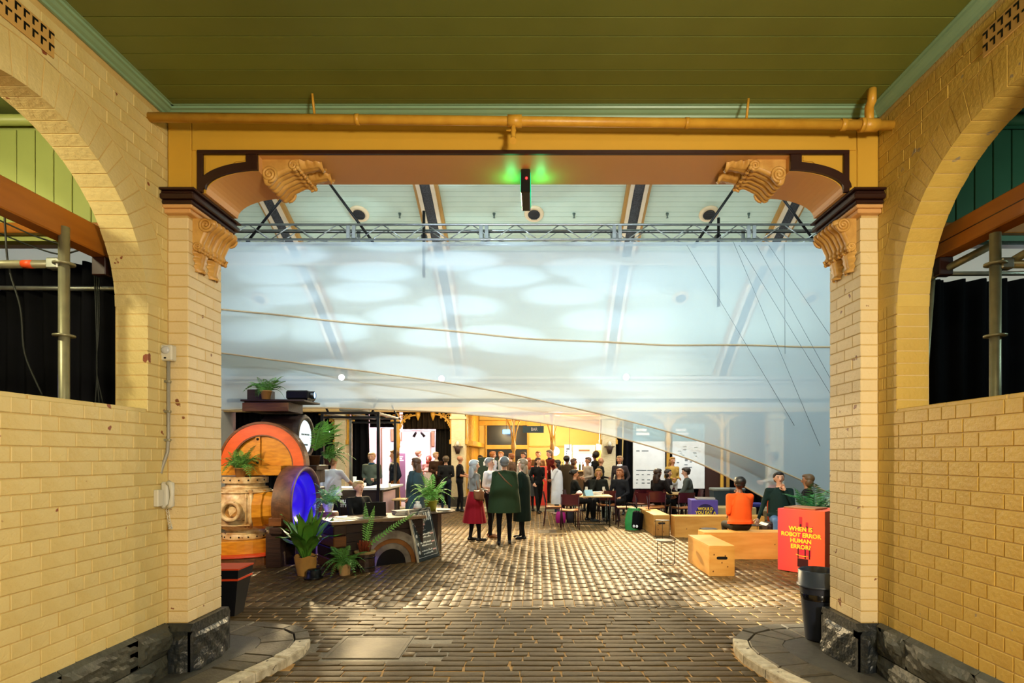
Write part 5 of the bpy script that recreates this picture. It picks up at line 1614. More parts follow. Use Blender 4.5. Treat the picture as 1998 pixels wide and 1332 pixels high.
MB().box(-3.66, -3.15, 12.37, 13.4, .95, 1.0, b=.006).build('side_top', KWH, kc)
MB().box(-3.22, -3.215, 11.9, 12.9, .05, .9).build('pink_panel', M('pink_panel_k', '#d8b8c4', .5), kc)
text('HELLO\nCITY', .085, WHT, kc, (-4.13, 11.795, .67), (PI / 2, 0, 0), align='LEFT', bold=.006)
tag(kc, 'L-shaped dark kiosk counter with a glaring white top', 'counter')
for i, (px, h_, r_) in enumerate(((692, .22, .04), (703, .12, .035), (710, .08, .03), (757, .07, .03), (640, .16, .04))):
    o = link('cup', MB().lathe([(0, 0), (r_ * .8, 0), (r_, h_), (r_ - .006, h_), (r_ * .75, .01), (0, .01)], n=12).mesh('cup', KWH), None, ((px - HX) / FPX * 12.1, 12.1 + .04 * i, 1.001))
    tag(o, ('tall white tumbler on the kiosk counter near the black drape', 'medium white cup right of the tall tumbler', 'short white cup right of the medium one on the kiosk', 'tiny white cup at the right end of the kiosk counter', 'white cup beside the man in the white T-shirt')[i], 'cup', 'white cups on the kiosk counter')
# cafe bar tables between kiosk and round counter
WTOP = M('pale_wood_top', '#b8985e', .45, col2='#a38248', scale=4, stretch=(.4, 3, 1))
def table(loc, rz, lx, ly, h, label, topmat=WTOP, leg=BLACKM):
    o = empty('cafe_table', loc, rz)
    MB().box(-lx / 2, lx / 2, -ly / 2, ly / 2, h - .03, h, b=.005).build('table_top', topmat, o)
    for sx in (-1, 1):
        for sy in (-1, 1):
            MB().tube([(sx * (lx / 2 - .06), sy * (ly / 2 - .06), 0), (sx * (lx / 2 - .06), sy * (ly / 2 - .06), h - .03)], .014, 6).build('leg', leg, o)
    for sy in (-1, 1):
        MB().tube([(-lx / 2 + .06, sy * (ly / 2 - .06), .06), (lx / 2 - .06, sy * (ly / 2 - .06), .06)], .01, 6).build('foot_bar', leg, o)
    return tag(o, label, 'table')
table((-2.95, 12.55, 0), 0, .40, .5, .72, 'small square cafe table beside the man in tan trousers')
table((1.30, 13.62, 0), 0, .92, .72, .72, 'wooden cafe table with glasses among the maroon chairs')
table((3.50, 14.50, 0), .05, .5, .7, .72, 'wooden cafe table between the seated women and the man in grey')
# ------------------------------------------------------------------ maroon chairs
MAR = M('maroon_plastic', '#4e1420', .35, col2='#3c0e18', scale=4); MARF = M('maroon_frame', '#3a0f1c', .4); SEATW = M('tan_ply_seat', '#b0703a', .4, col2='#94582a', scale=4)
ch = empty('cafe_chair', (0, 0, 0))
MB().grid(lambda u, v: ((u - .5) * .42, -.2 + .4 * v, .44 + .012 * math.cos((u - .5) * 6) * -1), 8, 6).grid(lambda u, v: ((.5 - u) * .42, -.2 + .4 * v, .425 + .012 * math.cos((u - .5) * 6) * -1), 8, 6).box(-.2, .2, -.2, .2, .42, .432).build('seat', SEATW, ch)
MB().grid(lambda u, v: ((u - .5) * .42, -.21 - .05 * v + .03 * (abs(u - .5) * 2) ** 2, .56 + .24 * v), 8, 4).grid(lambda u, v: ((.5 - u) * .42, -.225 - .05 * v + .03 * (abs(u - .5) * 2) ** 2, .56 + .24 * v), 8, 4).build('backrest', MAR, ch)
for sx in (-.19, .19):
    MB().tube([(sx, .18, .43), (sx * 1.08, .22, 0)], .012, 6).build('leg', MARF, ch)
    MB().tube([(sx, -.24, .74), (sx, -.19, .45), (sx * 1.08, -.24, 0)], .012, 6).build('leg', MARF, ch)
MB().tube([(-.19, .18, .41), (.19, .18, .41), (.19, -.19, .41), (-.19, -.19, .41), (-.19, .18, .41)], .01, 6).build('seat_rail', MARF, ch)
chairs = [(.40, 13.62, -PI / 2, 'maroon chair facing right at the table end, beside the magenta bag'), (.74, 12.98, 0.0, 'maroon chair with its back to us at the front of the table with glasses'),
          (.92, 14.40, -PI / 2 - .2, 'maroon chair holding the woman in black behind the table'), (1.75, 14.35, 0, 'maroon chair with its wide back behind the table with glasses'),
          (2.12, 13.55, PI / 2, 'maroon chair with a tan seat facing left, before the polka-dot bag'), (2.62, 14.75, .3, 'maroon chair standing behind the auburn haired woman, draped with a jacket'),
          (2.86, 13.75, 0, 'maroon chair turned away from us next to the plywood bench end'), (2.62, 13.35, -1.0, 'maroon chair standing askew beside the green backpack'),
          (3.04, 14.22, -.7, 'maroon chair under the nearer dark clothed seated woman'), (3.98, 14.6, PI / 2, 'maroon chair under the man in the grey jacket'),
          (3.46, 13.55, .2, 'maroon chair half hidden behind the long bench and blue plinth'), (3.55, 15.75, .0, 'maroon chair behind the farther seated woman')]
for i, (x, y, a, lb) in enumerate(chairs):
    o = ch if i == 0 else copy_tree(ch)
    o.location = (x, y, 0); o.rotation_euler = (0, 0, a)
    tag(o, lb, 'chair', 'maroon cafe chairs')
# things on the tables
GLASS = M('wine_glass', '#e8ecec', .05, alpha=.45)
gl = MB().lathe([(0, 0), (.035, 0), (.035, .004), (.005, .01), (.005, .08), (.03, .11), (.036, .15), (.03, .19)], n=12).mesh('wine_glass', GLASS)
for i, (x, y, lb) in enumerate(((1.2, 13.85, 'stemmed glass on the cafe table left of the napkins'), (1.62, 13.85, 'stemmed glass on the cafe table right of the napkins'), (3.45, 14.6, 'stemmed glass on the table between the women and the man in grey'))):
    tag(link('wine_glass', gl, None, (x, y, .721)), lb, 'glass', 'wine glasses')
nb = empty('napkins', (1.42, 13.75, .721))
for k in range(4): MB().box(-.16 + .03 * k, .12 + .02 * k, -.06, .06, .02 * k, .02 * k + .018, M=Matrix.Rotation(.15 * k, 4, 'Z')).build('napkin', PAPER, nb)
tag(nb, 'crumpled white napkins on the cafe table', 'napkins')
bb = empty('open_book', (1.18, 13.5, .721), .3)
MB().box(-.1, .1, -.004, .004, 0, .17, M=Matrix.Rotation(.6, 4, 'X')).build('cover', M('pale_blue_cover', '#9ac0cc', .5), bb)
MB().box(-.1, .1, -.004, .004, 0, .17, M=Matrix.Translation((0, -.18, 0)) @ Matrix.Rotation(-.6, 4, 'X')).build('back_cover', M('pale_blue_cover', '#9ac0cc', .5), bb)
tag(bb, 'pale blue menu card propped open on the cafe table', 'card')
bw_ = empty('snack_bowl', (1.0, 13.5, .721))
MB().lathe([(0, 0), (.05, 0), (.09, .05), (.085, .05), (.05, .01), (0, .01)], n=16).build('bowl', M('terracotta', '#a2502c', .5), bw_)
MB().ball((0, 0, .06), (.07, .07, .06), 10, 6).build('white_contents', PAPER, bw_)
tag(bw_, 'small bowl heaped with white food on the cafe table', 'bowl')
# bags
def bag(px, py, w, d, h, col, label, name='bag', rz=0.0, col2=None, straps=True, lean=0.0):
    x, y, _ = G(px, py)
    o = empty(name, (x, y, 0), rz)
    mat = M('bag_cloth_' + col, '#' + col, .6, col2=col2, scale=14 if col2 and name == 'dotted_bag' else 5, mix=1.0 if col2 else .5, bump=.3, bscale=12)
    def f(u, v):
        an = 2 * PI * u
        k = .85 + .2 * math.sin(PI * v) - .12 * v
        c, s_ = math.cos(an), math.sin(an)
        return (w / 2 * k * math.copysign(abs(c) ** .6, c), d / 2 * k * math.copysign(abs(s_) ** .6, s_) + lean * v * h, h * v)
    MB().grid(f, 24, 8).lathe([(0, .002), (w * .4, .002)], n=16, sy=d / w).build('body', mat, o)
    MB().lathe([(0, h * 1.02), (w * .36, h * .99)], c=(0, lean * h, 0), n=16, sy=d / w).build('top', mat, o)
    if straps:
        for sx in (-1, 1):
            MB().tube([(-.07, sx * d * .2 + lean * h, h * .98), (-.06, sx * d * .2 + lean * h, h * 1.3), (.06, sx * d * .2 + lean * h, h * 1.3), (.07, sx * d * .2 + lean * h, h * .98)], .008, 6).build('strap', mat, o)
    return tag(o, label, 'bag')
bag(1094, 1019, .26, .2, .27, 'c01890', 'magenta bag standing under the first maroon chair')
bag(1113, 1019, .22, .16, .34, '14080f', 'black bag standing beside the magenta bag')
bag(1183, 1011, .26, .16, .33, '0f4a44', 'dark green polka-dot tote bag under the table', 'dotted_bag', 0, 'd8e8e0')
bp_ = bag(1233, 1033, .34, .26, .48, '1c8a3c', 'green and black backpack leaning at the plywood bench end', 'backpack', -.5, '14702e', straps=False, lean=.3)
MB().box(.02, .19, -.15, .2, .02, .42, b=.04, M=Matrix.Rotation(-.25, 4, 'X')).build('black_pocket', BLACKCL, bp_)
for k in (0, 1): MB().ball((.10 + .07 * k, -.16, .10), (.028, .008, .035), 8, 6).build('white_patch', WHT, bp_)
MB().tube([(-.12, -.02, .45), (-.1, -.1, .6), (.06, .0, .56), (.1, .1, .45)], .014, 6).build('strap', BLACKCL, bp_)

# ================================================================== plywood benches, plinths, wire tables
PLY = M('plywood', '#d8a458', .4, col2='#c48a3c', scale=3.2, mix=.8, stretch=(.6, .6, 3), bump=.05)
PLYE = M('plywood_edge', '#c9a068', .5, col2='#8a6434', scale=30, stretch=(.2, .2, 3))
KNOT = M('plywood_knot', '#6a3c14', .5)
def bench(x0, x1, y0, y1, h, label, handle=None, seed=0):
    r = random.Random(seed)
    o = empty('plywood_bench', ((x0 + x1) / 2, (y0 + y1) / 2, 0))
    a, b = (x1 - x0) / 2, (y1 - y0) / 2
    t = .018
    MB().box(-a, a, -b, b, h - t, h, b=.002).build('top_panel', PLY, o)
    MB().box(-a, a, -b, -b + t, .0, h - t, b=.002).build('front_panel', PLY, o)
    MB().box(-a, a, b - t, b, .0, h - t, b=.002).build('back_panel', PLY, o)
    MB().box(-a, -a + t, -b + t, b - t, 0, h - t, b=.002).build('side_panel', PLY, o)
    MB().box(a - t, a, -b + t, b - t, 0, h - t, b=.002).build('side_panel', PLY, o)
    if handle == 'front':
        pts = [(.055 + .02 * math.cos(an), .02 * math.sin(an)) for an in np.linspace(-PI / 2, PI / 2, 7)] + [(-.055 + .02 * math.cos(an), .02 * math.sin(an)) for an in np.linspace(PI / 2, 3 * PI / 2, 7)]
        MB().prism([(p_[0], p_[1] + h * .60) for p_ in pts], 'y', -b - .003, -b + .001).build('hand_hole', BLACKM, o)
    for k in range(5):
        xx, zz = r.uniform(-a * .85, a * .85), r.uniform(.06, h - .08)
        MB().ball((xx, -b, zz), (.009, .002, .012), 8, 5).build('knot', KNOT, o)
    return tag(o, label, 'bench', 'plywood benches')
bench(2.37, 2.72, 7.83, 8.93, .42, 'short plywood bench with a hand hole, nearest to us', 'front', 1)
bench(2.68, 4.6, 9.12, 9.47, .43, 'long plywood bench with the person in orange sitting on it', None, 2)
bench(2.42, 2.76, 11.83, 13.2, .43, 'plywood bench with a hand hole beside the green backpack', 'front', 3)
bench(2.80, 4.62, 11.56, 11.93, .43, 'long plywood bench in front of the blue plinth', None, 4)
wd_ = empty('plywood_box', (4.35, 12.75, 0))
MB().box(-.45, .45, -.3, .3, .05, .52, b=.004).build('box', M('pale_ply', '#c9b47e', .5), wd_)
MB().box(-.42, .42, -.27, .27, 0, .05).build('base', BLACKM, wd_)
tag(wd_, 'pale plywood box behind the person in orange', 'box')
bbn = empty('blue_bench', (5.35, 14.6, 0))
MB().box(-.42, .42, -.2, .2, .36, .46, b=.02).build('seat', M('blue_vinyl', '#3a3f9a', .35), bbn)
for sx in (-.35, .35): MB().box(sx - .03, sx + .03, -.16, .16, 0, .36).build('leg', BLACKM, bbn)
tag(bbn, 'low blue padded bench in front of the dark drape', 'bench')
for i, (x, c1, c2, lb) in enumerate(((4.93, '8a8f86', '3a4a50', 'grey wheelie bin nearer the post behind the gauze'), (5.35, '5a6468', '2a3438', 'dark grey wheelie bin right of the other bin behind the gauze'))):
    o = empty('rubbish_bin', (x, 15.4, 0))
    MB().prism([(-.17, 0), (.17, 0), (.21, .72), (-.21, .72)], 'y', -.2, .2).build('body', M('bin_' + c2, '#' + c2, .5), o)
    MB().box(-.22, .22, -.22, .22, .72, .80, b=.02).build('lid', M('bin_' + c1, '#' + c1, .5), o)
    tag(o, lb, 'bin', 'bins by the far drape')
# red plinth (nearest, right)
rz = math.atan2(-.52, .42)
rp = empty('red_plinth', (3.49, 8.25, 0), rz)
W_ = .67
REDG = bpy.data.materials.new('red_gradient_print'); REDG.use_nodes = True
_nt = REDG.node_tree; _b = _nt.nodes['Principled BSDF']; _b.inputs['Roughness'].default_value = .4
_tc = _nt.nodes.new('ShaderNodeTexCoord'); _sx = _nt.nodes.new('ShaderNodeSeparateXYZ'); _cr = _nt.nodes.new('ShaderNodeValToRGB')
_nt.links.new(_tc.outputs['Generated'], _sx.inputs[0]); _nt.links.new(_sx.outputs['X'], _cr.inputs[0]); _nt.links.new(_cr.outputs[0], _b.inputs['Base Color'])
_cr.color_ramp.elements[0].color = (*lin('f24a54'), 1); _cr.color_ramp.elements[1].color = (*lin('f26640'), 1)
MB().box(0, W_, 0, W_, .01, .9, b=.003).build('box', REDG, rp)
MB().box(.03, W_ - .03, .03, W_ - .03, 0, .012).build('base', BLACKM, rp)
MB().box(.06, .52, .05, .42, .901, .925, b=.006).build('tray', M('brown_tray', '#9a6a4c', .4), rp)
text('WHEN IS\nROBOT ERROR\nHUMAN\nERROR?', .083, YEL, rp, (W_ / 2, -.002, .50), (PI / 2, 0, 0), bold=.0026, space=1.0)
INK = M('dark_red_ink', '#3a0a14', .5); INKL = M('faint_red_ink', '#c2263a', .5)
for (x, z0, z1, w) in ((.335, .62, .80, .022), (.425, .60, .73, .018), (.49, .58, .67, .016), (.25, .57, .66, .016)):
    MB().box(x - w, x + w, -.0012, -.0, z0, z1, b=.0004).build('hand_print_finger', INKL, rp)
    MB().ball((x, 0, z0 + .06), (w * .8, .002, w * 1.3), 8, 5).build('hand_print_joint', INK, rp)
MB().box(.30, .48, -.001, 0, .26, .62, b=.0004).build('hand_print_palm', M('mid_red_ink', '#d8324a', .5), rp)
for x in (.30, .40, .46): MB().box(x - .008, x + .008, -.0015, 0, .22, .36).build('hand_print_bone', INK, rp)
MB().box(.29, .44, -.002, 0, .10, .215, b=.0005).build('hand_print_wrist', INK, rp)
MB().tube([(.27, -.002, .27), (.33, -.002, .255), (.38, -.002, .25), (.44, -.002, .26)], .004, 5).build('yellow_rule', YEL, rp)
tag(rp, 'red box plinth with yellow question about robot error, beside the right pier', 'plinth')
# blue plinth
BLU = M('violet_print', '#5c50b4', .45, col2='#4a42a8', scale=2)
blp = empty('blue_plinth', P(1349, 890, 12.35)[:2] + (0,), -.12)
MB().box(0, .56, 0, .56, .01, .70, b=.003).build('box', BLU, blp)
MB().box(.03, .53, .03, .53, 0, .012).build('base', BLACKM, blp)
_o = MB().lathe([(0, 0), (.2, 0)], n=28, M=Matrix.Translation((.3, -.001, .42)) @ Matrix.Rotation(PI / 2, 4, 'X')).build('dark_disc_print', M('navy_ink', '#14145a', .5), blp)
text('WOULD\nYOU EAT A', .085, YEL, blp, (.3, -.003, .47), (PI / 2, 0, 0), bold=.0026, space=.95)
tag(blp, 'violet blue plinth with yellow lettering WOULD YOU EAT A', 'plinth')
br_ = empty('book', (blp.location[0] + .34, 12.5, .701), -.1)
MB().box(-.2, .2, -.12, .12, 0, .05, b=.004).build('cover', M('grey_cover', '#7c7a78', .5), br_)
MB().box(-.195, .19, -.125, .115, .01, .04).build('pages', PAPER, br_)
tag(br_, 'thick grey book lying on the blue plinth', 'book')
# hexagonal wire side tables
wt = empty('wire_side_table', (0, 0, 0))
hexp = [(.155 * math.cos(PI / 3 * k), .155 * math.sin(PI / 3 * k)) for k in range(6)]
MB().prism(hexp, 'z', .362, .370).build('table_top', M('black_sheet_top', '#2a2a2e', .35), wt)
for k in range(0, 6, 2): MB().tube([(hexp[k][0], hexp[k][1], .0), (hexp[k][0], hexp[k][1], .365)], .005, 6).build('leg', BLACKM, wt)
for z in (.006,): MB().tube([(p_[0], p_[1], z) for p_ in hexp + hexp[:1]], .005, 6).build('base_ring', BLACKM, wt)
for i, (x, y, lb) in enumerate(((1.95, 8.72, 'black hexagonal wire side table standing alone on the paving'), (2.52, 11.45, 'black wire side table in front of the bench hand hole'), (3.05, 10.1, 'low black wire table left of the person in orange'), (4.05, 10.6, 'black wire table right of the person in orange'), (4.35, 10.05, 'black wire side table beside the man in the dark green sweater'))):
    o = wt if i == 0 else copy_tree(wt)
    o.location = (x, y, 0); o.rotation_euler = (0, 0, .3 * i); tag(o, lb, 'table', 'hexagonal wire side tables')
cs = empty('cushion_stool', (3.62, 10.5, 0))
MB().lathe([(0, .34), (.17, .34), (.18, .36), (.18, .40), (.16, .42), (0, .425)], n=20).build('cushion', MAR, cs)
for k in range(4): MB().tube([(.13 * math.cos(k * PI / 2 + .7), .13 * math.sin(k * PI / 2 + .7), .34), (.15 * math.cos(k * PI / 2 + .7), .15 * math.sin(k * PI / 2 + .7), 0)], .01, 6).build('leg', BLACKM, cs)
tag(cs, 'round maroon cushioned stool beyond the person in orange', 'stool')
st_ = empty('dark_ottoman', (4.72, 10.35, 0))
MB().box(-.6, .75, -.22, .26, .04, .44, b=.04).build('block', M('dark_leather', '#241318', .45), st_)
MB().box(-.55, .7, -.18, .22, 0, .04).build('base', BLACKM, st_)
tag(st_, 'long dark ottoman seat under the man in the dark green sweater', 'seat')
fern((4.30, 8.86, 0), 'glossy dark palm fern rising behind the red plinth', .66, 26, .16, M('dark_palm', '#1f5a34', .4, col2='#2f7a44', scale=8, rand=.2), .75, .65, pot_round(.14, .17, .62, '3a3a3c'), 51, npin=16, name='potted_palm')
# bins in the foreground
o = empty('litter_bin', (2.44, 4.93, ZP))
BINM = M('grey_bin_plastic', '#252b3a', .35, col2='#1d222e', scale=3)
MB().lathe([(0, 0), (.105, 0), (.108, .01), (.15, .41), (.152, .46)], n=36).build('body', BINM, o)
MB().lathe([(.152, .455), (.178, .46), (.178, .475), (.165, .48), (.165, .595), (.158, .60), (.152, .59), (.15, .46), (.13, .3), (0, .3)], n=36).build('rim_collar', M('bin_collar', '#38404e', .3), o)
MB().lathe([(.137, .30), (.1505, .40), (.147, .405), (.134, .305)], n=36).build('black_band', M('bin_band', '#07070a', .15), o)
tag(o, 'dark grey tapered litter bin beside the right pier', 'bin')
o = empty('litter_bin', (-3.22, 5.95, 0), .05)
BLKB = M('black_bin', '#0a0f18', .4)
def frus(z0, z1, a, b, mt, nm):
    V = [(-a, -a, z0), (a, -a, z0), (a, a, z0), (-a, a, z0), (-b, -b, z1), (b, -b, z1), (b, b, z1), (-b, b, z1)]
    MB().add(V, [(0, 3, 2, 1), (4, 5, 6, 7), (0, 1, 5, 4), (1, 2, 6, 5), (2, 3, 7, 6), (3, 0, 4, 7)]).build(nm, mt, o)
frus(0, .38, .10, .155, BLKB, 'body'); frus(.40, .49, .16, .17, BLKB, 'lid'); frus(.38, .40, .165, .165, STL, 'orange_edge'); frus(.49, .505, .175, .175, STL, 'orange_edge')
tag(o, 'black tapered bin with orange edges behind the left pier', 'bin')
# ================================================================== fittings of the passage
PIPEM = M('yellow_painted_pipe', '#d2a038', .4, col2='#c08a28', scale=9, mix=.7, bump=.15)
pi = empty('ceiling_pipe', (0, 0, 0))
pa, pb = P(287, 225, 4.0), P(1740, 243, 4.05)
A_, B_ = Vector((XL - .02, 4.02, 4.045)), Vector((XR + .02, 4.05, 4.005))
MB().tube([A_, B_], .033, 14).build('pipe', PIPEM, pi)
def along(t): return A_ + (B_ - A_) * t
for t, r_, w in ((.49, .042, .05), (.965, .044, .06), (.93, .040, .02), (.28, .037, .015), (.72, .037, .015), (.955, .047, .015)):
    c = along(t); MB().tube([c - Vector((w, 0, 0)), c + Vector((w, 0, 0))], r_, 14).build('coupling', PIPEM, pi)
c = along(.488)
MB().tube([c, c - Vector((0, 0, .1)), c - Vector((0, .0, .13)), c - Vector((.0, .03, .155))], [.018, .018, .02, .024], 10).build('sprinkler_drop', PIPEM, pi)
MB().tube([c - Vector((.05, 0, .065)), c - Vector((-.02, 0, .065))], .007, 6).build('tap_handle', PIPEM, pi)
c = along(.965)
MB().tube([c, c + Vector((0, 0, .06)), c + Vector((-.03, -.05, .10)), c + Vector((-.04, -.10, .11)), c + Vector((-.04, -.10, .19))], .030, 12).build('elbow_riser', PIPEM, pi)
for t in (.223, .80):
    c = along(t); MB().tube([c + Vector((0, 0, .03)), c + Vector((0, -.04, .155))], .009, 6).build('hanger', PIPEM, pi)
tag(pi, 'long yellow painted pipe running across the archway under the ceiling', 'pipe')
# exit sign seen edge-on under the soffit
es = empty('exit_sign', (-.09, 4.40, 3.69))
MB().box(-.037, .037, 0, .34, 0, .185, b=.006).build('case', M('sign_case', '#101416', .25), es)
MB().box(-.02, .02, .1, .22, .185, .19, b=.001).build('mount', BLACKM, es)
for sx in (-1, 1): MB().box(sx * .0375, sx * .040, .02, .32, .02, .165).build('lit_face', glow('exit_green', '#2cff9c', 1.1), es)
MB().ball((.008, -.002, .11), .009, 8, 6).build('red_lamp', glow('red_led', '#ff1818', 12.0), es)
tag(es, 'exit sign seen edge-on under the beam, casting green light', 'sign')
for sx in (-1, 1): lamp('POINT', (-.09 + sx * .12, 4.56, 3.80), .9, '30ff90', shadow_soft_size=.04)
# wall phone, conduit and sensor at the left corner
WPL = M('white_plastic', '#d8d6c8', .35); GRC = M('grey_conduit', '#9a978c', .4)
se = empty('motion_sensor', (XL + .015, DY - .06, 2.38))
MB().box(-.03, .06, -.012, .05, -.03, .085, b=.008).build('case', WPL, se)
MB().ball((.015, -.014, .045), (.032, .014, .028), 12, 8).build('lens', M('sensor_lens', '#c8ccd0', .2), se)
MB().box(.005, .02, -.016, -.012, -.018, -.006).build('dark_window', BLACKM, se)
tag(se, 'small white motion sensor box in the left corner', 'sensor')
cd = empty('conduit', (XL + .025, DY - .03, 0))
MB().tube([(0, 0, 2.352), (0, 0, 1.80), (-.005, -.004, 1.68), (-.03, -.03, 1.56), (-.04, -.05, 1.47)], .0125, 10).build('tube', GRC, cd)
for z in (2.20, 1.98, 1.77, 1.50):
    dx = 0 if z > 1.6 else -.04
    MB().box(-.026 + dx * 1.0, .016 + dx, -.017 + dx, .012, z - .008, z + .008, b=.002).build('clip', STEEL, cd)
tag(cd, 'grey conduit clipped down the left corner to the phone', 'conduit')
pn = empty('wall_phone', (XL + .005, DY - .06, 1.27))
MB().box(-.005, .03, -.10, -.04, .02, .14, b=.004).build('junction_box', WPL, pn)
MB().box(.0, .055, -.035, .03, .0, .195, b=.012).build('body', WPL, pn)
MB().tube([(.055, -.03, .19), (.085, -.035, .175), (.09, -.036, .10), (.085, -.035, .03), (.055, -.03, .01)], [.018, .021, .014, .021, .018], 10).build('handset', WPL, pn)
r_ = []
for i in range(90):
    t = i / 89
    an = t * 2 * PI * 16
    cx, cz = .045 + .02 * math.sin(PI * t * 1.2), -.13 * math.sin(PI * t) * 1.1
    r_.append((cx + .006 * math.cos(an) + (.02 if t > .5 else 0), -.03, cz + .006 * math.sin(an)))
MB().tube(r_, .0028, 5).build('curly_cord', WPL, pn)
tag(pn, 'white wall telephone with a curly cord on the left corner', 'phone')
# air bricks near the ceiling
VENTM = M('vent_terracotta', '#cda45c', .6)
for (X, sg, nm, lb) in ((XL, 1, 'air_vent', 'pierced air brick high on the left wall'), (XR, -1, 'air_vent', 'dirty pierced air brick high on the right wall')):
    o = empty(nm, (X, 2.98, 3.90))
    MB().box(sg * 0, sg * .010, -.24, .24, 0, .15, b=.003).build('plate', VENTM, o)
    for j in range(2):
        for k in range(9):
            y = -.215 + k * .052; z = .022 + j * .068
            MB().prism([(y, z), (y + .012, z), (y + .012, z + .033), (y + .036, z + .033), (y + .036, z + .045), (y, z + .045)], 'x', sg * .0095, sg * .0115).build('slot', BLACKM, o)
    tag(o, lb, 'vent')

# ================================================================== side aisles seen through the arches
GRN_LIT = M('pale_green_board', '#a9b46a', .45, col2='#9aa65e', scale=2); GRN_DIM = M('green_board_dim', '#3c6a4c', .45, col2='#30583e', scale=2)  # same green boards: lamplight on the left, dimness on the right put into colour
TIMO = M('orange_timber', '#a8661c', .45, col2='#8a5014', scale=5, stretch=(3, .4, 3))
POLE = M('scaffold_tube', '#8c8a70', .4, metal=.5, col2='#a5a284', scale=14)
for (sg, X0, mt, nm) in ((-1, XL, GRN_LIT, 'left'), (1, XR, GRN_DIM, 'right')):
    w = struct(MB().box(X0 + sg * .23, X0 + sg * 3.6, 4.36, 4.44, 3.30, 4.25).build('wall_aisle_' + nm, mt))
    for k in range(24):
        x = X0 + sg * (.235 + k * .142)
        MB().box(x + sg * .003, x + sg * .139, 4.335, 4.36, 3.42, 4.14, b=.004).build('wall_board', mt, w)
    MB().box(X0 + sg * .23, X0 + sg * 3.6, 4.30, 4.36, 3.34, 3.42, b=.006).build('lower_rail', TIMO, w)
    MB().tube([(X0 + sg * .24, 4.28, 4.18), (X0 + sg * 3.6, 4.28, 4.18)], .04, 10).build('upper_pipe', mt, w)
    struct(MB().box(X0 + sg * .23, X0 + sg * 5.5, -1, 4.5, 4.25, 4.35).build('ceiling_aisle_' + nm, M('aisle_ceiling_' + nm, '#6a7440' if sg < 0 else '#1c4a3c', .5)))  # ceiling colour carries the lit left and dim right aisle too
    struct(MB().box(X0 + sg * 5.4, X0 + sg * 5.5, -1, 8.5, 0, 4.3).build('wall_aisle_side_' + nm, M('aisle_side', '#30302c', .7)))
    bm2 = empty('timber_beam', (X0 + sg * .40, 3.1, 3.08))
    MB().box(-.06, .06, -1.6, 1.04, 0, .19, b=.008).build('beam', TIMO, bm2)
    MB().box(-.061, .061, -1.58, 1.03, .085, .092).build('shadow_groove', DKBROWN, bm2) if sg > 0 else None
    MB().box(-.05, .05, .97, 1.04, -.13, 0, b=.006).build('bracket', DKBROWN, bm2)
    MB().box(-.05, .05, 1.04, 1.235, .02, .17, b=.006).build('beam_end', TIMO, bm2)
    tag(bm2, 'orange brown timber beam outside the %s arch' % nm, 'beam')
    px = 125 if sg < 0 else 1942
    Xp = X0 + sg * .345
    Yp = Xp * FPX / (px - HX)
    sp = empty('scaffold_pole', (Xp, Yp, 0))
    ztop = P(px, 443 if sg < 0 else 455, Yp)[2]
    MB().tube([(0, 0, 0), (0, 0, ztop)], .031, 14).build('tube', POLE, sp)
    for py in (515, 655):
        z = P(px, py, Yp)[2]
        MB().lathe([(.03, -.006), (.062, -.006), (.062, .006), (.03, .006)], (0, 0, z), 16).build('rosette', POLE, sp)
    z = P(px, 515, Yp)[2]
    MB().tube([(sg * .03, -.0, z + .0), (sg * 1.6, .02, z + .0)], .026, 12).build('ledger', POLE, sp)
    MB().box(sg * .02, sg * .1, -.03, .03, z - .035, z + .035, b=.008).build('ledger_clamp', STEEL, sp)
    if sg < 0: MB().tube([(-.20, .0025, z), (-.27, .0035, z)], .0268, 12).build('orange_tape', M('orange_tape', '#e2501c', .5), sp)
    else:
        MB().tube([(.05, .05, z - .02), (.8, -.5, z + .5)], .024, 10).build('brace_tube', POLE, sp)
    MB().box(-.07, .07, -.07, .07, 0, .012, b=.003).build('base_plate', STEEL, sp)
    tag(sp, 'scaffold pole with round rosettes outside the %s arch' % nm, 'pole', 'scaffold poles outside the arches')
    # black stage drape closing the aisle
    if sg < 0:
        curtain(-4.62, -2.99, 4.85, 0, 3.30, BLACKCL, 'black drape hanging behind the scaffold pole outside the left arch', amp=.05, seed=21)
        curtain(-6.4, -4.62, 4.95, 2.62, 3.34, BLACKCL, 'short black drape above the violet screen outside the left arch', amp=.04, seed=22)
        rr = tag(MB().tube([(-6.2, 4.80, 3.08), (-2.98, 4.80, 3.06)], .02, 8).build('curtain_rail', STEEL), 'steel curtain rail carrying the drape outside the left arch', 'rail')
        sc_ = empty('violet_screen', (-6.6, 7.6, .0))
        MB().box(-1.0, 1.0, 0, .05, 1.0, 3.3, b=.01).build('screen', M('violet_lit_cloth', '#8a80c8', .6, col2='#b0a8e0', scale=1.2, stretch=(1, 1, .4)), sc_)  # violet light on the screen put into the cloth colour
        for x in (-.95, .95): MB().box(x - .03, x + .03, .05, .1, 0, 3.3).build('leg', ALU, sc_)
        MB().box(-1.0, 1.0, -.03, 0, 2.72, 2.86, b=.01).build('white_band', WHITEP, sc_)
        tag(sc_, 'violet lit screen seen at the far edge through the left arch', 'screen')
        lamp('POINT', (-6.2, 6.6, 2.6), 35, '9a8cff', shadow_soft_size=.2)
    else:
        curtain(2.95, 4.32, 4.85, 0, 3.15, BLACKCL, 'black drape filling the right arch behind the scaffold pole', amp=.05, seed=23)
        curtain(4.32, 6.2, 4.9, 2.72, 3.3, BLACKCL, 'short black drape above the white lattice outside the right arch', amp=.05, seed=24)
        rr = tag(MB().tube([(2.98, 4.78, 3.18), (6.2, 4.78, 3.2)], .02, 8).build('curtain_rail', STEEL), 'dark curtain rail carrying the drape outside the right arch', 'rail')
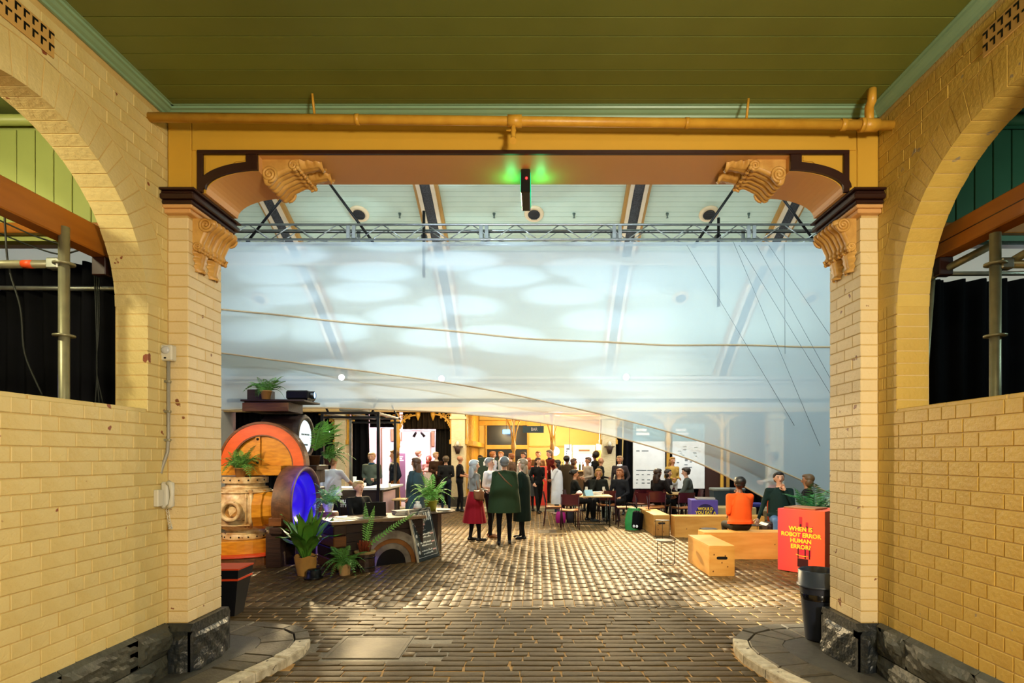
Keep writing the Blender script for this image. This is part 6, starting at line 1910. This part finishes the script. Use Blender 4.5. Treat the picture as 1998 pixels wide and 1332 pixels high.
        tw = empty('lattice_tower', (5.75, 6.9, 0))
        for x in (-.25, .25):
            for y in (-.25, .25): MB().tube([(x, y, 0), (x, y, 3.1)], .024, 8).build('chord', WHITEP, tw)
        for k in range(7):
            z = .1 + k * .42
            MB().tube([(-.25, -.25, z), (.25, -.25, z + .4)], .012, 6).build('brace', WHITEP, tw)
            MB().tube([(.25, -.25, z), (-.25, -.25, z + .4)], .012, 6).build('brace', WHITEP, tw)
        tag(tw, 'white lattice tower seen through the right arch', 'tower')
        nt_ = empty('mesh_panel', (5.6, 7.5, 0))
        MB().box(-1.2, 1.2, 0, .03, .0, 3.05, b=.005).build('panel', M('pale_mesh', '#a8b8bc', .6, col2='#6a7a80', scale=40, mix=1.0, detail=1), nt_)
        tag(nt_, 'pale mesh panel behind the white lattice tower', 'panel')
        lamp('POINT', (5.6, 6.2, 2.7), 22, 'd8f4ff', shadow_soft_size=.2)
        lr = tag(MB().tube([(2.86, 4.30, 1.2), (2.98, 4.26, 3.2)], .017, 10).build('leaning_tube', POLE), 'thin tube leaning in the far side of the right arch', 'tube')
        lt = tag(MB().tube([(2.86, 4.2, 2.95), (3.12, 3.86, 3.10)], .026, 12).build('tube_end', POLE), 'short open ended scaffold tube by the right beam', 'tube')
# dangling cables in the left arch
CBL = M('dark_cable', '#10160f', .6)
def cable(pts, lb, r=.006):
    q = []
    for a, b in zip(pts[:-1], pts[1:]):
        for k in range(6):
            t = k / 6; q.append(Vector(a).lerp(Vector(b), t))
    q.append(Vector(pts[-1]))
    for _ in range(4):
        q = [q[0]] + [(q[i - 1] + q[i] * 2 + q[i + 1]) / 4 for i in range(1, len(q) - 1)] + [q[-1]]
    tag(MB().tube([tuple(v) for v in q], r, 6).build('cable', CBL), lb, 'cable', 'loose cables in the arches')
cable([P(8, 400, 3.75), P(14, 520, 3.75), P(42, 600, 3.75), P(45, 690, 3.78), P(82, 770, 3.78)], 'thin dark cable sagging down to the sill at the far left')
for k in range(3):
    cable([P(183 + 5 * k, 512, 4.78), P(185 + 4 * k, 545, 4.6), P(188 + 3 * k, 640, 4.6), P(190 - 2 * k, 720, 4.6), P(186 + 8 * k, 790, 4.6)], ('left', 'middle', 'right')[k] + ' one of three cables hanging before the drape', .005)
cable([P(0, 430, 4.0), P(70, 462, 4.0), P(130, 480, 4.0), P(196, 470, 4.15)], 'cable looping past the top of the scaffold pole')
cable([P(0, 455, 4.1), P(60, 480, 4.1), P(120, 500, 4.1), P(205, 470, 4.2)], 'lower looping cable under the left timber beam')
cable([P(165, 440, 4.15), P(195, 460, 4.15), P(206, 500, 4.15), P(200, 540, 4.2)], 'bundle of black cable at the end of the left timber beam', .012)
# ================================================================== people
SKIN = {'a': M('skin_light', '#d8a283', .5), 'b': M('skin_warm', '#c08560', .5), 'c': M('skin_deep', '#7a4a30', .5), 'p': M('skin_pink', '#e0b09a', .5)}
def cloth(hexc): return M('cloth_' + hexc, '#' + hexc, .8, col2=None, scale=9, bump=.25, bscale=22, spec=.2)
def hairm(hexc): return M('hair_' + hexc, '#' + hexc, .45, scale=30, mix=.6, stretch=(1, 1, .25), bump=.3, bscale=60)
EYEM = M('eye_dark', '#1a1210', .3); LIPM = M('lip', '#a05a50', .5)
ARMS = {'down': ((.235, -.03, 1.12), (.245, .04, .87)), 'bent': ((.22, -.04, 1.12), (.12, .20, 1.08)), 'up': ((.21, .12, 1.13), (.07, .17, 1.40)), 'pocket': ((.27, -.06, 1.13), (.19, .06, .93)),
        'hip': ((.33, -.05, 1.14), (.19, .04, 1.0)), 'fwd': ((.23, .13, 1.16), (.16, .36, 1.05)), 'cross': ((.22, .05, 1.13), (-.10, .17, 1.17)), 'lap': ((.25, .02, 1.10), (.12, .25, .98)), 'reach': ((.25, .16, 1.22), (.26, .44, 1.10)), 'prop': ((.27, -.02, 1.12), (.36, .06, .88)),
        'chin': ((.19, .22, 1.12), (.05, .15, 1.45)), 'back': ((.25, -.10, 1.13), (.16, -.16, .95))}
_PPL = []
def person(label, X, Y, face, h=1.7, pose='stand', arms=('down', 'down'), top='202020', bottom='15151a', shoes='101010', skin='a', hair=('short', '3a2618'), sleeves='long', lean=0.0, bulk=1.0,
           coat=None, skirt=None, seat=.45, head_turn=0.0, stride=.06, z0=0.0, extra=None, legskin=None, collar=None, headtilt=0.0, group='visitors in the hall'):
    if Y > 15: h *= .955
    k = h / 1.7
    caps = []                                                   # (a, b, ra, rb, tag)
    sit = pose == 'sit'
    pz = (seat / k + .10) if sit else .92
    dz = pz - .92
    cl, sl = math.cos(lean), math.sin(lean)
    def U(p):                                                    # upper body: shift and lean forward about the pelvis
        x, y, z = p[0], p[1], p[2] - .92
        return Vector((x, y * cl + z * sl, pz + z * cl - y * sl))
    def add(a, b, ra, rb, tg): caps.append((Vector(a), Vector(b), ra, rb, tg))
    b_ = bulk
    add(U((-.07, -.005, .93)), U((.07, -.005, .93)), .115 * b_, .115 * b_, 'bottom')
    add(U((-.06, 0, 1.08)), U((.06, 0, 1.08)), .098 * b_, .098 * b_, 'top')
    add(U((-.085, 0, 1.27)), U((.085, 0, 1.27)), .105 * b_, .105 * b_, 'top')
    add(U((-.10, -.005, 1.37)), U((.10, -.005, 1.37)), .075 * b_, .075 * b_, 'top')
    add(U((0, 0, .98)), U((0, 0, 1.34)), .115 * b_, .115 * b_, 'top')
    add(U((0, -.005, 1.40)), U((0, .012, 1.51)), .052, .05, 'skin')
    hd_ = Matrix.Rotation(head_turn, 3, 'Z') @ Matrix.Rotation(-headtilt, 3, 'X')
    hc = Vector((0, .015, 1.60))
    def H(p): return U(hc + hd_ @ (Vector(p) - hc))
    add(H((0, .006, 1.625)), H((0, -.005, 1.625)), .088, .088, 'skin')
    add(H((0, .018, 1.575)), H((0, .03, 1.545)), .070, .050, 'skin')
    add(H((0, .095, 1.60)), H((0, .112, 1.578)), .012, .017, 'skin')
    for s in (-1, 1): add(H((s * .084, -.005, 1.61)), H((s * .086, -.003, 1.575)), .016, .012, 'skin')
    wr = []
    for s, am in ((1, arms[0]), (-1, arms[1])):
        e, w = ARMS[am]
        sh, e, w = U((s * .185, -.005, 1.385)), U((s * e[0], e[1], e[2])), U((s * w[0], w[1], w[2]))
        add(U((s * .10, -.005, 1.37)), sh, .07 * b_, .062, 'top')
        add(sh, e, .058 * (b_ ** .5), .046, 'top')
        add(e, w, .044, .030, 'top' if sleeves == 'long' else 'skin')
        d = (w - e).normalized()
        add(w, w + d * .055, .030, .034, 'skin')
        wr.append((w + d * .06, d, s))
    for s in (-1, 1):
        st = stride * s
        hp = Vector((s * .088, 0, pz - .03))
        if sit: kn, an = Vector((s * .11, .42, seat / k + .065)), Vector((s * .12, .40 + .05 * s, .085))
        else: kn, an = Vector((s * .10, .03 + st * .4, .50)), Vector((s * .105, st, .085))
        lt = 'leg' if legskin else 'bottom'
        add(hp, kn, .086 * b_ ** .5, .060, 'bottom'); add(kn, an, .056, .038, lt)
        add(kn.lerp(an, .3) + Vector((0, -.012, 0)), kn.lerp(an, .45) + Vector((0, -.01, 0)), .052, .048, lt)
        add(an + Vector((0, -.03, -.04)), an + Vector((s * .015, .15, -.05)), .040, .034, 'shoe')
    mb = MB()
    for (a, b, ra, rb, tg) in caps:
        d = b - a; L_ = d.length
        ax = d.normalized() if L_ > 1e-5 else Vector((0, 0, 1))
        pts, rr = [], []
        for t in (-1, -.8, -.45, 0): pts.append(a + ax * ra * t); rr.append(max(.002, ra * math.sqrt(max(0, 1 - t * t))))
        for t in (0, .45, .8, 1): pts.append(b + ax * rb * t); rr.append(max(.002, rb * math.sqrt(max(0, 1 - t * t))))
        if L_ < 1e-4: pts.pop(4); rr.pop(4)
        mb.tube(pts, rr, 12)
    vox = .0165 if Y < 12.6 else .021
    me = mb.mesh('temp_body', SKIN['a'])
    o = bpy.data.objects.new('temp_body', me); COL.objects.link(o)
    md = o.modifiers.new('r', 'REMESH'); md.mode = 'VOXEL'; md.voxel_size = vox; md.use_smooth_shade = True
    m2 = o.modifiers.new('s', 'SMOOTH'); m2.factor = .5; m2.iterations = 4
    _PPL.append(dict(o=o, caps=caps, wr=wr, label=label, X=X, Y=Y, face=face, k=k, top=top, bottom=bottom, shoes=shoes, skin=skin, hair=hair, coat=coat, skirt=skirt, U=U, H=H, z0=z0, extra=extra, legskin=legskin, pz=pz, sit=sit, collar=collar, group=group))

def finish_people():
    bpy.context.view_layer.update()
    dg = bpy.context.evaluated_depsgraph_get()
    for q in _PPL:
        me = bpy.data.meshes.new_from_object(q['o'].evaluated_get(dg))
        tags = ['top', 'bottom', 'skin', 'shoe', 'leg']
        mats = [cloth(q['top']), cloth(q['bottom']), SKIN[q['skin']], M('shoe_' + q['shoes'], '#' + q['shoes'], .4), cloth(q['legskin']) if q['legskin'] else SKIN[q['skin']]]
        co = np.empty(len(me.vertices) * 3, dtype=np.float64); me.vertices.foreach_get('co', co); co = co.reshape(-1, 3)
        best = np.full(len(co), 1e9); idx = np.zeros(len(co), dtype=int)
        for (a, b, ra, rb, tg) in q['caps']:
            a_, b_ = np.array(a), np.array(b)
            ab = b_ - a_; l2 = max(1e-9, float(ab @ ab))
            t = np.clip((co - a_) @ ab / l2, 0, 1)
            d = np.linalg.norm(co - (a_ + t[:, None] * ab), axis=1) - (ra + (rb - ra) * t)
            m = d < best
            best[m] = d[m]; idx[m] = tags.index(tg)
        verts = [tuple(v) for v in co]
        faces = [tuple(p.vertices) for p in me.polygons]
        fm = [int(np.bincount([idx[i] for i in f], minlength=5).argmax()) for f in faces]
        body = MB(); body.v = verts; body.f = faces; body.m = fm; body.sm = [True] * len(faces)
        for (w, d, s) in q['wr']:                               # five fingers rooted in the palm
            side = d.cross(Vector((0, 1, 0)))
            side = side.normalized() if side.length > .2 else d.cross(Vector((1, 0, 0))).normalized()
            nrm = side.cross(d).normalized()
            for i, (off, ln) in enumerate(((-.026, .062), (-.009, .074), (.009, .070), (.025, .055))):
                p0 = w + side * off - d * .015
                p1 = w + side * off * 1.1 + d * ln * .5 + nrm * .004
                p2 = w + side * off * 1.1 + d * ln * .92 + nrm * .022
                body.tube([p0, p1, p2], [.0098, .009, .007], 6, mi=2)
            p0 = w - d * .045 + side * .026 * s
            body.tube([p0, p0 + side * .030 * s + d * .03, p0 + side * .034 * s + d * .062 + nrm * .012], [.012, .0105, .008], 6, mi=2)
        k = q['k']
        ob = body.build('person', mats, None, (q['X'], q['Y'], q['z0']), (0, 0, math.radians(q['face'])))
        ob.scale = (k, k, k)
        tag(ob, q['label'], 'person', q['group'])
        bpy.data.meshes.remove(me)
        U, H = q['U'], q['H']
        st, hc = q['hair']
        hm = hairm(hc)
        Q = H((0, 0, 1.62)); 
        R3 = (H((1, 0, 1.62)) - H((0, 0, 1.62)), H((0, 1, 1.62)) - H((0, 0, 1.62)), H((0, 0, 2.62)) - H((0, 0, 1.62)))
        Mh = Matrix(((R3[0].x, R3[1].x, R3[2].x, 0), (R3[0].y, R3[1].y, R3[2].y, 0), (R3[0].z, R3[1].z, R3[2].z, 0), (0, 0, 0, 1)))
        Mh = Matrix.Translation(Q) @ Mh
        hb = MB()
        if st != 'bald':
            if st == 'hijab':
                hb.ball((0, -.022, .0), (.112, .105, .125), 14, 10, M=Mh).ball((0, -.01, -.13), (.105, .10, .10), 14, 8, M=Mh)
            elif st == 'cap':
                hb.ball((0, -.012, .035), (.10, .112, .075), 14, 8, M=Mh).box(-.07, .07, .06, .17, .03, .042, b=.005, M=Mh)
            else:
                hb.ball((0, -.026, .022), (.099, .102, .092), 16, 11, M=Mh)
                hb.ball((0, .01, .068), (.078, .085, .042), 14, 8, M=Mh)
                if st in ('short',): hb.ball((0, -.045, -.035), (.082, .062, .06), 12, 8, M=Mh)
                if st == 'bob': hb.ball((0, -.03, -.05), (.112, .078, .105), 14, 9, M=Mh)
                if st == 'long':
                    hb.ball((0, -.035, -.05), (.108, .075, .10), 14, 9, M=Mh); hb.ball((0, -.072, -.16), (.105, .052, .17), 14, 9, M=Mh)
                if st == 'bun': hb.ball((0, -.115, .02), (.05, .045, .05), 10, 8, M=Mh)
                if st == 'tail': hb.ball((0, -.12, -.06), (.035, .04, .12), 10, 8, M=Mh)
                if st == 'bushy': hb.ball((0, -.03, .03), (.125, .12, .125), 14, 9, M=Mh)
            hb.build('hair' if st not in ('hijab', 'cap') else st, hm, ob)
        fb = MB()
        for s in (-1, 1):
            MB().ball((s * .033, .0815, -.002), (.012, .007, .008), 8, 6, M=Mh).build('eye', EYEM, ob)
            MB().tube([tuple(Mh @ Vector((s * .018, .0855, .018))), tuple(Mh @ Vector((s * .05, .074, .02)))], .0045, 5).build('eyebrow', hm, ob)
        MB().ball((0, .083, -.062), (.022, .007, .006), 8, 5, M=Mh).build('mouth', LIPM, ob)
        if q['coat']:                                           # (colour, hem z, hem rx, top z, flare)
            c, zh, rx = q['coat'][:3]
            ry = rx * .72
            cw = .215 if zh < .8 else .165
            prof = [(1.445, .075, .07), (1.40, .17 if zh < .8 else .12, .115), (1.33, cw, .15), (1.15, (cw + rx) / 2, (.16 + ry) / 2), (.95, rx * .92, ry * .92), (zh + .05, rx, ry), (zh, rx * 1.0, ry)]
            def f(u, v, prof=prof):
                t = v * (len(prof) - 1); i = min(len(prof) - 2, int(t)); fr = t - i
                z = prof[i][0] * (1 - fr) + prof[i + 1][0] * fr; a = prof[i][1] * (1 - fr) + prof[i + 1][1] * fr; b = prof[i][2] * (1 - fr) + prof[i + 1][2] * fr
                an = 2 * PI * u; w = 1 + .03 * v * math.sin(8 * an + 3 * v) + .012 * math.sin(15 * an)
                return tuple(U((a * w * math.cos(an), b * w * math.sin(an), z)))
            MB().grid(f, 36, 18).build('coat', cloth(c), ob)
        if q['skirt']:
            c, zh, rx = q['skirt'][:3]
            zt = q['skirt'][3] if len(q['skirt']) > 3 else 1.06
            def f(u, v, zt=zt, zh=zh, rx=rx):
                an = 2 * PI * u
                a = (.148 + (rx - .148) * v ** .8); b = (.118 + (rx * .8 - .118) * v ** .8)
                w = 1 + .05 * v * math.sin(11 * an)
                p = (a * w * math.cos(an), b * w * math.sin(an), zt + (zh - zt) * v)
                return tuple(U(p)) if not q['sit'] else p
            MB().grid(f, 44, 12).build('skirt', cloth(c), ob)
        if q['collar']:
            MB().lathe([(.075, 0), (.085, .02), (.07, .06), (.062, .055)], c=tuple(U((0, .0, 1.415))), n=14).build('collar', cloth(q['collar']), ob)
        if q['extra']: q['extra'](ob, U)
    for q in _PPL:
        m = q['o'].data
        bpy.data.objects.remove(q['o'], do_unlink=True)
        bpy.data.meshes.remove(m)

def xp(px, Y): return (px - HX) / FPX * Y
# ---- the group in the middle of the paving
def bag_brown(ob, U):
    mat = M('brown_leather', '#8a5630', .45, col2='#6a3c1c', scale=6)
    MB().box(-.17, .17, -.06, .06, -.11, .11, b=.03, M=Matrix.Translation((-.02, .33 * 0 - .0, 0)) @ Matrix.Translation(U((.30, -.02, 1.0)))).build('handbag', mat, ob)
    MB().tube([U((.16, .0, 1.42)), U((.28, .02, 1.25)), U((.30, .0, 1.1))], .009, 6).tube([U((.16, -.02, 1.42)), U((.25, -.06, 1.25)), U((.30, -.04, 1.1))], .009, 6).build('bag_strap', mat, ob)
person('person with long white hair in grey jumper and red skirt, brown bag on the arm', xp(926, 11.05), 11.05, -62, 1.56, arms=('bent', 'bent'), top='8f8a80', bottom='101014', shoes='0c0c0e', skin='p', hair=('long', 'cfd4d8'), skirt=('8e0f1c', .40, .30), legskin='101014', extra=bag_brown)
def shawl(ob, U):
    MB().tube([U((-.12, -.13, 1.42)), U((.0, -.175, 1.28)), U((.14, -.16, 1.15))], .012, 6).build('bag_strap', M('brown_leather', '#8a5630', .45), ob)
person('person seen from behind in a wide green coat and black trousers', xp(984, 10.62), 10.62, 6, 1.62, arms=('down', 'bent'), top='28381e', bottom='0e0e12', shoes='0a0a0c', skin='a', hair=('short', '8a9296'), bulk=1.12, coat=('2b3c20', .64, .32), extra=shawl, stride=.04)
person('person in a white shirt and black trousers hidden behind the green coat', xp(956, 11.55), 11.55, -110, 1.60, arms=('bent', 'down'), top='e6e6ea', bottom='141418', shoes='8a5428', skin='p', hair=('short', '9aa0a4'))
person('person with long fair hair in a dark green coat down to the calves', xp(1019, 11.35), 11.35, 75, 1.58, arms=('bent', 'down'), top='14281f', bottom='14181a', shoes='141820', skin='p', hair=('long', '9a8468'), coat=('13241c', .40, .26))
# ---- bar crowd
person('person in a black jacket and trousers standing before the red plinth', xp(1050, 16.5), 16.5, -150, 1.66, arms=('pocket', 'bent'), top='0e0e10', bottom='0a0a0c', shoes='140c0a', skin='a', hair=('long', '3a2014'), stride=.16)
person('person in a long white coat beside the red plinth', xp(1087, 16.2), 16.2, 80, 1.60, arms=('bent', 'up'), top='d6d8e0', bottom='3a5a6a', shoes='c8a898', skin='b', hair=('long', '1e1410'), coat=('dcdee6', .34, .27))
person('ginger haired person in a pale shirt left of the white beam', xp(962, 17.9), 17.9, -60, 1.74, arms=('bent', 'bent'), top='b8bcd0', bottom='20222c', skin='p', hair=('short', 'a8642c'), z0=.12)
person('blond person with a pale blue shirt in the bar queue', xp(977, 18.5), 18.5, 160, 1.74, arms=('bent', 'down'), top='c2ccd8', bottom='20222c', skin='p', hair=('short', 'b87a3c'), z0=.12)
person('auburn haired person behind the grey head of the green coat', xp(997, 18.0), 18.0, 60, 1.68, arms=('bent', 'down'), top='5a4636', bottom='1c1c22', skin='p', hair=('short', '96582c'), z0=.12)
person('dark haired person in a white top at the bar, right of the white beam', xp(1021, 18.6), 18.6, 150, 1.72, arms=('down', 'down'), top='d8d8d8', bottom='1c1c22', skin='a', hair=('short', '2a1c14'), z0=.12)
person('person with long red hair and a grey dress at the bar', xp(1032, 17.0), 17.0, -20, 1.66, arms=('down', 'bent'), top='6a6862', bottom='1a1a1c', skin='p', hair=('long', 'b0562a'), skirt=('4c4a46', .5, .22, 1.1))
person('short haired person in a tan jacket further back at the bar', xp(1050, 19.0), 19.0, 170, 1.76, arms=('bent', 'down'), top='7a5a3a', bottom='1a1a1c', skin='a', hair=('short', '7a4a20'), z0=.12)
person('tall grey haired person in a maroon jumper leaning over the bar', xp(1077, 18.4), 18.4, 120, 1.80, arms=('bent', 'bent'), top='5a1a18', bottom='202026', skin='p', hair=('short', '6a6058'), lean=.15, z0=.12, collar='2a2a3a')
person('person in a long brown coat with dark bushy hair', xp(1106, 16.7), 16.7, -30, 1.72, arms=('bent', 'bent'), top='3a2c1c', bottom='15130f', skin='c', hair=('bun', '1a120c'), coat=('3c2e1c', .5, .27), bulk=1.08)
person('person in profile with brown hair next to the long brown coat', xp(1120, 17.7), 17.7, -90, 1.64, arms=('bent', 'down'), top='6a4228', bottom='1c1812', skin='b', hair=('bob', '4a2c18'))
person('person in a pale beige jacket holding a drink by the fridge', xp(1147, 17.0), 17.0, 120, 1.68, arms=('bent', 'bent'), top='b0a090', bottom='1a1a1c', skin='b', hair=('short', '5a3c28'))
person('person in black with dark hair by the green light', xp(1161, 17.6), 17.6, 60, 1.72, arms=('bent', 'down'), top='101010', bottom='0e0e10', skin='c', hair=('bushy', '140e0c'), z0=.12)
person('bald person in a black jacket by the right pillar of the bar', xp(1172, 16.8), 16.8, -80, 1.68, arms=('bent', 'down'), top='1c1a18', bottom='141416', skin='b', hair=('bald', '6a4a38'))
person('person in a grey suit jacket and white shirt before the black drape', xp(1209, 16.0), 16.0, 150, 1.72, arms=('down', 'pocket'), top='3c3436', bottom='16161a', skin='b', hair=('short', 'a8845a'), collar='f0f0f4')
# ---- around the tables
person('seated person in a black jacket facing right at the cafe table', .95, 14.42, -85, 1.64, 'sit', ('fwd', 'lap'), top='0f1210', bottom='101014', skin='b', hair=('bun', '140e0c'))
person('seated fair haired person with a hand at the face behind the napkins', xp(1168, 14.95), 14.95, 175, 1.66, 'sit', ('chin', 'lap'), top='1a1c16', bottom='101014', skin='b', hair=('bob', 'a07838'), lean=.1)
person('seated person with long auburn hair and dark top left of the drape', xp(1209, 14.7), 14.7, 150, 1.66, 'sit', ('lap', 'lap'), top='181a20', bottom='101014', skin='b', hair=('long', '8a5028'))
person('seated person in black with long dark brown hair, back to us', xp(1284, 14.2), 14.2, -60, 1.68, 'sit', ('fwd', 'lap'), top='141012', bottom='101014', skin='b', hair=('long', '2c1a12'), bulk=1.05)
person('second seated person with dark hair at the far table', xp(1304, 15.6), 15.6, -120, 1.66, 'sit', ('fwd', 'lap'), top='1c1414', bottom='101014', skin='a', hair=('bob', '241610'))
person('seated person in a grey jacket with cropped hair facing left', xp(1347, 14.6), 14.6, 78, 1.74, 'sit', ('fwd', 'fwd'), top='4a5250', bottom='14161a', skin='p', hair=('short', '2c2420'), lean=.16, bulk=1.05)
person('standing person in a yellow and white top before the second board', xp(1312, 16.4), 16.4, 200, 1.68, arms=('bent', 'bent'), top='b08a3c', bottom='c8c4bc', skin='b', hair=('long', 'a0702c'))
# ---- benches on the right
person('person in an orange jumper sitting on the long bench, back to us', 3.36, 9.40, 4, 1.66, 'sit', ('up', 'bent'), top='e0561a', bottom='1c1812', skin='c', hair=('short', '15110f'), seat=.43, lean=.06, bulk=1.04, coat=('e0561a', .93, .215))
person('person in a dark green jumper and jeans sitting and looking towards us', 4.42, 10.38, 165, 1.74, 'sit', ('prop', 'up'), top='0c2422', bottom='4a6a94', skin='a', hair=('short', '1c1412'), seat=.44, lean=-.05, head_turn=.1, coat=('0c2422', .93, .205))
person('person with a brown bob sitting beside the dark green jumper', 4.98, 10.48, 60, 1.66, 'sit', ('lap', 'lap'), top='14141a', bottom='14141a', skin='b', hair=('bob', '7a5a3a'), seat=.44)
person('person in a white shirt and orange trousers standing behind the gauze', xp(1508, 12.6), 12.6, 75, 1.72, arms=('bent', 'bent'), top='eceae6', bottom='e0501c', skin='p', hair=('short', '5a5450'))
# ---- left side: kiosk, exhibition, desk
person('person in a white T-shirt leaning on the kiosk counter, back to us', xp(648, 11.42), 11.42, -14, 1.63, arms=('reach', 'down'), top='dcdce2', bottom='20222c', skin='b', hair=('short', '8a5a2c'), sleeves='short', bulk=1.05, lean=.06, coat=('dcdce2', .90, .215))
person('person with fair hair in a grey green coat behind the kiosk', xp(725, 14.3), 14.3, 178, 1.72, arms=('bent', 'bent'), top='5a6458', bottom='20222c', skin='p', hair=('short', 'c8a070'), bulk=1.08, collar='1c4a6a')
person('person in a navy jacket and tan trousers standing before the mauve banner', xp(769, 14.0), 14.0, 120, 1.78, arms=('pocket', 'pocket'), top='141a24', bottom='8a4c14', shoes='3a2414', skin='a', hair=('short', '8a5c28'))
person('person with wavy brown hair in a blue grey coat walking past the round counter', xp(811, 11.7), 11.7, 70, 1.60, arms=('down', 'down'), top='32464c', bottom='5a4a4c', skin='b', hair=('long', '5a3c28'), coat=('33484e', .55, .27))
person('person in a lilac shirt before the bright white wall', xp(817, 19.2), 19.2, -70, 1.78, arms=('bent', 'down'), top='a898c8', bottom='6a607a', skin='p', hair=('short', '7a5434'), z0=.12)
person('person in a red headscarf and white dress before the bright wall', xp(836, 18.6), 18.6, 170, 1.60, arms=('bent', 'cross'), top='b07a6a', bottom='6a4a5a', skin='p', hair=('hijab', 'a83a20'), skirt=('ece2d4', .55, .24, 1.3), z0=.12)
person('person in a brown jacket with short grey hair beside the black drape', xp(851, 17.7), 17.7, -140, 1.72, arms=('bent', 'bent'), top='3a2414', bottom='2a1c14', skin='a', hair=('short', 'c8a87a'), collar='d8d0c0', z0=.12)
person('person in a black jacket and dark jeans seen from behind by the drape', xp(870, 16.6), 16.6, 10, 1.72, arms=('bent', 'bent'), top='1a1a1a', bottom='16202e', shoes='6a4c2c', skin='a', hair=('short', '5a4a34'))
person('balding person in a black shirt with bare forearms by the left pillar', xp(897, 16.9), 16.9, -80, 1.74, arms=('bent', 'fwd'), top='0c0c0e', bottom='101012', skin='b', hair=('bald', '8a5a3c'), sleeves='short')
person('dark haired person behind the white haired one in the red skirt', xp(937, 18.7), 18.7, 170, 1.62, arms=('down', 'down'), top='2a2a2c', bottom='141416', skin='b', hair=('short', '141010'), z0=.12)
person('blonde person in black working at the laptop behind the desk', -2.98, 9.42, -128, 1.60, 'sit', ('fwd', 'fwd'), top='0e1012', bottom='14161a', skin='p', hair=('bun', 'c8ac78'), seat=.40, lean=.08, headtilt=-.15)
st0 = empty('office_stool', (-2.98, 9.42, 0))
MB().lathe([(0, .42), (.17, .42), (.18, .44), (.17, .455), (0, .46)], n=18).build('seat', BLACKM, st0)
MB().tube([(0, 0, 0), (0, 0, .42)], .03, 8).lathe([(0, 0), (.2, 0), (.2, .02), (0, .03)], n=18).build('stem_and_base', BLACKM, st0)
st0.scale = (1, 1, .86)
tag(st0, 'black stool under the blonde person at the laptop', 'stool')
finish_people()
flush_text()
